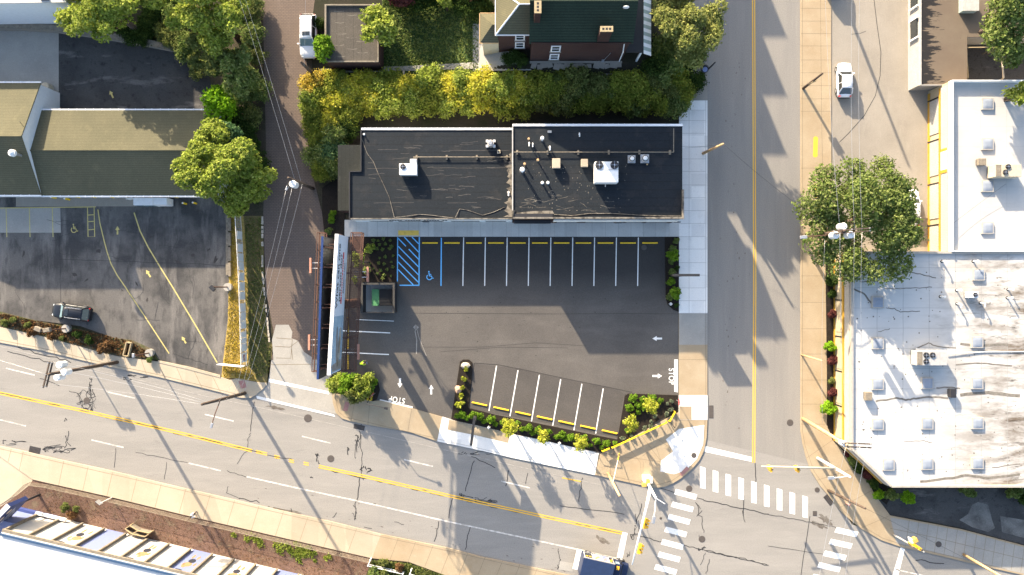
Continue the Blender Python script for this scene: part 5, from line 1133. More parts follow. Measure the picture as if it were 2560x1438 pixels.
rbox('beige roof box left of the two small rooftop boxes', 'roof_hatch', 'roof unit', 1381, 1401, 396, 420, 6.18, .8, M['conc_pale']); rbox('beige roof box beside the largest rooftop unit', 'roof_hatch', 'roof unit', 1453, 1470, 397.5, 417, 6.18, .7, M['conc_pale'])
rbox('tiny grey vent box near the north gutter of the upper shop roof', 'vent_box', 'vent', 1369, 1379, 326, 332, 6.18, .35, M['metal_g'])
def exhaust(px, py, zr, r, label):
    t = thing('exhaust_fan', label, 'exhaust fan', P(px, py, zr + .5), 0, 'roof exhaust fans'); t.location.z = zr; c = Vector((t.location.x, t.location.y, zr))
    m = MB(); m.box(c.x - r * 1.1, c.x + r * 1.1, c.y - r * 1.1, c.y + r * 1.1, zr + .001, zr + .25); m.build('base', M['galv'], t)
    m = MB(); m.cyl(c + Vector((0, 0, .25)), c + Vector((0, 0, .45)), r * .7, r, 24); m.cyl(c + Vector((0, 0, .451)), c + Vector((0, 0, .62)), r, r * .95, 24); m.build('drum', M['metal_g'], t)
    m = MB(); m.cyl(c + Vector((0, 0, .621)), c + Vector((0, 0, .66)), r * .8, r * .8, 24); m.build('louvre', M['dark'], t)
    m = MB(); m.cyl(c + Vector((0, 0, .661)), c + Vector((0, 0, .82)), r * .62, r * .4, 20); m.build('cap', M['metal_w'], t)
exhaust(1580, 397, 6.18, .40, 'round exhaust fan on a square base, left of the pair'); exhaust(1613, 396, 6.18, .45, 'larger round exhaust fan, right of the pair')
t = thing('exhaust_fan', 'white exhaust fan with square corner blocks on the lower shop roof', 'exhaust fan', P(1227, 361, 4.16), 0, 'roof exhaust fans'); c = P(1227, 361, 4.17)
m = MB()
for (u, v) in ((-.42, -.3), (.42, -.3), (-.42, .3), (.42, .3)): m.box(c.x + u - .14, c.x + u + .14, c.y + v - .13, c.y + v + .13, 4.17, 4.75)
m.build('corner_block', M['metal_w'], t); m = MB(); m.cyl(c, c + Vector((0, 0, .9)), .42, .38, 22); m.build('drum', M['metal_g'], t); m = MB(); m.cyl(c + Vector((0, 0, .901)), c + Vector((0, 0, 1.0)), .3, .2, 18); m.build('cap', M['galv'], t)
t, a, b = rbox('small square white vent with a dark hole beside the corner-block fan', 'vent_box', 'vent', 1243, 1251, 375, 384, 4.16, .3, M['bwall']); c = P(1247, 379.5, 4.46); m = MB(); m.cyl(c + Vector((0, 0, .004)), c + Vector((0, 0, .02)), .1, n=12); m.build('hole', M['black'], t)
def vent(px, py, zr, h, r, label, mat='metal_w', bend=False):
    t = thing('vent_pipe', label, 'vent pipe', P(px, py, zr + h) , 0, 'roof vent pipes'); t.location.z = zr; c = Vector((t.location.x, t.location.y, zr))
    m = MB()
    if bend: m.tube([c, c + Vector((0, 0, h * .85)), c + Vector((0, -.12, h)), c + Vector((0, -.45, h * .95))], r, 8)
    else: m.cyl(c, c + Vector((0, 0, h)), r, r, 10)
    m.build('pipe', M[mat], t)
    m = MB(); m.cyl(c + Vector((0, 0, .001)), c + Vector((0, 0, .06)), r * 2.2, r * 1.2, 12); m.build('flashing', M['dark'], t)
    if not bend: m = MB(); m.cyl(c + Vector((0, 0, h)), c + Vector((0, 0, h + .08)), r * 1.7, r * 1.1, 12); m.build('cap', M[mat], t)
for a in ((1322, 347, 6.18, .5, .08, 'short rusty pipe at the top left of the upper shop roof', 'woodlt'), (1323, 356, 6.18, .7, .07, 'bent white pipe just below the short rusty pipe', 'metal_w', True), (1332, 358, 6.18, .6, .07, 'small bent white pipe right of its longer twin', 'metal_w', True),
          (1356, 345, 6.18, 1.3, .13, 'tall white flue with the longest shadow near the north gutter'), (1375, 366, 6.18, 1.0, .10, 'white pipe bent over in front of the gas line', 'metal_w', True), (1312, 410, 6.18, .6, .09, 'thin pipe above the left white flue', 'woodlt'), (1345, 400, 6.18, .8, .09, 'thin pink-grey pipe below the gas line', 'woodlt'),
          (1306, 424, 6.18, 1.4, .17, 'thick white flue at the left edge of the upper roof'), (1356, 457, 6.18, .6, .11, 'left one of the twin short white flues'), (1370, 457, 6.18, .6, .11, 'right one of the twin short white flues'), (1449, 332, 6.18, .9, .07, 'slim white pipe in the shaded upper roof', 'metal_w', True),
          (1272, 480, 4.16, .9, .12, 'white pipe on the torn flashing between the two roofs', 'metal_w', True), (910, 336, 4.16, .3, .08, 'tiny white pipe in the north-west corner of the lower roof'), (1618, 411, 6.18, .2, .06, 'tiny copper stub below the exhaust fans', 'woodlt')): vent(*a)
def skylight(px, py, zr, w, label):
    t = thing('skylight', label, 'skylight', P(px, py, zr + .35), 0, 'square roof skylights'); t.location.z = zr; c = t.location
    m = MB(); m.box(c.x - w / 2, c.x + w / 2, c.y - w / 2, c.y + w / 2, zr + .001, zr + .28); m.build('kerb', M['skylf'], t, bevel=.03)
    v = []; q = w / 2 - .13; n = 6
    for i in range(n + 1):
        for j in range(n + 1):
            x, y = -1 + 2 * i / n, -1 + 2 * j / n; v.append((c.x + x * q, c.y + y * q, zr + .285 + .07 * (1 - x ** 6) * (1 - y ** 6)))
    m = MB(); m.add(v, [(i * (n + 1) + j, i * (n + 1) + j + 1, (i + 1) * (n + 1) + j + 1, (i + 1) * (n + 1) + j) for i in range(n) for j in range(n)]); m.build('dome', M['skyl'], t, smooth=True)
row = ['topmost', 'second', 'third', 'fourth', 'fifth', 'sixth']
for i, y in enumerate((259, 360, 465, 570)): skylight(2471, y, 4.3, 1.42, 'skylight on the upper white roof, %s in its single column' % row[i])
for i, (x, y) in enumerate(((2197, 690), (2196, 756), (2196, 859), (2196, 961), (2196, 1062), (2223, 1163))): skylight(x, y, 4.47, 1.40, 'skylight in the column nearest the street wall of the stained roof, %s from its top' % ORD[i])
for i, (x, y) in enumerate(((2320, 959), (2320, 1060), (2320, 1161))): skylight(x, y, 4.47, 1.40, 'skylight in the middle column of the stained roof, %s down' % ORD[i])
for i, (x, y) in enumerate(((2449, 687), (2445, 856), (2445, 959), (2446, 1059), (2446, 1159))): skylight(x, y, 4.47, 1.40, 'skylight in the column by the brown stains, %s down' % ORD[i])
t, a, b = rbox('grey rooftop unit with three fans in the middle of the stained roof', 'rooftop_unit', 'air conditioner', 2292, 2368, 878, 914, 4.48, 1.5, M['metal_g'], [(2315, 888), (2331, 888), (2315, 904)], fr=.32)
m = MB(); m.bar(P(2289, 873, 4.8), P(2356, 875, 4.8), .25, .35); m.bar(P(2290, 874, 4.7), P(2287, 905, 4.7), .2, .3); m.build('duct', M['galv'], t); m = MB(); a_ = P(2293, 913, 5.985); b_ = P(2306, 880, 5.985); m.box(a_.x, b_.x, a_.y, b_.y, 5.982, 6.0); m.build('filter_grille', M['timber'], t)
m = MB(); m.tube([P(2368, 884, 4.7), P(2460, 880, 4.56), P(2600, 879, 4.56)], .05, 6); m.build('conduit', M['metal_w'], t)
t, a, b = rbox('beige rooftop unit with two fans near the right edge of the upper white roof', 'rooftop_unit', 'air conditioner', 2488, 2554, 411, 442, 4.32, 1.6, M['bwall'], [(2520, 417), (2513, 431)], fr=.3)
m = MB(); a_ = P(2490, 441, 5.92); b_ = P(2503, 412, 5.92); m.box(a_.x, b_.x, a_.y, b_.y, 5.922, 5.94); m.build('filter_grille', M['timber'], t)
rbox('brown louvred vent on the upper white roof left of the beige unit', 'louvre_vent', 'vent', 2447, 2466, 396, 413, 4.32, .7, M['timber']); rbox('brown louvred vent at the lower left of the stained roof', 'louvre_vent', 'vent', 2165, 2181, 981, 1002, 4.48, .8, M['timber']); rbox('dark louvred vent below the middle column skylight', 'louvre_vent', 'vent', 2377, 2391, 973, 995, 4.48, .8, M['dark'])
t, a, b = rbox('white roof fan box with round outlet near the top of the stained roof', 'fan_box', 'fan', 2422, 2446, 729, 745, 4.48, 1.0, M['metal_w'], [(2438, 737)], fr=.26)
for (x, y, l) in ((2366, 653, 'white pipe nearest the party wall on the stained roof'), (2445, 653, 'short fat white pipe by the party wall'), (2403, 726, 'white pipe left of the fan box'), (2404, 760, 'white pipe below left of the fan box'), (2463, 758, 'white pipe with a red tip right of the fan box'), (2533, 724, 'white pipe at the right edge of the stained roof'), (2531, 745, 'short white pipe in the brown stain'), (2362, 742, 'small white pipe in the tree shade on the stained roof')): vent(x, y, 4.48, .9, .09, l, 'metal_w', x in (2366, 2404, 2463))
# ================================================================== VEHICLES
def loft(m, secs):
    n = len(secs[0]); b = []
    for s in secs: b += s
    fs = [(i * n + j, i * n + (j + 1) % n, (i + 1) * n + (j + 1) % n, (i + 1) * n + j) for i in range(len(secs) - 1) for j in range(n)]
    fs += [tuple(range(n))[::-1], tuple(range((len(secs) - 1) * n, len(secs) * n))]
    return m.add(b, fs)
def car(label, loc, rz, Lc, Wc, Hh, paint, kind, glass='glass', sunroof=False, rails=False):
    t = thing('parked_car', label, 'car', loc, rz)
    hw = Wc / 2; belt = Hh * .60
    st = {'suv': [(0, .66, .66), (.03, .84, .74), (.10, .95, .90), (.26, .99, .98), (.5, 1, 1), (.85, 1, 1.0), (.95, .95, .98), (1, .84, .82)],
          'hatch': [(0, .55, .62), (.03, .78, .72), (.10, .93, .86), (.28, 1, .97), (.5, 1, 1), (.8, .99, 1.02), (.93, .90, .98), (1, .72, .80)]}[kind]
    m = MB(); secs = []
    for (f, w, z) in st:
        x = Lc / 2 - f * Lc; W = hw * w; Z = belt * z
        secs.append([(x, -W * .9, .22), (x, -W, .42), (x, -W, Z * .78), (x, -W * .93, Z * .97), (x, -W * .6, Z * 1.02), (x, 0, Z * 1.035), (x, W * .6, Z * 1.02), (x, W * .93, Z * .97), (x, W, Z * .78), (x, W, .42), (x, W * .9, .22)])
    loft(m, secs); m.build('body', paint, t, local=True, smooth=True)
    f0, f1, f2, f3 = {'suv': (.25, .40, .90, .985), 'hatch': (.27, .42, .78, .93)}[kind]
    X = lambda f: Lc / 2 - f * Lc
    wb, wt = hw * .90, hw * .70; zb_, zt_ = belt * 1.0, Hh
    # roof shell: crowned, ends curve down to the screens
    m = MB(); secs = []
    for (f, w, z) in ((f1 - .02, .97, zt_ - .05), (f1 + .04, 1.0, zt_), ((f1 + f2) / 2, 1.02, zt_ + .02), (f2 - .04, .99, zt_ - .01), (f2, .96, zt_ - .06)):
        W = wt * w; secs.append([(X(f), -W, z - .10), (X(f), -W * .9, z - .015), (X(f), 0, z + .02), (X(f), W * .9, z - .015), (X(f), W, z - .10), (X(f), 0, z - .10)])
    loft(m, secs); rf = m.build('roof', paint, t, local=True, smooth=True)
    for s in (-1, 1):   # pillars
        m = MB()
        for (fa, fb, wa) in ((f0 + .01, f1, .075), ((f1 + f2) / 2 + .02, (f1 + f2) / 2 + .02, .09), (f3 - .02, f2, .11)): m = MB(); m.bar((X(fa), s * wb * .985, zb_ - .06), (X(fb), s * wt * .985, zt_ - .07), wa, .05); m.build('pillar', paint, t, local=True)
    def pane(nm, vs, mat): m = MB(); m.add(vs, [(0, 1, 2, 3)]); return m.build(nm, mat, t, local=True, fixn=False)
    pane('windscreen', [(X(f0), -wb * .93, zb_ - .02), (X(f0), wb * .93, zb_ - .02), (X(f1), wt * .94, zt_ - .06), (X(f1), -wt * .94, zt_ - .06)], M[glass])
    pane('rear_window', [(X(f3), -wb * .9, zb_ - .02), (X(f3), wb * .9, zb_ - .02), (X(f2), wt * .92, zt_ - .07), (X(f2), -wt * .92, zt_ - .07)], M['glass'])
    for s in (-1, 1): pane('side_window', [(X(f0 + .02), s * wb, zb_ - .06), (X(f3 - .01), s * wb, zb_ - .06), (X(f2), s * wt, zt_ - .08), (X(f1), s * wt, zt_ - .08)], M['glass'])
    for fx_ in (.18, .80):
        for s in (-1, 1):
            m = MB(); m.cyl((X(fx_), s * (hw - .2), .34), (X(fx_), s * (hw + .005), .34), .34, .34, 20); w = m.build('wheel', M['black'], t, local=True)
            m = MB(); m.cyl((X(fx_), s * (hw + .006), .34), (X(fx_), s * (hw + .02), .34), .22, .2, 14); m.build('rim', M['chrome'], w, local=True)
    for s in (-1, 1):
        m = MB(); m.obox((X(.045), s * hw * .60, belt * .70), (.20, .30, .12), s * -.35); m.build('headlight', M['lampw'], t, local=True)
        m = MB(); m.obox((X(.975), s * hw * .74, belt * .86), (.16, .2, .2), s * .3); m.build('taillight', M['red'], t, local=True)
        m = MB(); m.obox((X(f0 + .055), s * (hw + .08), belt + .02), (.14, .22, .14)); m.build('mirror', paint, t, local=True)
    m = MB(); m.box(X(.985) - .12, X(.985) + .04, -hw * .75, hw * .75, .3, .55); m.box(X(.0), X(.0) + .05, -hw * .5, hw * .5, .28, .55); m.build('bumper', M['black'], t, local=True)
    if sunroof: m = MB(); m.box(X(f1 + .14), X(f1 + .05), -wt * .62, wt * .62, zt_ + .022, zt_ + .05); m.build('sunroof', M['glass'], t, local=True)
    if rails:
        for s in (-1, 1): m = MB(); m.tube([(X(f1 + .06), s * wt * .93, zt_), (X(f1 + .1), s * wt * .95, zt_ + .09), (X(f2 - .08), s * wt * .95, zt_ + .09), (X(f2 - .03), s * wt * .93, zt_ - .02)], .035, 6); m.build('roof_rail', M['chrome'], t, local=True)
    return t
car('white sport utility car with sunroof parked on the brick alley', Q(775, 96, .03), R(-90), 5.4, 2.12, 1.8, M['carw'], 'suv', 'glassb', True, True)
car('white hatchback parked alone in the yard across the side street', Q(2105, 204, .03), R(90), 4.3, 1.88, 1.5, M['carw'], 'hatch')
car('dark blue estate car with silver roof rails in the worn lot', Q(187, 780, .03), R(180 - 8), 4.75, 1.9, 1.65, M['card'], 'suv', 'glassb', True, True)
car('white car half hidden under the big street tree', Q(2272, 521, .03), R(90), 4.6, 1.85, 1.5, M['carw'], 'hatch')
car('dark van-like car just beyond the top edge, seen by its shadow', Q(2073, -62, .03), R(90), 4.6, 1.95, 1.9, M['card'], 'suv')
# box truck
tr = thing('food_truck', 'blue box truck with menu pictures on its side stopped at the bottom edge', 'truck', Q(1490, 1404, .01), RA)
m = MB(); m.box(-2.15, 1.75, -1.25, 1.2, .75, 3.15); m.build('box_body', M['trucknavy'], tr, local=True, bevel=.05)
M['trucktop'] = plain('faded_blue_roof', (.012, .026, .072), .6); m = MB(); m.box(-2.12, 1.72, -1.22, 1.17, 3.152, 3.19); m.build('box_roof', M['trucktop'], tr, local=True)
for i, (x0, x1, mat) in enumerate(((-2.0, -.95, 'glass'), (-.85, .1, 'bwall'), (.2, 1.0, 'panelblue'), (1.08, 1.65, 'fignavy'))):
    m = MB(); m.box(x0, x1, 1.205, 1.24, 1.1, 2.85); p = m.build('menu_board', M['metal_w'], tr, local=True)
    m = MB(); m.box(x0 + .06, x1 - .06, 1.241, 1.25, 1.18, 2.77); q = m.build('picture', M[mat], p, local=True)
    m = MB()
    for k in range(2 if i in (0,) else 3):
        cx = x0 + (x1 - x0) * (.3 + .4 * k / (1 if i == 0 else 2)); m.add([(cx + .17 * math.cos(u * .785), 1.256, 2.2 + (.12 if i == 0 else .3 - .3 * k) + .15 * math.sin(u * .785)) for u in range(8)], [tuple(range(8))])
    m.build('dish', M['sigy'] if i != 2 else M['salmon'], q, local=True, fixn=False)
m = MB(); m.box(-2.15, 1.75, 1.201, 1.30, 2.95, 3.05); m.build('awning_rail', M['metal_g'], tr, local=True)
m = MB(); m.box(-2.75, -2.2, -1.3, 1.2, .5, .62); m.box(-2.3, -2.18, -1.2, 1.1, .63, .8); m.build('step_bumper', M['metal_w'], tr, local=True)
m = MB(); loft(m, [[(1.95, -1.05, .5), (1.95, -1.05, 2.2), (1.95, 1.0, 2.2), (1.95, 1.0, .5)], [(2.7, -1.05, .5), (2.7, -1.0, 2.2), (2.7, .95, 2.2), (2.7, 1.0, .5)], [(3.15, -1.0, .5), (3.1, -.95, 1.35), (3.1, .9, 1.35), (3.15, .95, .5)], [(3.9, -.9, .5), (3.85, -.85, 1.15), (3.85, .8, 1.15), (3.9, .85, .5)]]); m.build('cab', M['trucknavy'], tr, local=True, bevel=.05)
m = MB(); m.add([(2.72, -.95, 2.14), (2.72, .9, 2.14), (3.12, .88, 1.38), (3.12, -.93, 1.38)], [(0, 1, 2, 3)]); m.build('windscreen', M['glass'], tr, local=True, fixn=False)
m = MB(); m.box(2.0, 2.5, .98, 1.03, 1.4, 2.05); m.build('side_window', M['glassb'], tr, local=True); m = MB(); m.box(2.15, 2.5, .35, .8, 2.21, 2.3); m.build('marker_lamp', M['sigy'], tr, local=True); m = MB(); m.box(2.6, 2.75, 1.05, 1.35, 1.5, 1.9); m.build('mirror', M['dark'], tr, local=True)
m = MB(); m.box(-2.1, 3.6, -.9, .85, .35, .52); m.build('chassis', M['black'], tr, local=True)
for x in (-1.3, 2.95):
    for s in (-1.0, .96): m = MB(); m.cyl((x, s - .15, .42), (x, s + .15, .42), .42, n=18); w = m.build('wheel', M['black'], tr, local=True); m = MB(); m.cyl((x, s + .151, .42), (x, s + .17, .42), .2, n=12); m.build('rim', M['chrome'], w, local=True)
pb = thing('repair_patch', 'pale concrete slab let into the road behind the blue truck', 'slab', P(1417, 1416)); m = MB(); m.prism([(p.x, p.y) for p in pts([(1399, 1403), (1434, 1409), (1432, 1430), (1397, 1424)])], -.01, .013); m.build('slab', M['conc_grey'], pb)
# ================================================================== POLES, LAMPS, SIGNALS, WIRES
def pole(label, base, top, z, r, mat, name='utility_pole', cat='utility pole', grp='utility poles', zb_=0.0):
    b = Q(base[0], base[1], zb_); tp = P(top[0], top[1], z)
    t = thing(name, label, cat, b, 0, grp)
    m = MB(); m.tube([b, b.lerp(tp, .5), tp], [r * 1.25, r * 1.1, r * .85], 10); m.build('post', M[mat], t, smooth=True)
    return t, b, tp
def xarm(t, c, d, L_, zoff=0.0, n=3, mat='wood'):
    d = Vector((d[0], d[1], 0)).normalized(); c = c + Vector((0, 0, zoff))
    m = MB(); m.bar(c - d * L_ / 2, c + d * L_ / 2, .12, .14); a = m.build('crossarm', M[mat], t)
    m = MB()
    for i in range(n): q = c + d * L_ * (-.46 + .92 * i / max(1, n - 1)) + Vector((0, 0, .07)); m.cyl(q, q + Vector((0, 0, .22)), .07, .05, 8)
    m.build('insulator', M['galv'], a)
def transformer(t, c, r=.36, h=1.0):
    m = MB(); m.cyl(c - Vector((0, 0, h)), c, r, r, 18); k = m.build('transformer', M['metal_w'], t, smooth=False)
    m = MB(); m.cyl(c + Vector((0, 0, .001)), c + Vector((0, 0, .08)), r * 1.05, r * .9, 18); m.cyl(c + Vector((.1, 0, .08)), c + Vector((.1, 0, .32)), .07, .05, 8); m.build('lid', M['metal_w'], k)
def lamp_arm(t, a, b, head=(.62, .28, .16), mat='dark', hm='galv', rot=None):
    m = MB(); mid = a.lerp(b, .5) + Vector((0, 0, .2)); m.tube([a, mid, b], .055, 6); k = m.build('lamp_arm', M[mat], t)
    d = (b - a); m = MB(); m.obox(b - Vector((0, 0, .02)), head, math.atan2(d.y, d.x)); h = m.build('lamp_head', M[hm], t, bevel=.05)
    m = MB(); m.obox(b - Vector((0, 0, head[2] / 2 + .03)), (head[0] * .6, head[1] * .7, .05), math.atan2(d.y, d.x)); m.build('lens', M['lampw'], h)
tA, bA, pA = pole('tall utility pole with three white transformers on the main road', (294, 906), (122, 936), 13.4, .19, 'wood')
xarm(tA, P(116, 937, 13.2), (.25, 1), 2.9); xarm(tA, P(124, 936, 13.0), (.25, 1), 2.8)
for (x, y) in ((148, 913), (159, 931), (142, 944)): transformer(tA, P(x, y, 11.6))
m = MB(); q = P(262, 915, 3.0); m.obox(q, (.5, .12, .7), .2); m.build('notice_plate', M['galv'], tA)
tB, bB, pB = pole('brown leaning utility pole with a street lamp at the alley mouth', (613, 983), (505, 1011), 12.3, .18, 'wood')
lamp_arm(tB, P(550, 1003, 8.4), P(529, 1064, 8.8), mat='rust')
tC, bC, pC = pole('utility pole carrying a white transformer beside the brick alley', (783, 472), (721, 445), 10.3, .17, 'wood'); transformer(tC, P(732, 460, 9.6), .40); lamp_arm(tC, P(726, 452, 9.0), P(717, 471, 9.0), (.5, .26, .16))
tD, bD, pD = pole('utility pole rising through the big street tree with transformers', (2003, 594), (2112, 577), 12.8, .18, 'wood'); xarm(tD, P(2128, 574, 12.6), (1, .08), 4.2); xarm(tD, P(2128, 581, 12.3), (1, .08), 4.2)
for (x, y) in ((2109, 566), (2090, 588), (2128, 587)): transformer(tD, P(x, y, 12.1), .38)
lamp_arm(tD, P(2078, 587, 9.5), P(2009, 593, 9.6), (.8, .36, .22), 'rust')
tE, bE, pE = pole('tan utility pole with double crossarms leaning over the corner roof', (2007, 1047), (2118, 1113), 12.6, .19, 'woodlt'); xarm(tE, P(2142, 1109, 12.5), (1, -.04), 3.2); xarm(tE, P(2142, 1118, 12.2), (1, -.04), 3.2); transformer(tE, P(2111, 1110, 12.3), .3, .8)
tF, bF, pF = pole('brown wooden guy pole on the corner pavement by the drain', (2070, 1226), (2163, 1271), 9.0, .15, 'wood')
tG, bG, pG = pole('tan wooden pole leaving the frame at lower right', (2408, 1386), (2512, 1447), 9.0, .15, 'woodlt')
tH, bH, pH = pole('dark wooden stub pole with a yellow plate on the east pavement', (2007, 222), (2056, 184), 5.9, .14, 'wood'); m = MB(); m.obox(P(2031, 203, 3.0) + Vector((.1, -.1, 0)), (.9, .1, .8), .4); m.build('yellow_plate', M['lumber'], tH)
tI, bI, pI = pole('tan utility pole on the kerb beside the shop wall', (1757, 384), (1808, 360), 7.8, .15, 'woodlt')
tK, bK, pK = pole('old vine-wrapped utility pole by the alley and garage', (790, 192), (752, 155), 6.6, .18, 'wood', zb_=.2)
tL, bL, pL = pole('utility pole beyond the top edge casting a long thin shadow', (2097, -30), (2100, -100), 9.0, .16, 'wood')
tM, bM_, pM = pole('slim tan pole leaning over the maroon shrubs', (2003, 887), (2055, 902), 6.2, .09, 'woodlt')
tN, bN, pN = pole('orange-tan wooden pole at the corner kerb', (1520, 1183), (1549, 1240), 9.6, .15, 'woodlt')
m = MB(); g0 = Q(1548, 1133, .1); g1 = bN.lerp(pN, .45); m.tube([g0, g0.lerp(g1, .25)], .05, 6); q = m.build('guy_guard', M['saf'], tN); m = MB(); m.tube([g0.lerp(g1, .25), g1], .035, 6); m.build('guy_wire', M['metal_w'], tN)
def lotlamp(label, base, heads, z, mat='rust', headm='dark', base_r=.5, hsize=(.75, .45, .3)):
    b = Q(*base, .02); t = thing('lamp_post', label, 'lamp post', b)
    m = MB(); m.cyl(b, b + Vector((0, 0, .6)), base_r, base_r, 18); m.build('footing', M['conc_grey'], t)
    m = MB(); tp = b + Vector((0, 0, z)); m.tube([b + Vector((0, 0, .6)), tp], .08, 8); m.build('post', M[mat], t)
    for (x, y) in heads:
        c = P(x, y, z); m = MB(); m.bar(tp, c, .08, .08); m.build('arm', M[mat], t); m = MB(); d = c - tp
        m.obox(c, hsize, math.atan2(d.y, d.x)); m.build('lamp_head', M[headm], t, bevel=.05)
lotlamp('lot lamp post with a dark box head by the tarp fence', (573, 718), [(531, 721)], 5.4); lotlamp('lamp post with two drum floodlights in the weedy bed', (171, 821), [(118, 825), (96, 823)], 5.0, headm='timber', hsize=(.8, .5, .5)); 
lotlamp('short lamp post on a stone footing at the end of the weedy bed', (378, 882), [(334, 889)], 3.6, headm='galv', hsize=(.3, .5, .3))
sbx = thing('planter_box', 'open timber planter box in the weedy bed', 'planter', Q(325, 870, .1)); m = MB()
cs = [P(322, 855), P(334, 857), P(326, 890), P(314, 888)]
for i in range(4): m.bar(cs[i] + Vector((0, 0, .35)), cs[(i + 1) % 4] + Vector((0, 0, .35)), .12, .6)
m.build('frame', M['lumber'], sbx); m = MB(); m.sheet([c + Vector((0, 0, .2)) for c in cs]); m.build('soil', M['mulch'], sbx)
tJ, bJ, pJ = pole('black lamp post on the verge beside the side street', (1757, 187), (1788, 156), 6.0, .09, 'dark', 'lamp_post', 'lamp post', None); m = MB(); m.cyl(P(1762, 172, 2.8), P(1762, 172, 3.2), .5, .42, 18); k = m.build('lamp_shade', M['dark'], tJ); m = MB(); m.cyl(P(1763, 174, 3.21), P(1763, 174, 3.28), .3, .3, 14); m.build('shade_top', M['panelblue'], k)
tO, bO, pO = pole('thin lamp post beside the stop sign bed at the lot exit', (917, 1010), (922, 1000), .3, .05, 'dark', 'lamp_post', 'lamp post', None)
m = MB(); m.tube([Q(917, 1010, .3), P(917, 1010, 4.0), P(968, 1021, 4.2)], .05, 6); m.build('arm', M['dark'], tO); m = MB(); m.obox(P(965, 1021, 4.2), (.45, .25, .18), RA); m.build('lamp_head', M['dark'], tO)
# traffic signals
def signal_head(par, c, rz, along=None):
    if along is not None:      # mounted lengthwise on the arm, visors to one side
        m = MB(); m.obox(c - Vector((0, 0, .3)), (1.2, .34, .36), along); h = m.build('signal_head', M['sigy'], par); s = Vector((math.cos(along), math.sin(along), 0)); o = Vector((math.cos(rz), math.sin(rz), 0))
        for k in (-1, 0, 1): q = c - Vector((0, 0, .3)) + s * .38 * k + o * .17; m = MB(); m.tube([q, q + o * .26], [.16, .14], 10, caps=False); m.build('visor', M['sigy'], h)
        m = MB(); m.obox(c + Vector((0, 0, .02)), (.12, .12, .3)); m.build('hanger', M['dark'], h); return
    m = MB(); m.obox(c - Vector((0, 0, .55)), (.36, .34, 1.05), rz); h = m.build('signal_head', M['sigy'], par)
    for k in range(3):
        q = c - Vector((0, 0, .2 + k * .34)) + Vector((math.cos(rz), math.sin(rz), 0)) * .18
        m = MB(); m.tube([q, q + Vector((math.cos(rz), math.sin(rz), 0)) * .26], [.15, .14], 10, caps=False); m.build('visor', M['sigy'], h)
    m = MB(); m.obox(c + Vector((0, 0, .25)), (.1, .1, .55), rz); m.build('hanger', M['dark'], h)
b = Q(1613, 1196, .13); tp = P(1640, 1246, 8.2); sg = thing('traffic_signal', 'white traffic signal mast reaching over the crosswalk with two yellow heads', 'traffic signal', b)
m = MB(); m.tube([b, b.lerp(tp, .5), tp], [.2, .17, .12], 12); m.build('mast', M['metal_w'], sg, smooth=True)
j = P(1626, 1228, 5.2); e = P(1580, 1412, 5.9); m = MB(); m.tube([j, j.lerp(e, .5), e], [.15, .12, .08], 10); m.build('mast_arm', M['metal_w'], sg, smooth=True); m = MB(); m.tube([j - Vector((0, 0, 1.0)), j.lerp(e, .35)], .05, 6); m.build('brace', M['metal_w'], sg)
for (x, y) in ((1615, 1311), (1600, 1374)): signal_head(sg, P(x, y, 5.3), R(-14), R(76))
lamp_arm(sg, P(1639, 1250, 8.0), P(1634, 1300, 8.6), (.8, .36, .2), 'metal_w')
m = MB(); m.tube([tp, tp + Vector((1.0, -.6, .1))], .04, 5); m.build('bracket', M['metal_w'], sg)
for (x, y, r) in ((1610, 1212, 0), (1620, 1204, 1.5)): m = MB(); m.obox(P(x, y, 2.6), (.5, .4, .6), r); m.build('pedestrian_signal', M['headtan'], sg)
cb = thing('signal_cabinet', 'white signal control cabinet at the corner kerb', 'cabinet', P(1614, 1191, .13)); m = MB(); c = P(1614, 1192); m.box(c.x - .5, c.x + .5, c.y - .35, c.y + .35, .14, 1.5); m.build('housing', M['metal_w'], cb, bevel=.05); m = MB(); m.box(c.x - .55, c.x + .55, c.y - .4, c.y + .4, 1.51, 1.6); m.build('lid', M['metal_w'], cb)
b = Q(2043, 1145, .13); tp = P(2126, 1193, 8.6); sg = thing('traffic_signal', 'tan traffic signal mast arm over the side street with two yellow heads', 'traffic signal', b)
m = MB(); m.tube([b, b.lerp(tp, .5), tp], [.2, .17, .12], 12); m.build('mast', M['metal_w'], sg, smooth=True)
j = P(2090, 1171, 5.3); e = P(1903, 1166, 5.9); m = MB(); m.tube([j, j.lerp(e, .5), e], [.14, .11, .07], 10); m.build('mast_arm', M['bwall'], sg, smooth=True)
for (x, y) in ((1928, 1172), (1996, 1173)): signal_head(sg, P(x, y, 5.5), R(-75))
lamp_arm(sg, P(2120, 1190, 8.3), P(2078, 1195, 8.6), (.75, .36, .2), 'metal_w')
b = Q(2234, 1337, .13); tp = P(2310, 1380, 6.0); sg = thing('traffic_signal', 'short pedestrian signal post with tan heads in the shaded pavement', 'traffic signal', b); m = MB(); m.tube([b, tp], [.11, .09], 10); m.build('mast', M['metal_g'], sg)
for (x, y, z) in ((2280, 1359, 3.6), (2285, 1350, 4.0)): m = MB(); m.obox(P(x, y, z), (.6, .45, .7), .5); m.build('pedestrian_signal', M['headtan'], sg)
m = MB(); m.obox(P(2277, 1352, 3.8), (.1, .7, .9), .3); m.build('sign_plate', M['metal_w'], sg); signal_head(sg, P(2301, 1373, 6.1), R(150))
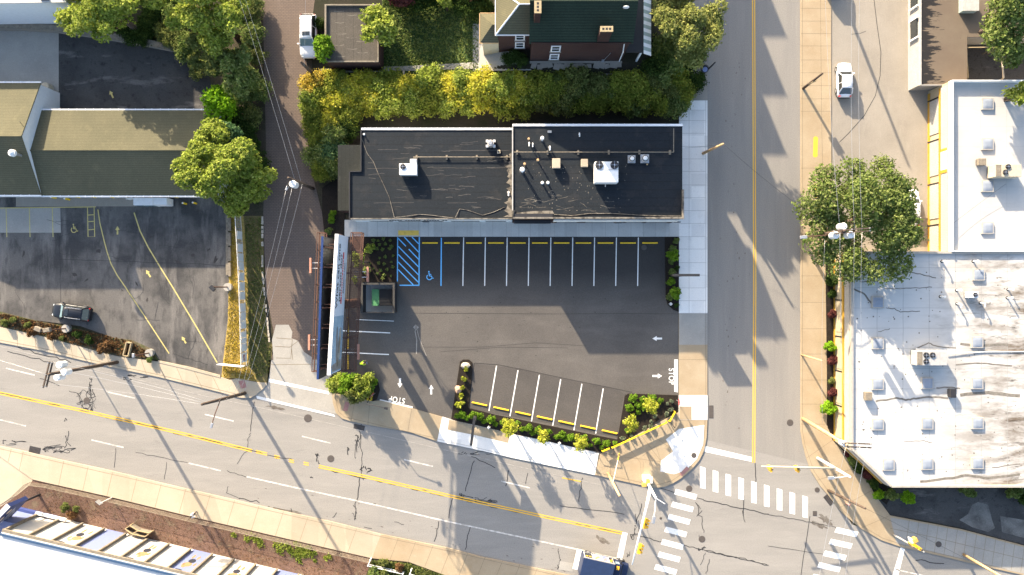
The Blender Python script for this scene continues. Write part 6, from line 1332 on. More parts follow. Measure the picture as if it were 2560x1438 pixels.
# pylon signs seen on edge
def edge_sign(label, a, b_, z0, z1, pole_at):
    A, B = Q(*a), Q(*b_); t = thing('pylon_sign', label, 'sign', Q(*pole_at), 0, 'grey pylon signs of the lot')
    m = MB(); m.bar(Vector((A.x, A.y, (z0 + z1) / 2)), Vector((B.x, B.y, (z0 + z1) / 2)), .24, z1 - z0); p = m.build('sign_panel', M['dark'], t); m = MB(); m.bar(Vector((A.x, A.y, z1 + .03)), Vector((B.x, B.y, z1 + .03)), .3, .06); m.build('cap', M['dark'], p)
    m = MB(); q = Q(*pole_at); m.box(q.x - .15, q.x + .15, q.y - .15, q.y + .15, 0, z0); m.build('post', M['dark'], t)
edge_sign('dark narrow pylon sign by the side street pavement', (1659, 690), (1720, 690), 4.1, 5.6, (1681, 690)); edge_sign('dark narrow pylon sign over the main road pavement', (1191.5, 1025), (1184, 1090), 4.1, 5.6, (1190, 1040))
# stop signs and small signs
def stop_sign(label, base, z, rz):
    b = Q(*base, .1); t = thing('stop_sign', label, 'stop sign', b, 0, 'stop signs at the lot exits'); m = MB(); m.cyl(b, b + Vector((0, 0, z)), .04, n=6); m.build('post', M['galv'], t)
    c = b + Vector((0, 0, z - .35)); d = Vector((math.cos(rz), math.sin(rz), 0)); s = Vector((-d.y, d.x, 0)); u = Vector((0, 0, 1)); c = c + d * .06
    o = [c + s * .42 * math.cos(R(22.5 + 45 * k)) + u * .42 * math.sin(R(22.5 + 45 * k)) for k in range(8)]
    m = MB(); m.add(o + [q + d * .02 for q in o], [tuple(range(8)), tuple(range(8, 16))[::-1]] + [(i, (i + 1) % 8, (i + 1) % 8 + 8, i + 8) for i in range(8)]); p = m.build('sign_face', M['stopred'], t)
    text_mesh('STOP', .26, M['metal_w'], 'sign_lettering', Matrix(((s.x, 0, d.x, c.x + d.x * .026), (s.y, 0, d.y, c.y + d.y * .026), (0, 1, 0, c.z), (0, 0, 0, 1))), p)
stop_sign('red stop sign in the bed at the south exit', (938, 983), 2.2, R(140)); stop_sign('red stop sign at the side street exit by the tan slab', (1691, 1000), 2.0, R(180))
cb = thing('meter_frame', 'small yellow and black pipe guard in the corner bed', 'pipe guard', Q(927, 997, .1)); m = MB(); a = Q(921, 992); m.box(a.x - .06, a.x + .06, a.y - .35, a.y + .35, .1, .8); m.tube([Q(926, 999, .1), Q(926, 999, .7), Q(932, 998, .7), Q(932, 990, .7), Q(932, 990, .1)], .05, 6); m.build('rail', M['saf'], cb)
# wheel stops
ws = thing('wheel_stop', '', 'wheel stop', (0, 0, 0), 0, 'yellow wheel stops'); m = MB(); m.add([(-.98, -.1, 0), (.98, -.1, 0), (.98, .1, 0), (-.98, .1, 0), (-.95, -.06, .13), (.95, -.06, .13), (.95, .06, .13), (-.95, .06, .13)], [(0, 3, 2, 1), (4, 5, 6, 7), (0, 1, 5, 4), (1, 2, 6, 5), (2, 3, 7, 6), (3, 0, 4, 7)]); m.build('block', M['wstop'], ws, local=True, bevel=.015)
m = MB()
for x in (-.6, .6): m.cyl((x, 0, .128), (x, 0, .14), .025, n=8)
m.build('fixing', M['dark'], ws, local=True)
spots = [((x, 607.5), 0, 'yellow wheel stop %s from the left in the row facing the shop' % ORD[i]) for i, x in enumerate((1075, 1130, 1185, 1240, 1294.5, 1349.5, 1404, 1458.5, 1513.5, 1570, 1625))]
spots += [(((1199 + i * 54.15), 1010 + i * 11.55 + (.5 if i else 0)), R(-12.3), 'yellow wheel stop %s from the left in the slanted row by the road' % ORD[i]) for i in range(7)]
spots += [((870.5, 812), R(90), 'yellow wheel stop topmost of the three beneath the billboard walkway'), ((870.5, 854.5), R(90), 'yellow wheel stop between the two white bay lines by the billboard'), ((870.5, 905), R(90), 'yellow wheel stop nearest the worker beneath the billboard')]
for i, (p, rz, lab) in enumerate(spots):
    z = .03 if i < 11 or i > 17 else .036
    if i == 0: ws.location = Q(*p, z); ws['label'] = lab
    else: dup(ws, Q(*p, z), rz, lab)
# yellow rail at the corner
yr = thing('guard_rail', 'yellow steel guard rail edging the corner bed', 'guard rail', Q(1600, 1090, .1))
m = MB()
for a, b_ in (((1688, 1030), (1674, 1054)), ((1668, 1056), (1530, 1120)), ((1524, 1121), (1506, 1129))): m.bar(P(*a, .85), P(*b_, .85), .13, .26)
m.build('beam', M['saf'], yr)
for (x, y) in ((1688, 1030), (1674, 1054), (1668, 1056), (1622, 1078), (1576, 1099), (1530, 1120), (1506, 1129)): q = P(x, y, .85); m = MB(); m.cyl((q.x, q.y, 0), (q.x, q.y, .7), .06, n=8); m.build('post', M['saf'], yr)
br = thing('pipe_rail', 'black pipe handrail at the corner plaza beside the yellow rail', 'handrail', Q(1685, 1060)); m = MB(); m.tube([P(1676, 1056, .9), P(1687, 1070, .9), P(1690, 1066, .9), P(1690, 1030, .9)], .04, 6); m.build('rail', M['dark'], br)
for p in ((1676, 1056), (1688, 1069), (1690, 1030)): q = P(*p, .9); m = MB(); m.cyl((q.x, q.y, 0), q, .035, n=6); m.build('post', M['dark'], br)
br = thing('pipe_rail', 'black pipe handrail at the lower tip of the corner bed', 'handrail', Q(1520, 1135)); m = MB(); m.tube([P(1490, 1131, .9), P(1515, 1135, .9), P(1536, 1138, .9), P(1534, 1124, .9)], .04, 6); m.build('rail', M['dark'], br)
for p in ((1490, 1131), (1536, 1138), (1534, 1124)): q = P(*p, .9); m = MB(); m.cyl((q.x, q.y, 0), q, .035, n=6); m.build('post', M['dark'], br)
for (x, y, l) in ((1222, 1067, 'white cross-shaped plastic valve marker nearest the dark pylon sign'), (1398, 1106, 'white valve marker between the lemon trees by the pavement'), (1675, 760, 'white valve marker in the bed by the side street')):
    t = thing('valve_marker', l, 'marker', Q(x, y, .1), 0, 'white valve markers'); m = MB(); m.box(-.18, .18, -.06, .06, 0, .5); m.box(-.06, .06, -.18, .18, 0, .52); m.build('cross', M['metal_w'], t, local=True); m = MB(); m.cyl((0, 0, .52), (0, 0, .6), .08, .05, 8); m.build('cap', M['metal_w'], t, local=True)
# fences
tf = thing('tarp_fence', 'wire fence hung with square white sheets on the dry verge', 'fence', Q(610, 740))
fl = [(603, 540), (606, 590), (611, 680), (614, 760), (616, 830), (618, 914)]
def fpt(y):
    for i in range(len(fl) - 1):
        if fl[i][1] <= y <= fl[i + 1][1]: f = (y - fl[i][1]) / (fl[i + 1][1] - fl[i][1]); return (fl[i][0] + (fl[i + 1][0] - fl[i][0]) * f, y)
    return fl[-1]
for y in range(540, 915, 34): q = Q(*fpt(y)); m = MB(); m.cyl((q.x, q.y, 0), (q.x, q.y, 2.1), .04, n=6); m.build('post', M['galv'], tf)
m = MB(); m.tube([Q(x, y, 2.06) for x, y in fl], .04, 5); m.tube([Q(x, y, .2) for x, y in fl], .02, 4); m.build('rail', M['metal_w'], tf)
m = MB()
for k in range(11): z = .3 + k * .17; m.tube([Q(x, y, z) for x, y in fl], .008, 3, False)
m.build('wire', M['galv'], tf)
rg = random.Random(31)
for (y0, y1) in ((580, 600), (611, 631), (635, 655), (656, 676), (682, 702), (706, 727), (729, 749), (758, 779), (780, 801), (802, 820), (828, 842), (843, 856), (857, 876), (881, 903)):
    a, b_ = Q(*fpt(y0)), Q(*fpt(y1)); j = rg.uniform(-.08, .08); m = MB(); o = .06
    m.add([(a.x + o, a.y, .25 + j), (b_.x + o, b_.y, .25 - j), (b_.x + o, b_.y, 1.95 - j), (a.x + o, a.y, 1.95 + j), (a.x + o + .02, a.y, .25 + j), (b_.x + o + .02, b_.y, .25 - j), (b_.x + o + .02, b_.y, 1.95 - j), (a.x + o + .02, a.y, 1.95 + j)], [(0, 1, 2, 3), (4, 5, 6, 7), (0, 1, 5, 4), (2, 3, 7, 6), (1, 2, 6, 5), (0, 3, 7, 4)]); s = m.build('hung_sheet', M['metal_w'], tf)
    if y0 == 881: m = MB(); m.obox(((a.x + b_.x) / 2 + .1, (a.y + b_.y) / 2, 1.2), (.02, .75, .6), -.02); m.build('red_print', M['redpad'], s)
m = MB(); m.bar(Q(618, 914, 1.2), Q(556, 908, 1.1), .06, 1.3); m.build('gate_leaf', M['metal_w'], tf)
tw = thing('timber_edging', 'grey sleeper edging between the worn lot and the verge', 'edging', Q(572, 620)); 
for (y0, y1) in ((540, 575), (576, 612), (613, 650), (651, 688)): m = MB(); m.bar(Q(569, y0, .12), Q(570, y1, .12), .3, .28); m.bar(Q(575.5, y0 + 6, .2), Q(576.5, y1 + 3, .2), .3, .32); m.build('sleeper', M['timber'], tw)
cf = thing('chain_fence', 'low dark chain-link fence along the red mulch bank', 'fence', Q(500, 1300)); cl = [(-60, 1310), (0, 1266), (40, 1240), (76, 1206), (125, 1212), (282, 1247), (475, 1294), (640, 1332), (780, 1364), (926, 1398)]
for i in range(len(cl) - 1):
    a, b_ = Q(*cl[i]), Q(*cl[i + 1]); n = max(1, int((b_ - a).length / 2.6))
    for k in range(n): q = a.lerp(b_, k / n); m = MB(); m.cyl(q, q + Vector((0, 0, 1.25)), .03, n=6); m.build('post', M['timber'], cf)
m = MB()
for k in range(9): m.tube([Q(x, y, .1 + k * .14) for x, y in cl], .025 if k == 8 else .007, 4, False)
for i in range(len(cl) - 1):
    a, b_ = Q(*cl[i]), Q(*cl[i + 1]); n = int((b_ - a).length / .14)
    for k in range(n): q = a.lerp(b_, k / n); r_ = a.lerp(b_, min(1, (k + 4) / n)); m.tube([q + Vector((0, 0, .05)), r_ + Vector((0, 0, 1.2))], .006, 3, False); m.tube([r_ + Vector((0, 0, .05)), q + Vector((0, 0, 1.2))], .006, 3, False)
m.build('mesh', M['timber'], cf)
pf = thing('white_rail_fence', 'white rail fence round the weedy bank at the bottom edge', 'fence', Q(940, 1405)); m = MB()
for a, b_ in (((929, 1394), (923, 1408)), ((923, 1408), (1010, 1428)), ((1026, 1432), (1050, 1440)), ((1030, 1420), (1026, 1432))): m.bar(Q(*a, .9), Q(*b_, .9), .09, .09); m.bar(Q(*a, .4), Q(*b_, .4), .07, .07)
m.build('rail', M['metal_w'], pf)
for p in ((929, 1394), (923, 1408), (979, 1421), (1010, 1428), (1026, 1432), (1030, 1420)): q = Q(*p); m = MB(); m.box(q.x - .06, q.x + .06, q.y - .06, q.y + .06, 0, 1.0); m.build('post', M['metal_w'], pf)
wf = thing('wire_fence', 'thin rail fence along the top of the thicket', 'fence', PT(1000, 207)[0]); m = MB(); m.tube([PT(x, y, 1.2)[0] for x, y in ((884, 208), (950, 210), (1000, 210), (1060, 208), (1120, 198), (1180, 195), (1270, 195))], .05, 5); m.build('rail', M['lumber'], wf)
for x, y in ((884, 208), (1000, 210), (1120, 198), (1270, 195)): q, z = PT(x, y, 1.2); m = MB(); m.cyl((q.x, q.y, z), q, .05, n=6); m.build('post', M['timber'], wf)
lg = thing('fallen_plank', 'pale plank lying from the garden path to the fence', 'plank', PT(1008, 192)[0]); m = MB(); m.bar(PT(1010, 177, .12)[0], PT(1006, 206, .5)[0], .2, .08); m.build('board', M['stone'], lg)
# skids: loose timber frame on the red bank, sign post
ld = thing('crate_frame', 'bent open timber crate frame leaning on the mural wall', 'frame', P(346, 1333)); fr_ = [P(313, 1322, .9), P(330, 1335, 1.0), P(362, 1342, 1.0), P(374, 1333, 1.0), P(345, 1327, 1.0), P(325, 1314, .9)]
m = MB()
for i in range(6): m.bar(fr_[i], fr_[(i + 1) % 6], .11, .11)
m.bar(fr_[1], fr_[4], .1, .1)
for i in (0, 2, 3, 5): m.bar(fr_[i], Vector((fr_[i].x, fr_[i].y, .05)), .1, .1)
m.build('batten', M['lumber'], ld); m = MB()
for i in (0, 1, 2, 3, 4, 5): a, b_ = fr_[i], fr_[(i + 1) % 6]; m.sheet([a - Vector((0, 0, .06)), b_ - Vector((0, 0, .06)), Vector((b_.x, b_.y, .1)), Vector((a.x, a.y, .1))])
m.build('mesh_side', M['timber'], ld, fixn=False)
sp = thing('bent_sign', 'small white sign post on the red bank by the south pavement', 'sign', Q(281, 1243)); m = MB(); a = Q(281, 1243); b_ = P(252, 1257, 2.4); m.tube([a, b_], .05, 6); m.build('post', M['metal_w'], sp); m = MB(); m.obox(P(248, 1256, 2.2), (.05, .7, .8), .9); m.build('plate', M['galv'], sp)
# rocks and barrels
def rock(label, px, py, r, mat, z=.1, seed=1):
    rg = random.Random(seed); c = Q(px, py, z + r[2] * .5); m = MB(); m.ball((0, 0, 0), r, 9, 6, .14, rg); o = m.build('boulder', M[mat], smooth=False); o.location = c; tag(o, label, 'boulder', 'boulders in the lot bed')
rock('pale boulder at the rounded tip of the narrow bed', 1164, 913, (.62, .40, .35), 'stone', seed=2); rock('pink flat boulder halfway down the narrow bed', 1146, 973, (.42, .50, .3), 'pinkstone', seed=5)
for (x, y, mm, l) in ((1300, 191, 'navy', 'blue barrel at the end of the house path'), (1313, 192, 'conc_grey', 'grey barrel beside the blue barrel')):
    q, z = PT(x, y, .9); t = thing('barrel', l, 'barrel', (q.x, q.y, z), 0, 'barrels by the thicket'); m = MB(); m.tube([(0, 0, 0), (0, 0, .45), (0, 0, .9)], [.28, .32, .28], 16); m.build('drum', M['blue'] if mm == 'navy' else M[mm], t, local=True); m = MB(); m.cyl((0, 0, .901), (0, 0, .93), .25, .24, 16); m.build('lid', M[mm], t, local=True)
# wires
def wire(label, a, b, sag=.5, r=.022, mat='galv'):
    r = r * .48
    a, b = Vector(a), Vector(b); l = [a.lerp(b, i / 14) - Vector((0, 0, sag * 4 * (i / 14) * (1 - i / 14))) for i in range(15)]
    m = MB(); m.tube(l, r, 5); o = m.build('overhead_wire', M[mat], smooth=True); o.location = (0, 0, 0); tag(o, label, 'overhead wire', 'overhead power lines')
z = 9.9
wire('left overhead wire climbing the alley from the transformer pole', P(736, 447, z), P(560, -120, z)); wire('right overhead wire climbing the alley from the transformer pole', P(752, 452, 9.2), P(575, -120, 9.6))
wire('leftmost wire running down the alley from the transformer pole', P(716, 470, 9.0), P(585, 990, 9.8)); wire('middle wire running down the alley from the transformer pole', P(731, 465, 9.6), P(600, 985, 9.9)); wire('right wire running down the alley from the transformer pole', P(756, 460, 9.3), P(612, 978, 9.9))
wire('wire dropping over the white sport utility car to the vine pole', P(760, 168, 6.4), P(764, -80, 8), .2)
wire('dark wire crossing the side street to the tree pole', P(1810, 361, 7.6), P(2085, 578, 11.5), .8, .035, 'dark'); wire('service wire from the kerb pole to the shop corner', P(1806, 361, 7.4), P(1712, 370, 6.6), .3, .03, 'dark')
for i, x in enumerate((2100, 2136, 2155)):
    wire('%s of the three wires running up from the tree pole' % ('left', 'middle', 'right')[i] if False else ('left wire running up from the tree pole', 'middle wire running up from the tree pole', 'right wire running up from the tree pole')[i], P(x, 575, 12.9), P((2060, 2133, 2152)[i], -120, 12.9), .6, .028)
    wire(('left wire between the tree pole and the corner pole', 'middle wire between the tree pole and the corner pole', 'right wire between the tree pole and the corner pole')[i], P(x, 581, 12.9), P((2120, 2150, 2165)[i], 1113, 12.9), .6, .028)
    wire(('left wire from the corner pole over the crossing', 'middle wire from the corner pole over the crossing', 'right wire from the corner pole over the crossing')[i], P((2115, 2150, 2168)[i], 1117, 12.8), P((2030, 2080, 2100)[i], 1560, 12.9), .5, .03)
wire('thin lower wire left of the corner pole over the pavement', P(2062, 600, 9), P(2056, 1060, 9), .4, .025); wire('guy wire from the guy pole to the lower right pole', P(2163, 1271, 8.9), P(2512, 1446, 8.9), .6, .03, 'dark')
for i, (y0, y1) in enumerate(((905, 1010), (922, 1016), (960, 1020))): wire(('upper line between the two main road poles', 'middle line between the two main road poles', 'lower line between the two main road poles')[i], P(130, y0, 13.1), P(510, y1 - 8, 12), .7, .022)
wire('thin wire from the leaning pole to the verge anchor', P(548, 1002, 8.5), Q(596, 945, .1), 0, .02); wire('thin wire from the leaning pole to the fence end', P(565, 998, 7), Q(640, 930, .1), 0, .02)
wire('line leaving the main road pole past the left edge', P(118, 937, 13.1), P(-200, 850, 13), .5, .022)
wire('dark cable over the upper white roof from the beige unit', P(2375, 565, 5.1), P(2515, 460, 5.2), .15, .03, 'dark')
# ================================================================== PEOPLE
def person(label, base, rz, joints, radii, edges, shirt, zsplit):
    """one skinned body; clothing colours by material zones on the same mesh"""
    t = thing('person', label, 'person', base, rz)
    me = bpy.data.meshes.new('body'); me.from_pydata(joints, edges, []); o = bpy.data.objects.new('body', me); COL.objects.link(o)
    sk = o.modifiers.new('skin', 'SKIN'); sv = me.skin_vertices[0].data
    for i, r in enumerate(radii): sv[i].radius = (r, r)
    sv[0].use_root = True
    s = o.modifiers.new('sub', 'SUBSURF'); s.levels = 1; s.render_levels = 1
    dg = bpy.context.evaluated_depsgraph_get(); m2 = bpy.data.meshes.new_from_object(o.evaluated_get(dg)); bpy.data.objects.remove(o)
    for mt in (shirt, M['jeans'], M['skin']): m2.materials.append(mt)
    J = [Vector(j) for j in joints]
    zone = {0: 1, 1: 0, 2: 0, 3: 2, 4: 2, 5: 0, 6: 0, 7: 2, 8: 0, 9: 0, 10: 2, 11: 1, 12: 1, 13: 1, 14: 1, 15: 1, 16: 1}
    for f in m2.polygons:
        c = f.center; k = min(range(len(J)), key=lambda i: (J[i] - c).length); f.material_index = zone[k]; f.use_smooth = True
    b = bpy.data.objects.new('body', m2); COL.objects.link(b); b.parent = t
    h = J[4]; m = MB(); m.ball((h.x, h.y, h.z + .03), (.112, .112, .12), 12, 8); m.build('hair', M['hair'], t, local=True, smooth=True)
    for j in (7, 10):   # hands: palm, four fingers and thumb
        w = J[j]; d = (J[j] - J[j - 1]).normalized(); s_ = d.cross(Vector((0, 0, 1))); s_ = s_.normalized() if s_.length > .1 else Vector((0, 1, 0))
        m = MB(); m.obox(w + d * .05, (.09, .08, .03), math.atan2(d.y, d.x))
        for q in range(4): p0 = w + d * .09 + s_ * (.03 - .02 * q); m.tube([p0, p0 + d * .05, p0 + d * (.085 if q in (1, 2) else .07) - Vector((0, 0, .02))], [.010, .009, .007], 5)
        p0 = w + d * .03 + s_ * .045; m.tube([p0, p0 + s_ * .03 + d * .03, p0 + s_ * .035 + d * .06], [.012, .010, .008], 5); m.build('hand', M['skin'], t, local=True)
    return t
ED = [(0, 1), (1, 2), (2, 3), (3, 4), (2, 5), (5, 6), (6, 7), (2, 8), (8, 9), (9, 10), (0, 11), (11, 12), (12, 13), (0, 14), (14, 15), (15, 16)]
RD = [.15, .16, .15, .07, .10, .075, .05, .035, .075, .05, .035, .10, .075, .06, .10, .075, .06]
J1 = [(0, 0, .88), (.22, 0, 1.05), (.46, .02, 1.18), (.58, .02, 1.24), (.70, .02, 1.26), (.46, .22, 1.12), (.56, .28, .88), (.72, .24, .70), (.44, -.20, 1.12), (.62, -.24, .95), (.80, -.16, .80), (.02, .12, .50), (-.06, .14, .08), (.08, .15, .05), (-.02, -.12, .48), (-.12, -.14, .08), (.02, -.15, .05)]
t = person('person in a yellow hi-vis vest bending forward beside the billboard bay', Q(903, 908, .03), R(12), J1, RD, ED, M['hiviz'], 0)
m = MB(); m.box(.84, .90, -.22, .06, .62, .86); m.build('held_cloth', M['panelblue'], t, local=True)
J2 = [(0, 0, .92), (.02, 0, 1.15), (.05, 0, 1.42), (.06, 0, 1.52), (.08, 0, 1.64), (.05, .20, 1.38), (.12, .26, 1.12), (.28, .24, .98), (.05, -.20, 1.38), (.22, -.24, 1.16), (.44, -.20, 1.14), (.08, .10, .50), (.06, .11, .08), (.20, .12, .05), (-.06, -.10, .50), (-.14, -.11, .08), (.0, -.12, .05)]
person('person in a white shirt walking by the mulch bank fence', Q(491, 1281, .13), R(10), J2, RD, ED, M['shirt'], 0)
t = thing('fire_hydrant', 'faded red hydrant on the corner pavement', 'fire hydrant', Q(2116, 1258, .13)); m = MB(); m.cyl((0, 0, 0), (0, 0, .6), .13, .12, 12); m.ball((0, 0, .62), .14, 12, 6); m.build('barrel', M['redpad'], t, local=True); m = MB(); m.cyl((-.22, 0, .42), (.22, 0, .42), .07, n=8); m.cyl((0, 0, .74), (0, 0, .82), .04, n=6); m.build('nozzle', M['redpad'], t, local=True)
# ================================================================== VEGETATION
SEED = [100]
def tree(label, px, py, zc, rx, ry, rz_, n, size, mat, nl=16, lobe=.40, trunk=True, name='tree', grp=None, base=None, flop=.7, spike=0.0, inner=.12):
    SEED[0] += 1
    c = P(px, py, zc); gx, gy = 1280 + (px - 1280) * (1 - zc / HC), 719 + (py - 719) * (1 - zc / HC)
    gz = TZ(gx, gy) if 780 < gx < 1720 else 0
    t = thing(name, label, 'tree', (c.x, c.y, gz), 0, grp)
    V = crown(rx, ry, rz_, n, size, nl, lobe, inner, flop, spike, SEED[0]); V = V + np.array([0, 0, zc - gz])
    quads('crown', V, L[mat], t)
    rg = random.Random(SEED[0]); h = zc - gz; m = MB(); r = .045 * rx + .06
    m.tube([(0, 0, 0), (rg.uniform(-.1, .1), rg.uniform(-.1, .1), h * .4), (rg.uniform(-.2, .2), rg.uniform(-.2, .2), h * .85)], [r * 1.3, r, r * .6], 9)
    for k in range(7):
        a = k * .9 + rg.random(); q = rg.uniform(.45, .7)
        m.tube([(0, 0, h * rg.uniform(.4, .7)), (rx * .3 * math.cos(a), ry * .3 * math.sin(a), h * .85), (rx * q * math.cos(a), ry * q * math.sin(a), h + rz_ * rg.uniform(-.2, .35))], [r * .55, r * .35, r * .12], 6)
    m.build('trunk', M['wood'], t, local=True, smooth=True)
    return t
tree('big lime-green tree overhanging the drive-through and alley', 570, 428, 6.4, 5.6, 4.85, 4.4, 24000, .22, 'lime', 48, .30)
tree('small bright green tree at the corner of the back lot', 553, 260, 4.0, 2.25, 2.2, 2.0, 2600, .26, 'bright', 12, .42)
tree('wide lime tree above the back lot wall at top left', 275, 28, 7, 6.44, 4.83, 4.0, 17000, .23, 'lime', 42, .30)
tree('lime tree at the top edge beside the alley wires', 535, 40, 7, 5.52, 5.29, 4.0, 16000, .23, 'lime', 42, .30)
tree('dull olive tree between the back lot and the alley', 540, 140, 4.6, 3.58, 3.25, 2.6, 8000, .22, 'olive', 28, .28)
tree('dark green narrow tree leaning along the alley bank', 600, 185, 4.4, 2.20, 3.52, 2.8, 6000, .22, 'green', 22, .3)
tree('blue-green small tree behind the big lime tree', 560, 345, 4.4, 2.5, 2.0, 2.1, 3400, .24, 'bluegreen', 12, .42)
tree('pointed pale green tree beside the garage wall', 814, 122, 3.4, 1.35, 2.1, 2.6, 2600, .24, 'box', 14, .38)
tree('loose lime tree spilling over the garage roof corner', 950, 72, 5.0, 2.3, 2.7, 1.9, 3000, .26, 'lime', 18, .30, spike=.5)
tree('dark maroon tree at the top edge above the lawn', 1010, -22, 3.6, 2.6, 1.6, 2, 2600, .26, 'maroon', 12, .42)
tree('small lime tree at the top edge above the lawn', 1112, 0, 4.0, 1.2, 1.3, 1.3, 900, .24, 'lime', 9, .42)
tree('brown-leaved tree at the top edge left of the house', 1180, -15, 5.0, 1.8, 1.2, 1.4, 1500, .24, 'brown', 10, .42)
tree('yellow-green street tree between the house porch and the side street', 1716, 72, 7.5, 4.48, 4.82, 3.6, 19000, .19, 'pale', 50, .28, spike=.35)
tree('low dark tree at the foot of the yellow-green street tree', 1660, 130, 4.0, 2.0, 3.4, 2.2, 4200, .26, 'green', 12, .42)
tree('largest green street tree half covering the pole and white car', 2156, 545, 6.2, 7.57, 7.80, 4.2, 34000, .21, 'green', 90, .25, spike=.25)
tree('dark green tree in the top right corner', 2515, 45, 7.5, 5.29, 5.29, 4.0, 16000, .23, 'green', 45, .3, spike=.3)
tree('yellowish branchy tree at the right edge above the white roof', 2552, 235, 7.0, 2.3, 1.7, 1.3, 1800, .26, 'lime', 14, .28, spike=.5)
for i, (x, y, rx, ry) in enumerate(((1275, 1069, 1.25, 1.3), (1358, 1090, .85, .95), (1449, 1107, 1.0, 1.05), (1626, 1013, 1.05, 1.0), (1577, 1057, 1.05, 1.05))):
    tree(('largest lemon-green sapling in the roadside bed', 'smallest lemon-green sapling in the roadside bed', 'lemon-green sapling nearest the yellow rail end', 'lemon-green sapling nearest the side street in the corner bed', 'lemon-green sapling in the middle of the corner bed beside the bays')[i], x, y, 2.8, rx, ry, 1.6, 800 if i == 0 else 520, .18, 'lemon', 18, .24, grp='lemon-green saplings', spike=.7)
def shrub_mesh(mat, rx, ry, rz_, n, size, nl, lobe, seed, spike=0.0):
    V = crown(rx, ry, rz_, n, size, nl, lobe, .1, .7, spike, seed); V[:, :, 2] += rz_ * .75
    return V
def shrub(label, px, py, z0, V, mat, grp, name='shrub', cat='shrub', s=1.0, rz=0.0, proto={}):
    key = (id(V), mat)
    if key in proto: o = proto[key].copy(); COL.objects.link(o)
    else: o = quads(name, V, L[mat]); proto[key] = o
    o.location = Q(px, py, z0) if not isinstance(px, Vector) else px
    o.scale = (s, s, s); o.rotation_euler = (0, 0, rz); tag(o, label, cat, grp); return o
# the overgrown thicket north of the shop
TH = [shrub_mesh('x', 1.95, 1.75, 1.5, 3200, .165, 26, .30, 300 + i, .6) for i in range(4)]
VAR = [np.array(v) for v in TH]
rg = random.Random(12)
names = []
k = 0
for r_, y in enumerate((208, 232, 256)):
    n = 20
    for i in range(n):
        x = 790 + i * 47 + (23 if r_ == 1 else 0) + rg.uniform(-7, 7); yy = y + rg.uniform(-6, 6)
        if x > 1690 and r_ == 0: continue
        w, gz = PT(x, yy, 1.2); f = (x - 780) / 920
        if x < 860 and r_ == 0: mat = 'gold' if i < 1 else 'yellow'
        elif f < .6: mat = rg.choice(('yellow', 'yellow', 'thick', 'lime'))
        else: mat = rg.choice(('thick', 'thick', 'olive', 'green' if x > 1560 else 'thick'))
        rowname = ('garden-side', 'middle', 'shop-side')[r_]
        col = {'gold': 'golden', 'yellow': 'yellow-green', 'thick': 'dull green', 'lime': 'light lime', 'olive': 'olive', 'green': 'dark green'}[mat]
        shrub('%s thicket shrub, %s from the left in the %s row north of the shop' % (col, ORD[i], rowname), Vector((w.x, w.y, gz - .1)), 0, 0, VAR[(i + r_) % 4], mat, 'thicket shrubs behind the shop', 'thicket_shrub', 'shrub', rg.uniform(.85, 1.12), rg.uniform(0, 6.28)); k += 1
for i in range(34):
    x, y = 790 + i * 26.5 + rg.uniform(-9, 9), rg.choice((196, 220, 246, 268)) + rg.uniform(-8, 8); w, gz = PT(x, y, 1.6); mat = rg.choice(('yellow', 'lime', 'thick')) if x < 1310 else rg.choice(('thick', 'olive', 'green'))
    shrub('small %s filler bush, %s from the left among the thicket shrubs' % ({'yellow': 'yellow', 'lime': 'lime', 'thick': 'dull green', 'olive': 'olive', 'green': 'dark green'}[mat], (ORD + ['thirty-first', 'thirty-second', 'thirty-third', 'thirty-fourth'])[i]), Vector((w.x, w.y, gz + .2)), 0, 0, VAR[i % 4], mat, 'filler bushes in the thicket', 'thicket_shrub', 'shrub', rg.uniform(.45, .75), rg.uniform(0, 6.28))
for i, (x, y, mat) in enumerate(((790, 300, 'thick'), (835, 310, 'yellow'), (800, 345, 'thick'), (845, 345, 'green'), (800, 395, 'green'), (838, 385, 'bluegreen'), (815, 430, 'thick'), (848, 420, 'green'), (880, 325, 'dark'), (880, 300, 'thick'))):
    shrub('%s green bush %s from the top in the clump between the alley and the shop' % ('loose', ORD[i]), Q(x, y, 0), 0, 0, VAR[i % 4], mat, 'bushes between alley and shop', 'thicket_shrub', 'shrub', rg.uniform(.8, 1.05), rg.uniform(0, 6))
for i, (x, y) in enumerate(((628, 40), (640, 95), (650, 140), (618, 250), (640, 300), (622, 330), (645, 375), (628, 60), (632, 200), (650, 430), (640, 480), (480, 130), (505, 175), (640, 10), (652, 235), (600, 300), (335, 85), (385, 65), (425, 95), (450, 60), (405, 35), (460, 112), (365, 100), (440, 20))):
    shrub('dark shrub %s in the overgrown bank west of the brick alley' % ORD[i], Q(x, y, 0), 0, 0, VAR[i % 4], rg.choice(('dark', 'dark', 'green', 'olive')), 'shrubs on the alley bank', 'bank_shrub', 'shrub', rg.uniform(.7, 1.05), rg.uniform(0, 6))
for i, (x, y, mat) in enumerate(((1650, 190, 'green'), (1690, 175, 'dark'), (1700, 215, 'green'), (1660, 225, 'thick'), (1640, 165, 'dark'), (1735, 205, 'dark'), (1725, 160, 'dark'), (1745, 130, 'green'))):
    w, gz = PT(x, y, 1.0); shrub('leafy green bush %s in the group below the street tree' % ORD[i], Vector((w.x, w.y, gz - .1)), 0, 0, VAR[i % 4], mat, 'bushes below the street tree', 'verge_bush', 'bush', rg.uniform(.7, .95), rg.uniform(0, 6))
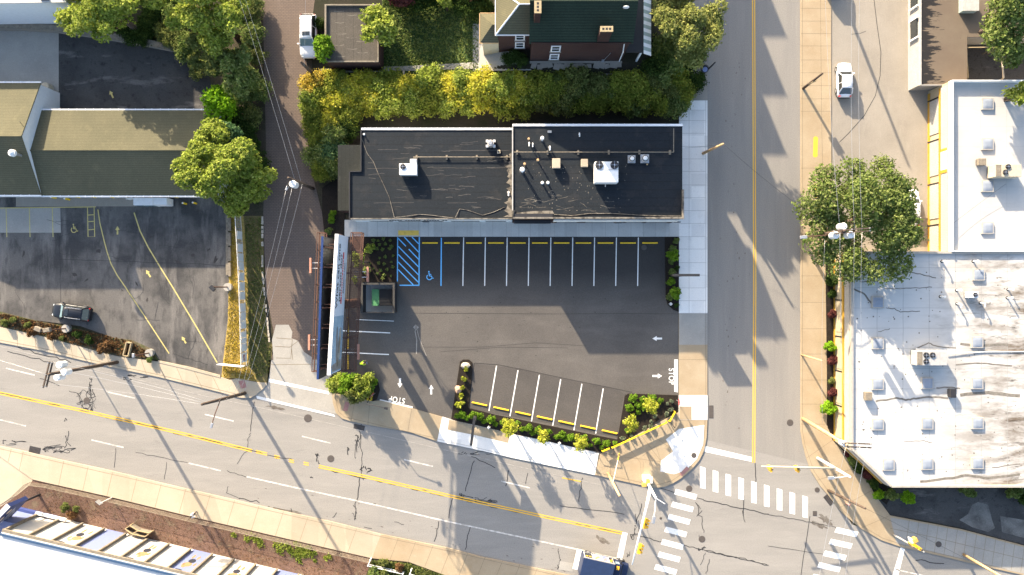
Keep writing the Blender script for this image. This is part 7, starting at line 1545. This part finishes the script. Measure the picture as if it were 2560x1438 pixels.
for i, (x, y) in enumerate(((1270, 150), (1285, 140), (1300, 150), (1220, 20), (795, 60))):
    w, gz = PT(x, y, .6); shrub(('ivy clump left of the patio flower pots', 'ivy clump behind the patio', 'ivy clump right of the patio', 'dark bush north of the annex roof', 'dark bush between the alley car and the garage')[i], Vector((w.x, w.y, gz - .1)), 0, 0, VAR[i % 4], 'dark', 'garden bushes', 'garden_bush', 'bush', .5, i)
for i, (x, y, s) in enumerate(((1000, -8, 1.2), (1060, -12, 1.3), (1150, -5, 1.2), (1190, 10, 1.0), (1080, -30, 1.4))):
    w, gz = PT(x, y, 1.5); shrub('tall dark bush %s from the left along the top of the lawn' % ORD[i], Vector((w.x, w.y, gz)), 0, 0, VAR[i % 4], 'dark', 'dark bushes above the lawn', 'garden_bush', 'bush', s, i)
# round clipped shrubs
BX = [shrub_mesh('x', .50, .50, .46, 420, .13, 12, .42, 400 + i) for i in range(3)]
rows = [(1144, 1037, .75), (1157, 1034, 1.05), (1169, 1043, .75), (1183, 1037, 1.05), (1199, 1041, 1.0), (1210, 1053, .65), (1228, 1046, 1.1), (1240, 1058, .7), (1258, 1054, .8), (1292, 1058, .85), (1304, 1072, .7), (1320, 1068, 1.05), (1332, 1081, .7), (1348, 1073, 1.05), (1371, 1078, .95), (1391, 1091, .8), (1403, 1085, 1.05), (1413, 1097, .7), (1429, 1091, 1.05), (1461, 1095, 1.1), (1476, 1112, .6), (1490, 1101, 1.0), (1502, 1117, .65), (1514, 1106, 1.0), (1538, 1107, .7)]
for i, (x, y, s) in enumerate(rows): shrub('round clipped shrub %s from the left in the roadside bed' % ORD[i], x, y, .1, BX[i % 3], 'box', 'round shrubs in the lot beds', 'round_shrub', 'shrub', s, i)
for i, (x, y, s, l) in enumerate(((1581, 993, 1.1, 'in the top left of the corner bed'), (1606, 996, 1.0, 'second from the left along the top of the corner bed'), (1627, 993, 1.1, 'above the sapling nearest the side street'), (1650, 1000, .75, 'rightmost in the corner bed'), (1572, 1016, 1.1, 'at the left edge of the corner bed beside the bays'), (1592, 1010, .95, 'between two larger ones in the corner bed'), (1609, 1019, .8, 'left of the sapling nearest the side street'), (1595, 1028, .7, 'smallest above the middle sapling'), (1583, 1038, .6, 'touching the middle sapling'), (1570, 1075, .8, 'at the lower left of the corner bed'))): shrub('round clipped shrub ' + l, x, y, .1, BX[i % 3], 'box', 'round shrubs in the lot beds', 'round_shrub', 'shrub', s, i * 2)
SG = shrub_mesh('x', .34, .34, .3, 110, .16, 8, .4, 430, .6)
for i, (x, y) in enumerate(((1667, 1008), (1677, 1002), (1675, 1023), (1665, 1035), (1628, 1053), (1626, 1063), (1610, 1068), (1577, 1088), (1555, 1094), (1636, 1040))): shrub('tiny sage tuft %s in the corner bed' % ORD[i], x, y, .1, SG, 'grey', 'sage tufts in the corner bed', 'sage_tuft', 'plant', rg.uniform(.7, 1.1), i)
YT = shrub_mesh('x', .42, .42, .34, 150, .2, 9, .34, 440, 1.0)
for i, (x, y, s) in enumerate(((1165, 921, .9), (1160, 947, .9), (1156, 969, .8), (1154, 989, .9), (1147, 1011, 1.1), (1156, 1006, .9))): shrub('yellow grassy plant %s from the tip of the narrow bed' % ORD[i], x, y, .1, YT, 'lemon', 'yellow plants of the narrow bed', 'yellow_plant', 'plant', s, i)
for i, (x, y, s, mt) in enumerate(((1689, 602, .8, 'green'), (1681, 622, 1.0, 'green'), (1678, 652, .95, 'green'), (1690, 671, .7, 'dark'), (1677, 682, 1.0, 'green'), (1674, 705, 1.1, 'box'), (1686, 727, 1.2, 'box'), (1674, 741, 1.0, 'green'), (1690, 763, .65, 'dark'))): shrub('round green shrub %s from the top in the bed by the side street' % ORD[i], x, y, .1, BX[i % 3], mt, 'shrubs by the side street', 'round_shrub', 'shrub', s, i)
tree('small leafy sapling higher up in the bed by the side street', 1682, 639, 1.8, .85, .8, .8, 520, .2, 'box', 12, .34, grp='saplings by the side street', spike=.4); tree('small leafy sapling lower down in the bed by the side street', 1687, 733, 1.8, .75, .8, .8, 480, .2, 'box', 12, .34, grp='saplings by the side street', spike=.4)
TF = shrub_mesh('x', .26, .26, .24, 70, .16, 7, .4, 450, .5); rg = random.Random(77)
tp = [(945, 602), (960, 598), (978, 602), (950, 612), (966, 610), (980, 616), (944, 622), (958, 624), (975, 622), (985, 640), (966, 642), (950, 645), (980, 655), (962, 660), (948, 658), (985, 668), (968, 674), (952, 676), (945, 684), (962, 688), (978, 690), (958, 696), (926, 660), (933, 672), (934, 601)]
for i, (x, y) in enumerate(tp): shrub('little green seedling %s in reading order in the black bed beside the blue bay' % ORD[i], x + rg.uniform(-1.5, 1.5), y, .1, TF, 'green', 'seedlings in the black bed', 'seedling', 'plant', rg.uniform(.55, 1.0), i)
shrub('larger yellow-green shrub in the black bed near the walkway corner', 927, 621, .1, BX[0], 'lime', 'shrubs under the billboard', 'round_shrub', 'shrub', 1.3); shrub('round green shrub at the foot of the billboard floodlight', 921, 676, .1, BX[1], 'green', 'shrubs under the billboard', 'round_shrub', 'shrub', 1.0); shrub('small pale shrub under the billboard grating', 890, 700, .1, BX[2], 'lime', 'shrubs under the billboard', 'round_shrub', 'shrub', .9)
tree('airy yellow-green sapling poking through the billboard walkway', 893, 650, 7, .9, 1.0, .8, 420, .22, 'lime', 12, .3, spike=.4)
for i, (x, y) in enumerate(((834, 535), (832, 550), (825, 578))): shrub('small bright shrub %s down the dark bed west of the shop' % ORD[i], x, y, .1, BX[i], 'box' if i < 2 else 'green', 'shrubs west of the shop', 'round_shrub', 'shrub', .95, i)
# large loose bush below the billboard
LB = shrub_mesh('x', 1.5, 1.25, 1.1, 2400, .17, 16, .36, 470, .5)
for i, (x, y, mt, s_, zz) in enumerate(((848, 960, 'lime', .95, 1.6), (874, 957, 'box', .95, 2.0), (903, 966, 'lime', .95, 2.2), (888, 984, 'olive', .9, 2.3), (916, 953, 'lime', .7, 1.4))):
    o = shrub(('leftmost loose green bush below the billboard', 'bright loose bush second from left below the billboard', 'loose green bush right of centre below the billboard', 'olive loose bush overhanging the pavement below the billboard', 'loose green bush nearest the worker below the billboard')[i], x, y, .1, LB, mt, 'bushes below the billboard', 'loose_bush', 'bush', s_, i)
    o.scale = (s_, s_, s_ * zz * .9); kk = 1 - 1.7 * zz * .5 / HC; o.location = Q(1280 + (x - 1280) * kk, 719 + (y - 719) * kk, .1)
shrub('round lime shrub beside the loose bushes in the exit bed', 932, 957, .1, BX[0], 'box', 'shrubs of the exit bed', 'round_shrub', 'shrub', 1.45); shrub('round lime shrub behind the stop sign in the exit bed', 928, 976, .1, BX[1], 'box', 'shrubs of the exit bed', 'round_shrub', 'shrub', 1.2)
# foundation shrubs of the white-roofed corner building
RB = shrub_mesh('x', .85, .85, .8, 1300, .15, 16, .40, 480)
for (x, y, mt, s, l) in ((2069, 866, 'bright', .85, 'squat bright green shrub between pavement and street wall'), (2073, 899, 'maroon', .8, 'maroon shrub below the squat bright green one'), (2073, 951, 'olive', .55, 'small olive shrub by the street wall'), (2073, 979, 'maroon', .75, 'maroon shrub above the big bright ball shrub'), (2063, 1018, 'bright', 1.1, 'big bright green ball shrub by the street wall'), (2073, 785, 'maroon', .7, 'upper maroon shrub in the dark bed by the street wall'), (2072, 700, 'dark', .95, 'dark green shrub under the big street tree'), (2073, 735, 'dark', .7, 'small dark shrub below the big street tree'),
                           (2186, 1232, 'bright', .85, 'bright ball shrub left of the three at the roof corner'), (2220, 1233, 'green', .95, 'dark ball shrub in the middle of the three at the roof corner'), (2260, 1236, 'bright', 1.05, 'bright ball shrub right of the three at the roof corner'), (2408, 1222, 'green', 1.1, 'green shrub peeking from below the long roof edge'), (2522, 1225, 'green', 1.1, 'green shrub below the roof edge at far right'), (2550, 1240, 'dark', 1.2, 'dark shrub at the right edge below the roof'),
                           (2112, 1133, 'maroon', .5, 'small maroon plant at the chamfered wall'), (2118, 1143, 'lime', .45, 'tiny lime plant at the chamfered wall'), (2140, 1165, 'dark', .85, 'dark bush along the chamfered wall'), (2160, 1180, 'maroon', .85, 'deep maroon bush along the chamfered wall'), (2128, 1152, 'green', .7, 'green bush in the middle of the chamfered wall'), (2175, 1205, 'dark', .9, 'dark bush where the chamfered wall ends')): shrub(l, x, y, .1, RB, mt, 'foundation shrubs of the corner building', 'foundation_shrub', 'shrub', s, x)
# weedy bed and red bank plants
for (x, y, mt, s, l) in ((88, 829, 'brown', .75, 'brown dead shrub under the drum floodlights'), (136, 838, 'brown', .7, 'brown dead shrub right of the drum floodlights'), (270, 868, 'brown', 1.0, 'largest brown dead shrub beside the planter box'), (200, 835, 'dark', .65, 'green weed clump in the middle of the weedy bed'), (230, 848, 'dark', .7, 'dark weed clump in the middle of the weedy bed'), (40, 800, 'olive', .5, 'olive weed clump at the left of the weedy bed'), (160, 845, 'olive', .4, 'olive weed clump below the lamp footing'), (20, 808, 'olive', .6, 'small olive weed clump near the left edge'), (380, 898, 'green', .5, 'small green weed at the tip of the weedy bed'), (75, 812, 'olive', .5, 'tiny olive weed above the dead shrubs'),
                          (170, 1265, 'olive', .7, 'olive scrub bush on the red bank'), (187, 1282, 'brown', .7, 'brown scrub bush on the red bank'), (196, 1270, 'olive', .5, 'smaller olive scrub on the red bank'), (940, 1425, 'green', 1.0, 'green weeds inside the white rail fence'), (965, 1432, 'olive', .9, 'olive weeds inside the white rail fence'), (1000, 1415, 'brown', .7, 'brown weeds by the pavement edge'), (960, 1400, 'olive', .7, 'olive weeds at the fence corner')): shrub(l, x, y, .08, RB, mt, 'weeds and scrub', 'weed_clump', 'bush', s, x)
# ground cover nobody could count
def blades(name, poly_px, n, h, mat, z0=.03, w=.05, seed=1):
    rg2 = np.random.default_rng(seed); px = np.array(poly_px, float); x0, y0 = px.min(0); x1, y1 = px.max(0)
    q = rg2.uniform((x0, y0), (x1, y1), (n * 3, 2)); inside = np.zeros(len(q), bool); j = len(px) - 1
    for i in range(len(px)):
        c = ((px[i, 1] > q[:, 1]) != (px[j, 1] > q[:, 1])) & (q[:, 0] < (px[j, 0] - px[i, 0]) * (q[:, 1] - px[i, 1]) / (px[j, 1] - px[i, 1] + 1e-9) + px[i, 0]); inside ^= c; j = i
    q = q[inside][:n]; c = np.zeros((len(q), 3)); c[:, 0] = (q[:, 0] - 1280) / 20; c[:, 1] = (719 - q[:, 1]) / 20; c[:, 2] = z0 + h * .5
    V = leaves(c, np.tile((0, 0, .5), (len(q), 1)), h, 1.5, 1.2); V[:, :, 2] = np.maximum(V[:, :, 2], z0)
    return struct(quads(name, V, L[mat]), 'stuff')
blades('dry_grass', [(577, 545), (602, 545), (612, 700), (616, 830), (617, 910), (640, 950), (592, 944), (556, 942), (570, 800)], 3500, .14, 'gold', seed=2)
blades('verge_grass', [(612, 545), (655, 545), (660, 720), (665, 820), (678, 868), (672, 930), (640, 948), (622, 910), (616, 760)], 2400, .14, 'olive', seed=3)
def clumps(name, cs, n, h, mat, seed):
    rg2 = np.random.default_rng(seed); c = []
    for (x, y, r) in cs:
        k = rg2.normal(0, r, (n, 2)) + (x, y); k[:, 1] += (k[:, 0] - x) * .22; c.append(k)
    q = np.concatenate(c); p3 = np.stack([(q[:, 0] - 1280) / 20, (719 - q[:, 1]) / 20, np.full(len(q), .02 + h * .4)], 1)
    struct(quads(name, leaves(p3, np.tile((0, 0, .5), (len(q), 1)), h, 1.6, 1.1), L[mat]), 'stuff')
rw_ = random.Random(44)
clumps('sparse_weeds', [(x, 1378 + (x - 735) * .17 + rw_.gauss(0, 9), rw_.uniform(2, 6)) for x in [rw_.gauss(740, 48) for _ in range(34)]] + [(620, 1345, 5), (585, 1338, 4), (648, 1352, 5)], 42, .2, 'lime', 4)
blades('bed_weeds', [(0, 782), (200, 824), (330, 852), (395, 896), (297, 888), (112, 839), (0, 813)], 2600, .18, 'brown', z0=.1, seed=5)
blades('bank_weeds', [(930, 1400), (1024, 1408), (1130, 1444), (1130, 1470), (915, 1460)], 4000, .22, 'olive', seed=6)
blades('mulch_chips', [(82, 1205), (640, 1334), (925, 1400), (905, 1470), (640, 1420), (110, 1290)], 3800, .085, 'brown', z0=.012, seed=7)
def lawnblades():
    rg2 = np.random.default_rng(9); c = []
    while len(c) < 9000:
        x, y = rg2.uniform(955, 1195), rg2.uniform(-20, 190); w, _ = PT(x, y, .06); c.append((w.x, w.y, w.z))
    V = leaves(np.array(c), np.tile((0, 0, .6), (len(c), 1)), .2, 1.5, 1.0); struct(quads('lawn_grass', V, L['green']), 'stuff')
lawnblades()
# ================================================================== LIGHT, SKY, CAMERA
EL = R(19.6); AZ = math.atan2(-.505, .863)
w = bpy.data.worlds.new('World'); sc.world = w; w.use_nodes = True; nt = w.node_tree; nt.nodes.clear()
sky = nt.nodes.new('ShaderNodeTexSky'); sky.sky_type = 'NISHITA'; sky.sun_disc = False; sky.sun_elevation = EL; sky.sun_rotation = AZ; sky.air_density = 1.0; sky.dust_density = 2.8; sky.ozone_density = 1.0
bg = nt.nodes.new('ShaderNodeBackground'); bg.inputs['Strength'].default_value = .128; ow = nt.nodes.new('ShaderNodeOutputWorld')
nt.links.new(sky.outputs[0], bg.inputs['Color']); nt.links.new(bg.outputs[0], ow.inputs['Surface'])
sd_ = bpy.data.lights.new('sun', 'SUN'); sd_.energy = 4.4; sd_.angle = R(.53); sd_.color = (1.0, .845, .63); so = bpy.data.objects.new('sun', sd_); COL.objects.link(so)
dirv = Vector((.505 * math.cos(EL), -.863 * math.cos(EL), -math.sin(EL))); so.rotation_euler = dirv.to_track_quat('-Z', 'Y').to_euler(); so.location = (-30, 60, 60)
cd = bpy.data.cameras.new('camera'); co = bpy.data.objects.new('camera', cd); COL.objects.link(co); co.location = (0, 0, HC); co.rotation_euler = (0, 0, 0)
cd.sensor_width = 36; cd.sensor_fit = 'HORIZONTAL'; cd.lens = 36 * HC / 128.0; cd.clip_end = 3000; sc.camera = co
sc.view_settings.view_transform = 'Standard'; sc.view_settings.look = 'None'; sc.view_settings.exposure = 1.85; sc.view_settings.gamma = 1.0
sc.render.engine = 'CYCLES'; sc.cycles.max_bounces = 5; sc.cycles.diffuse_bounces = 3; sc.cycles.glossy_bounces = 2; sc.cycles.transmission_bounces = 2
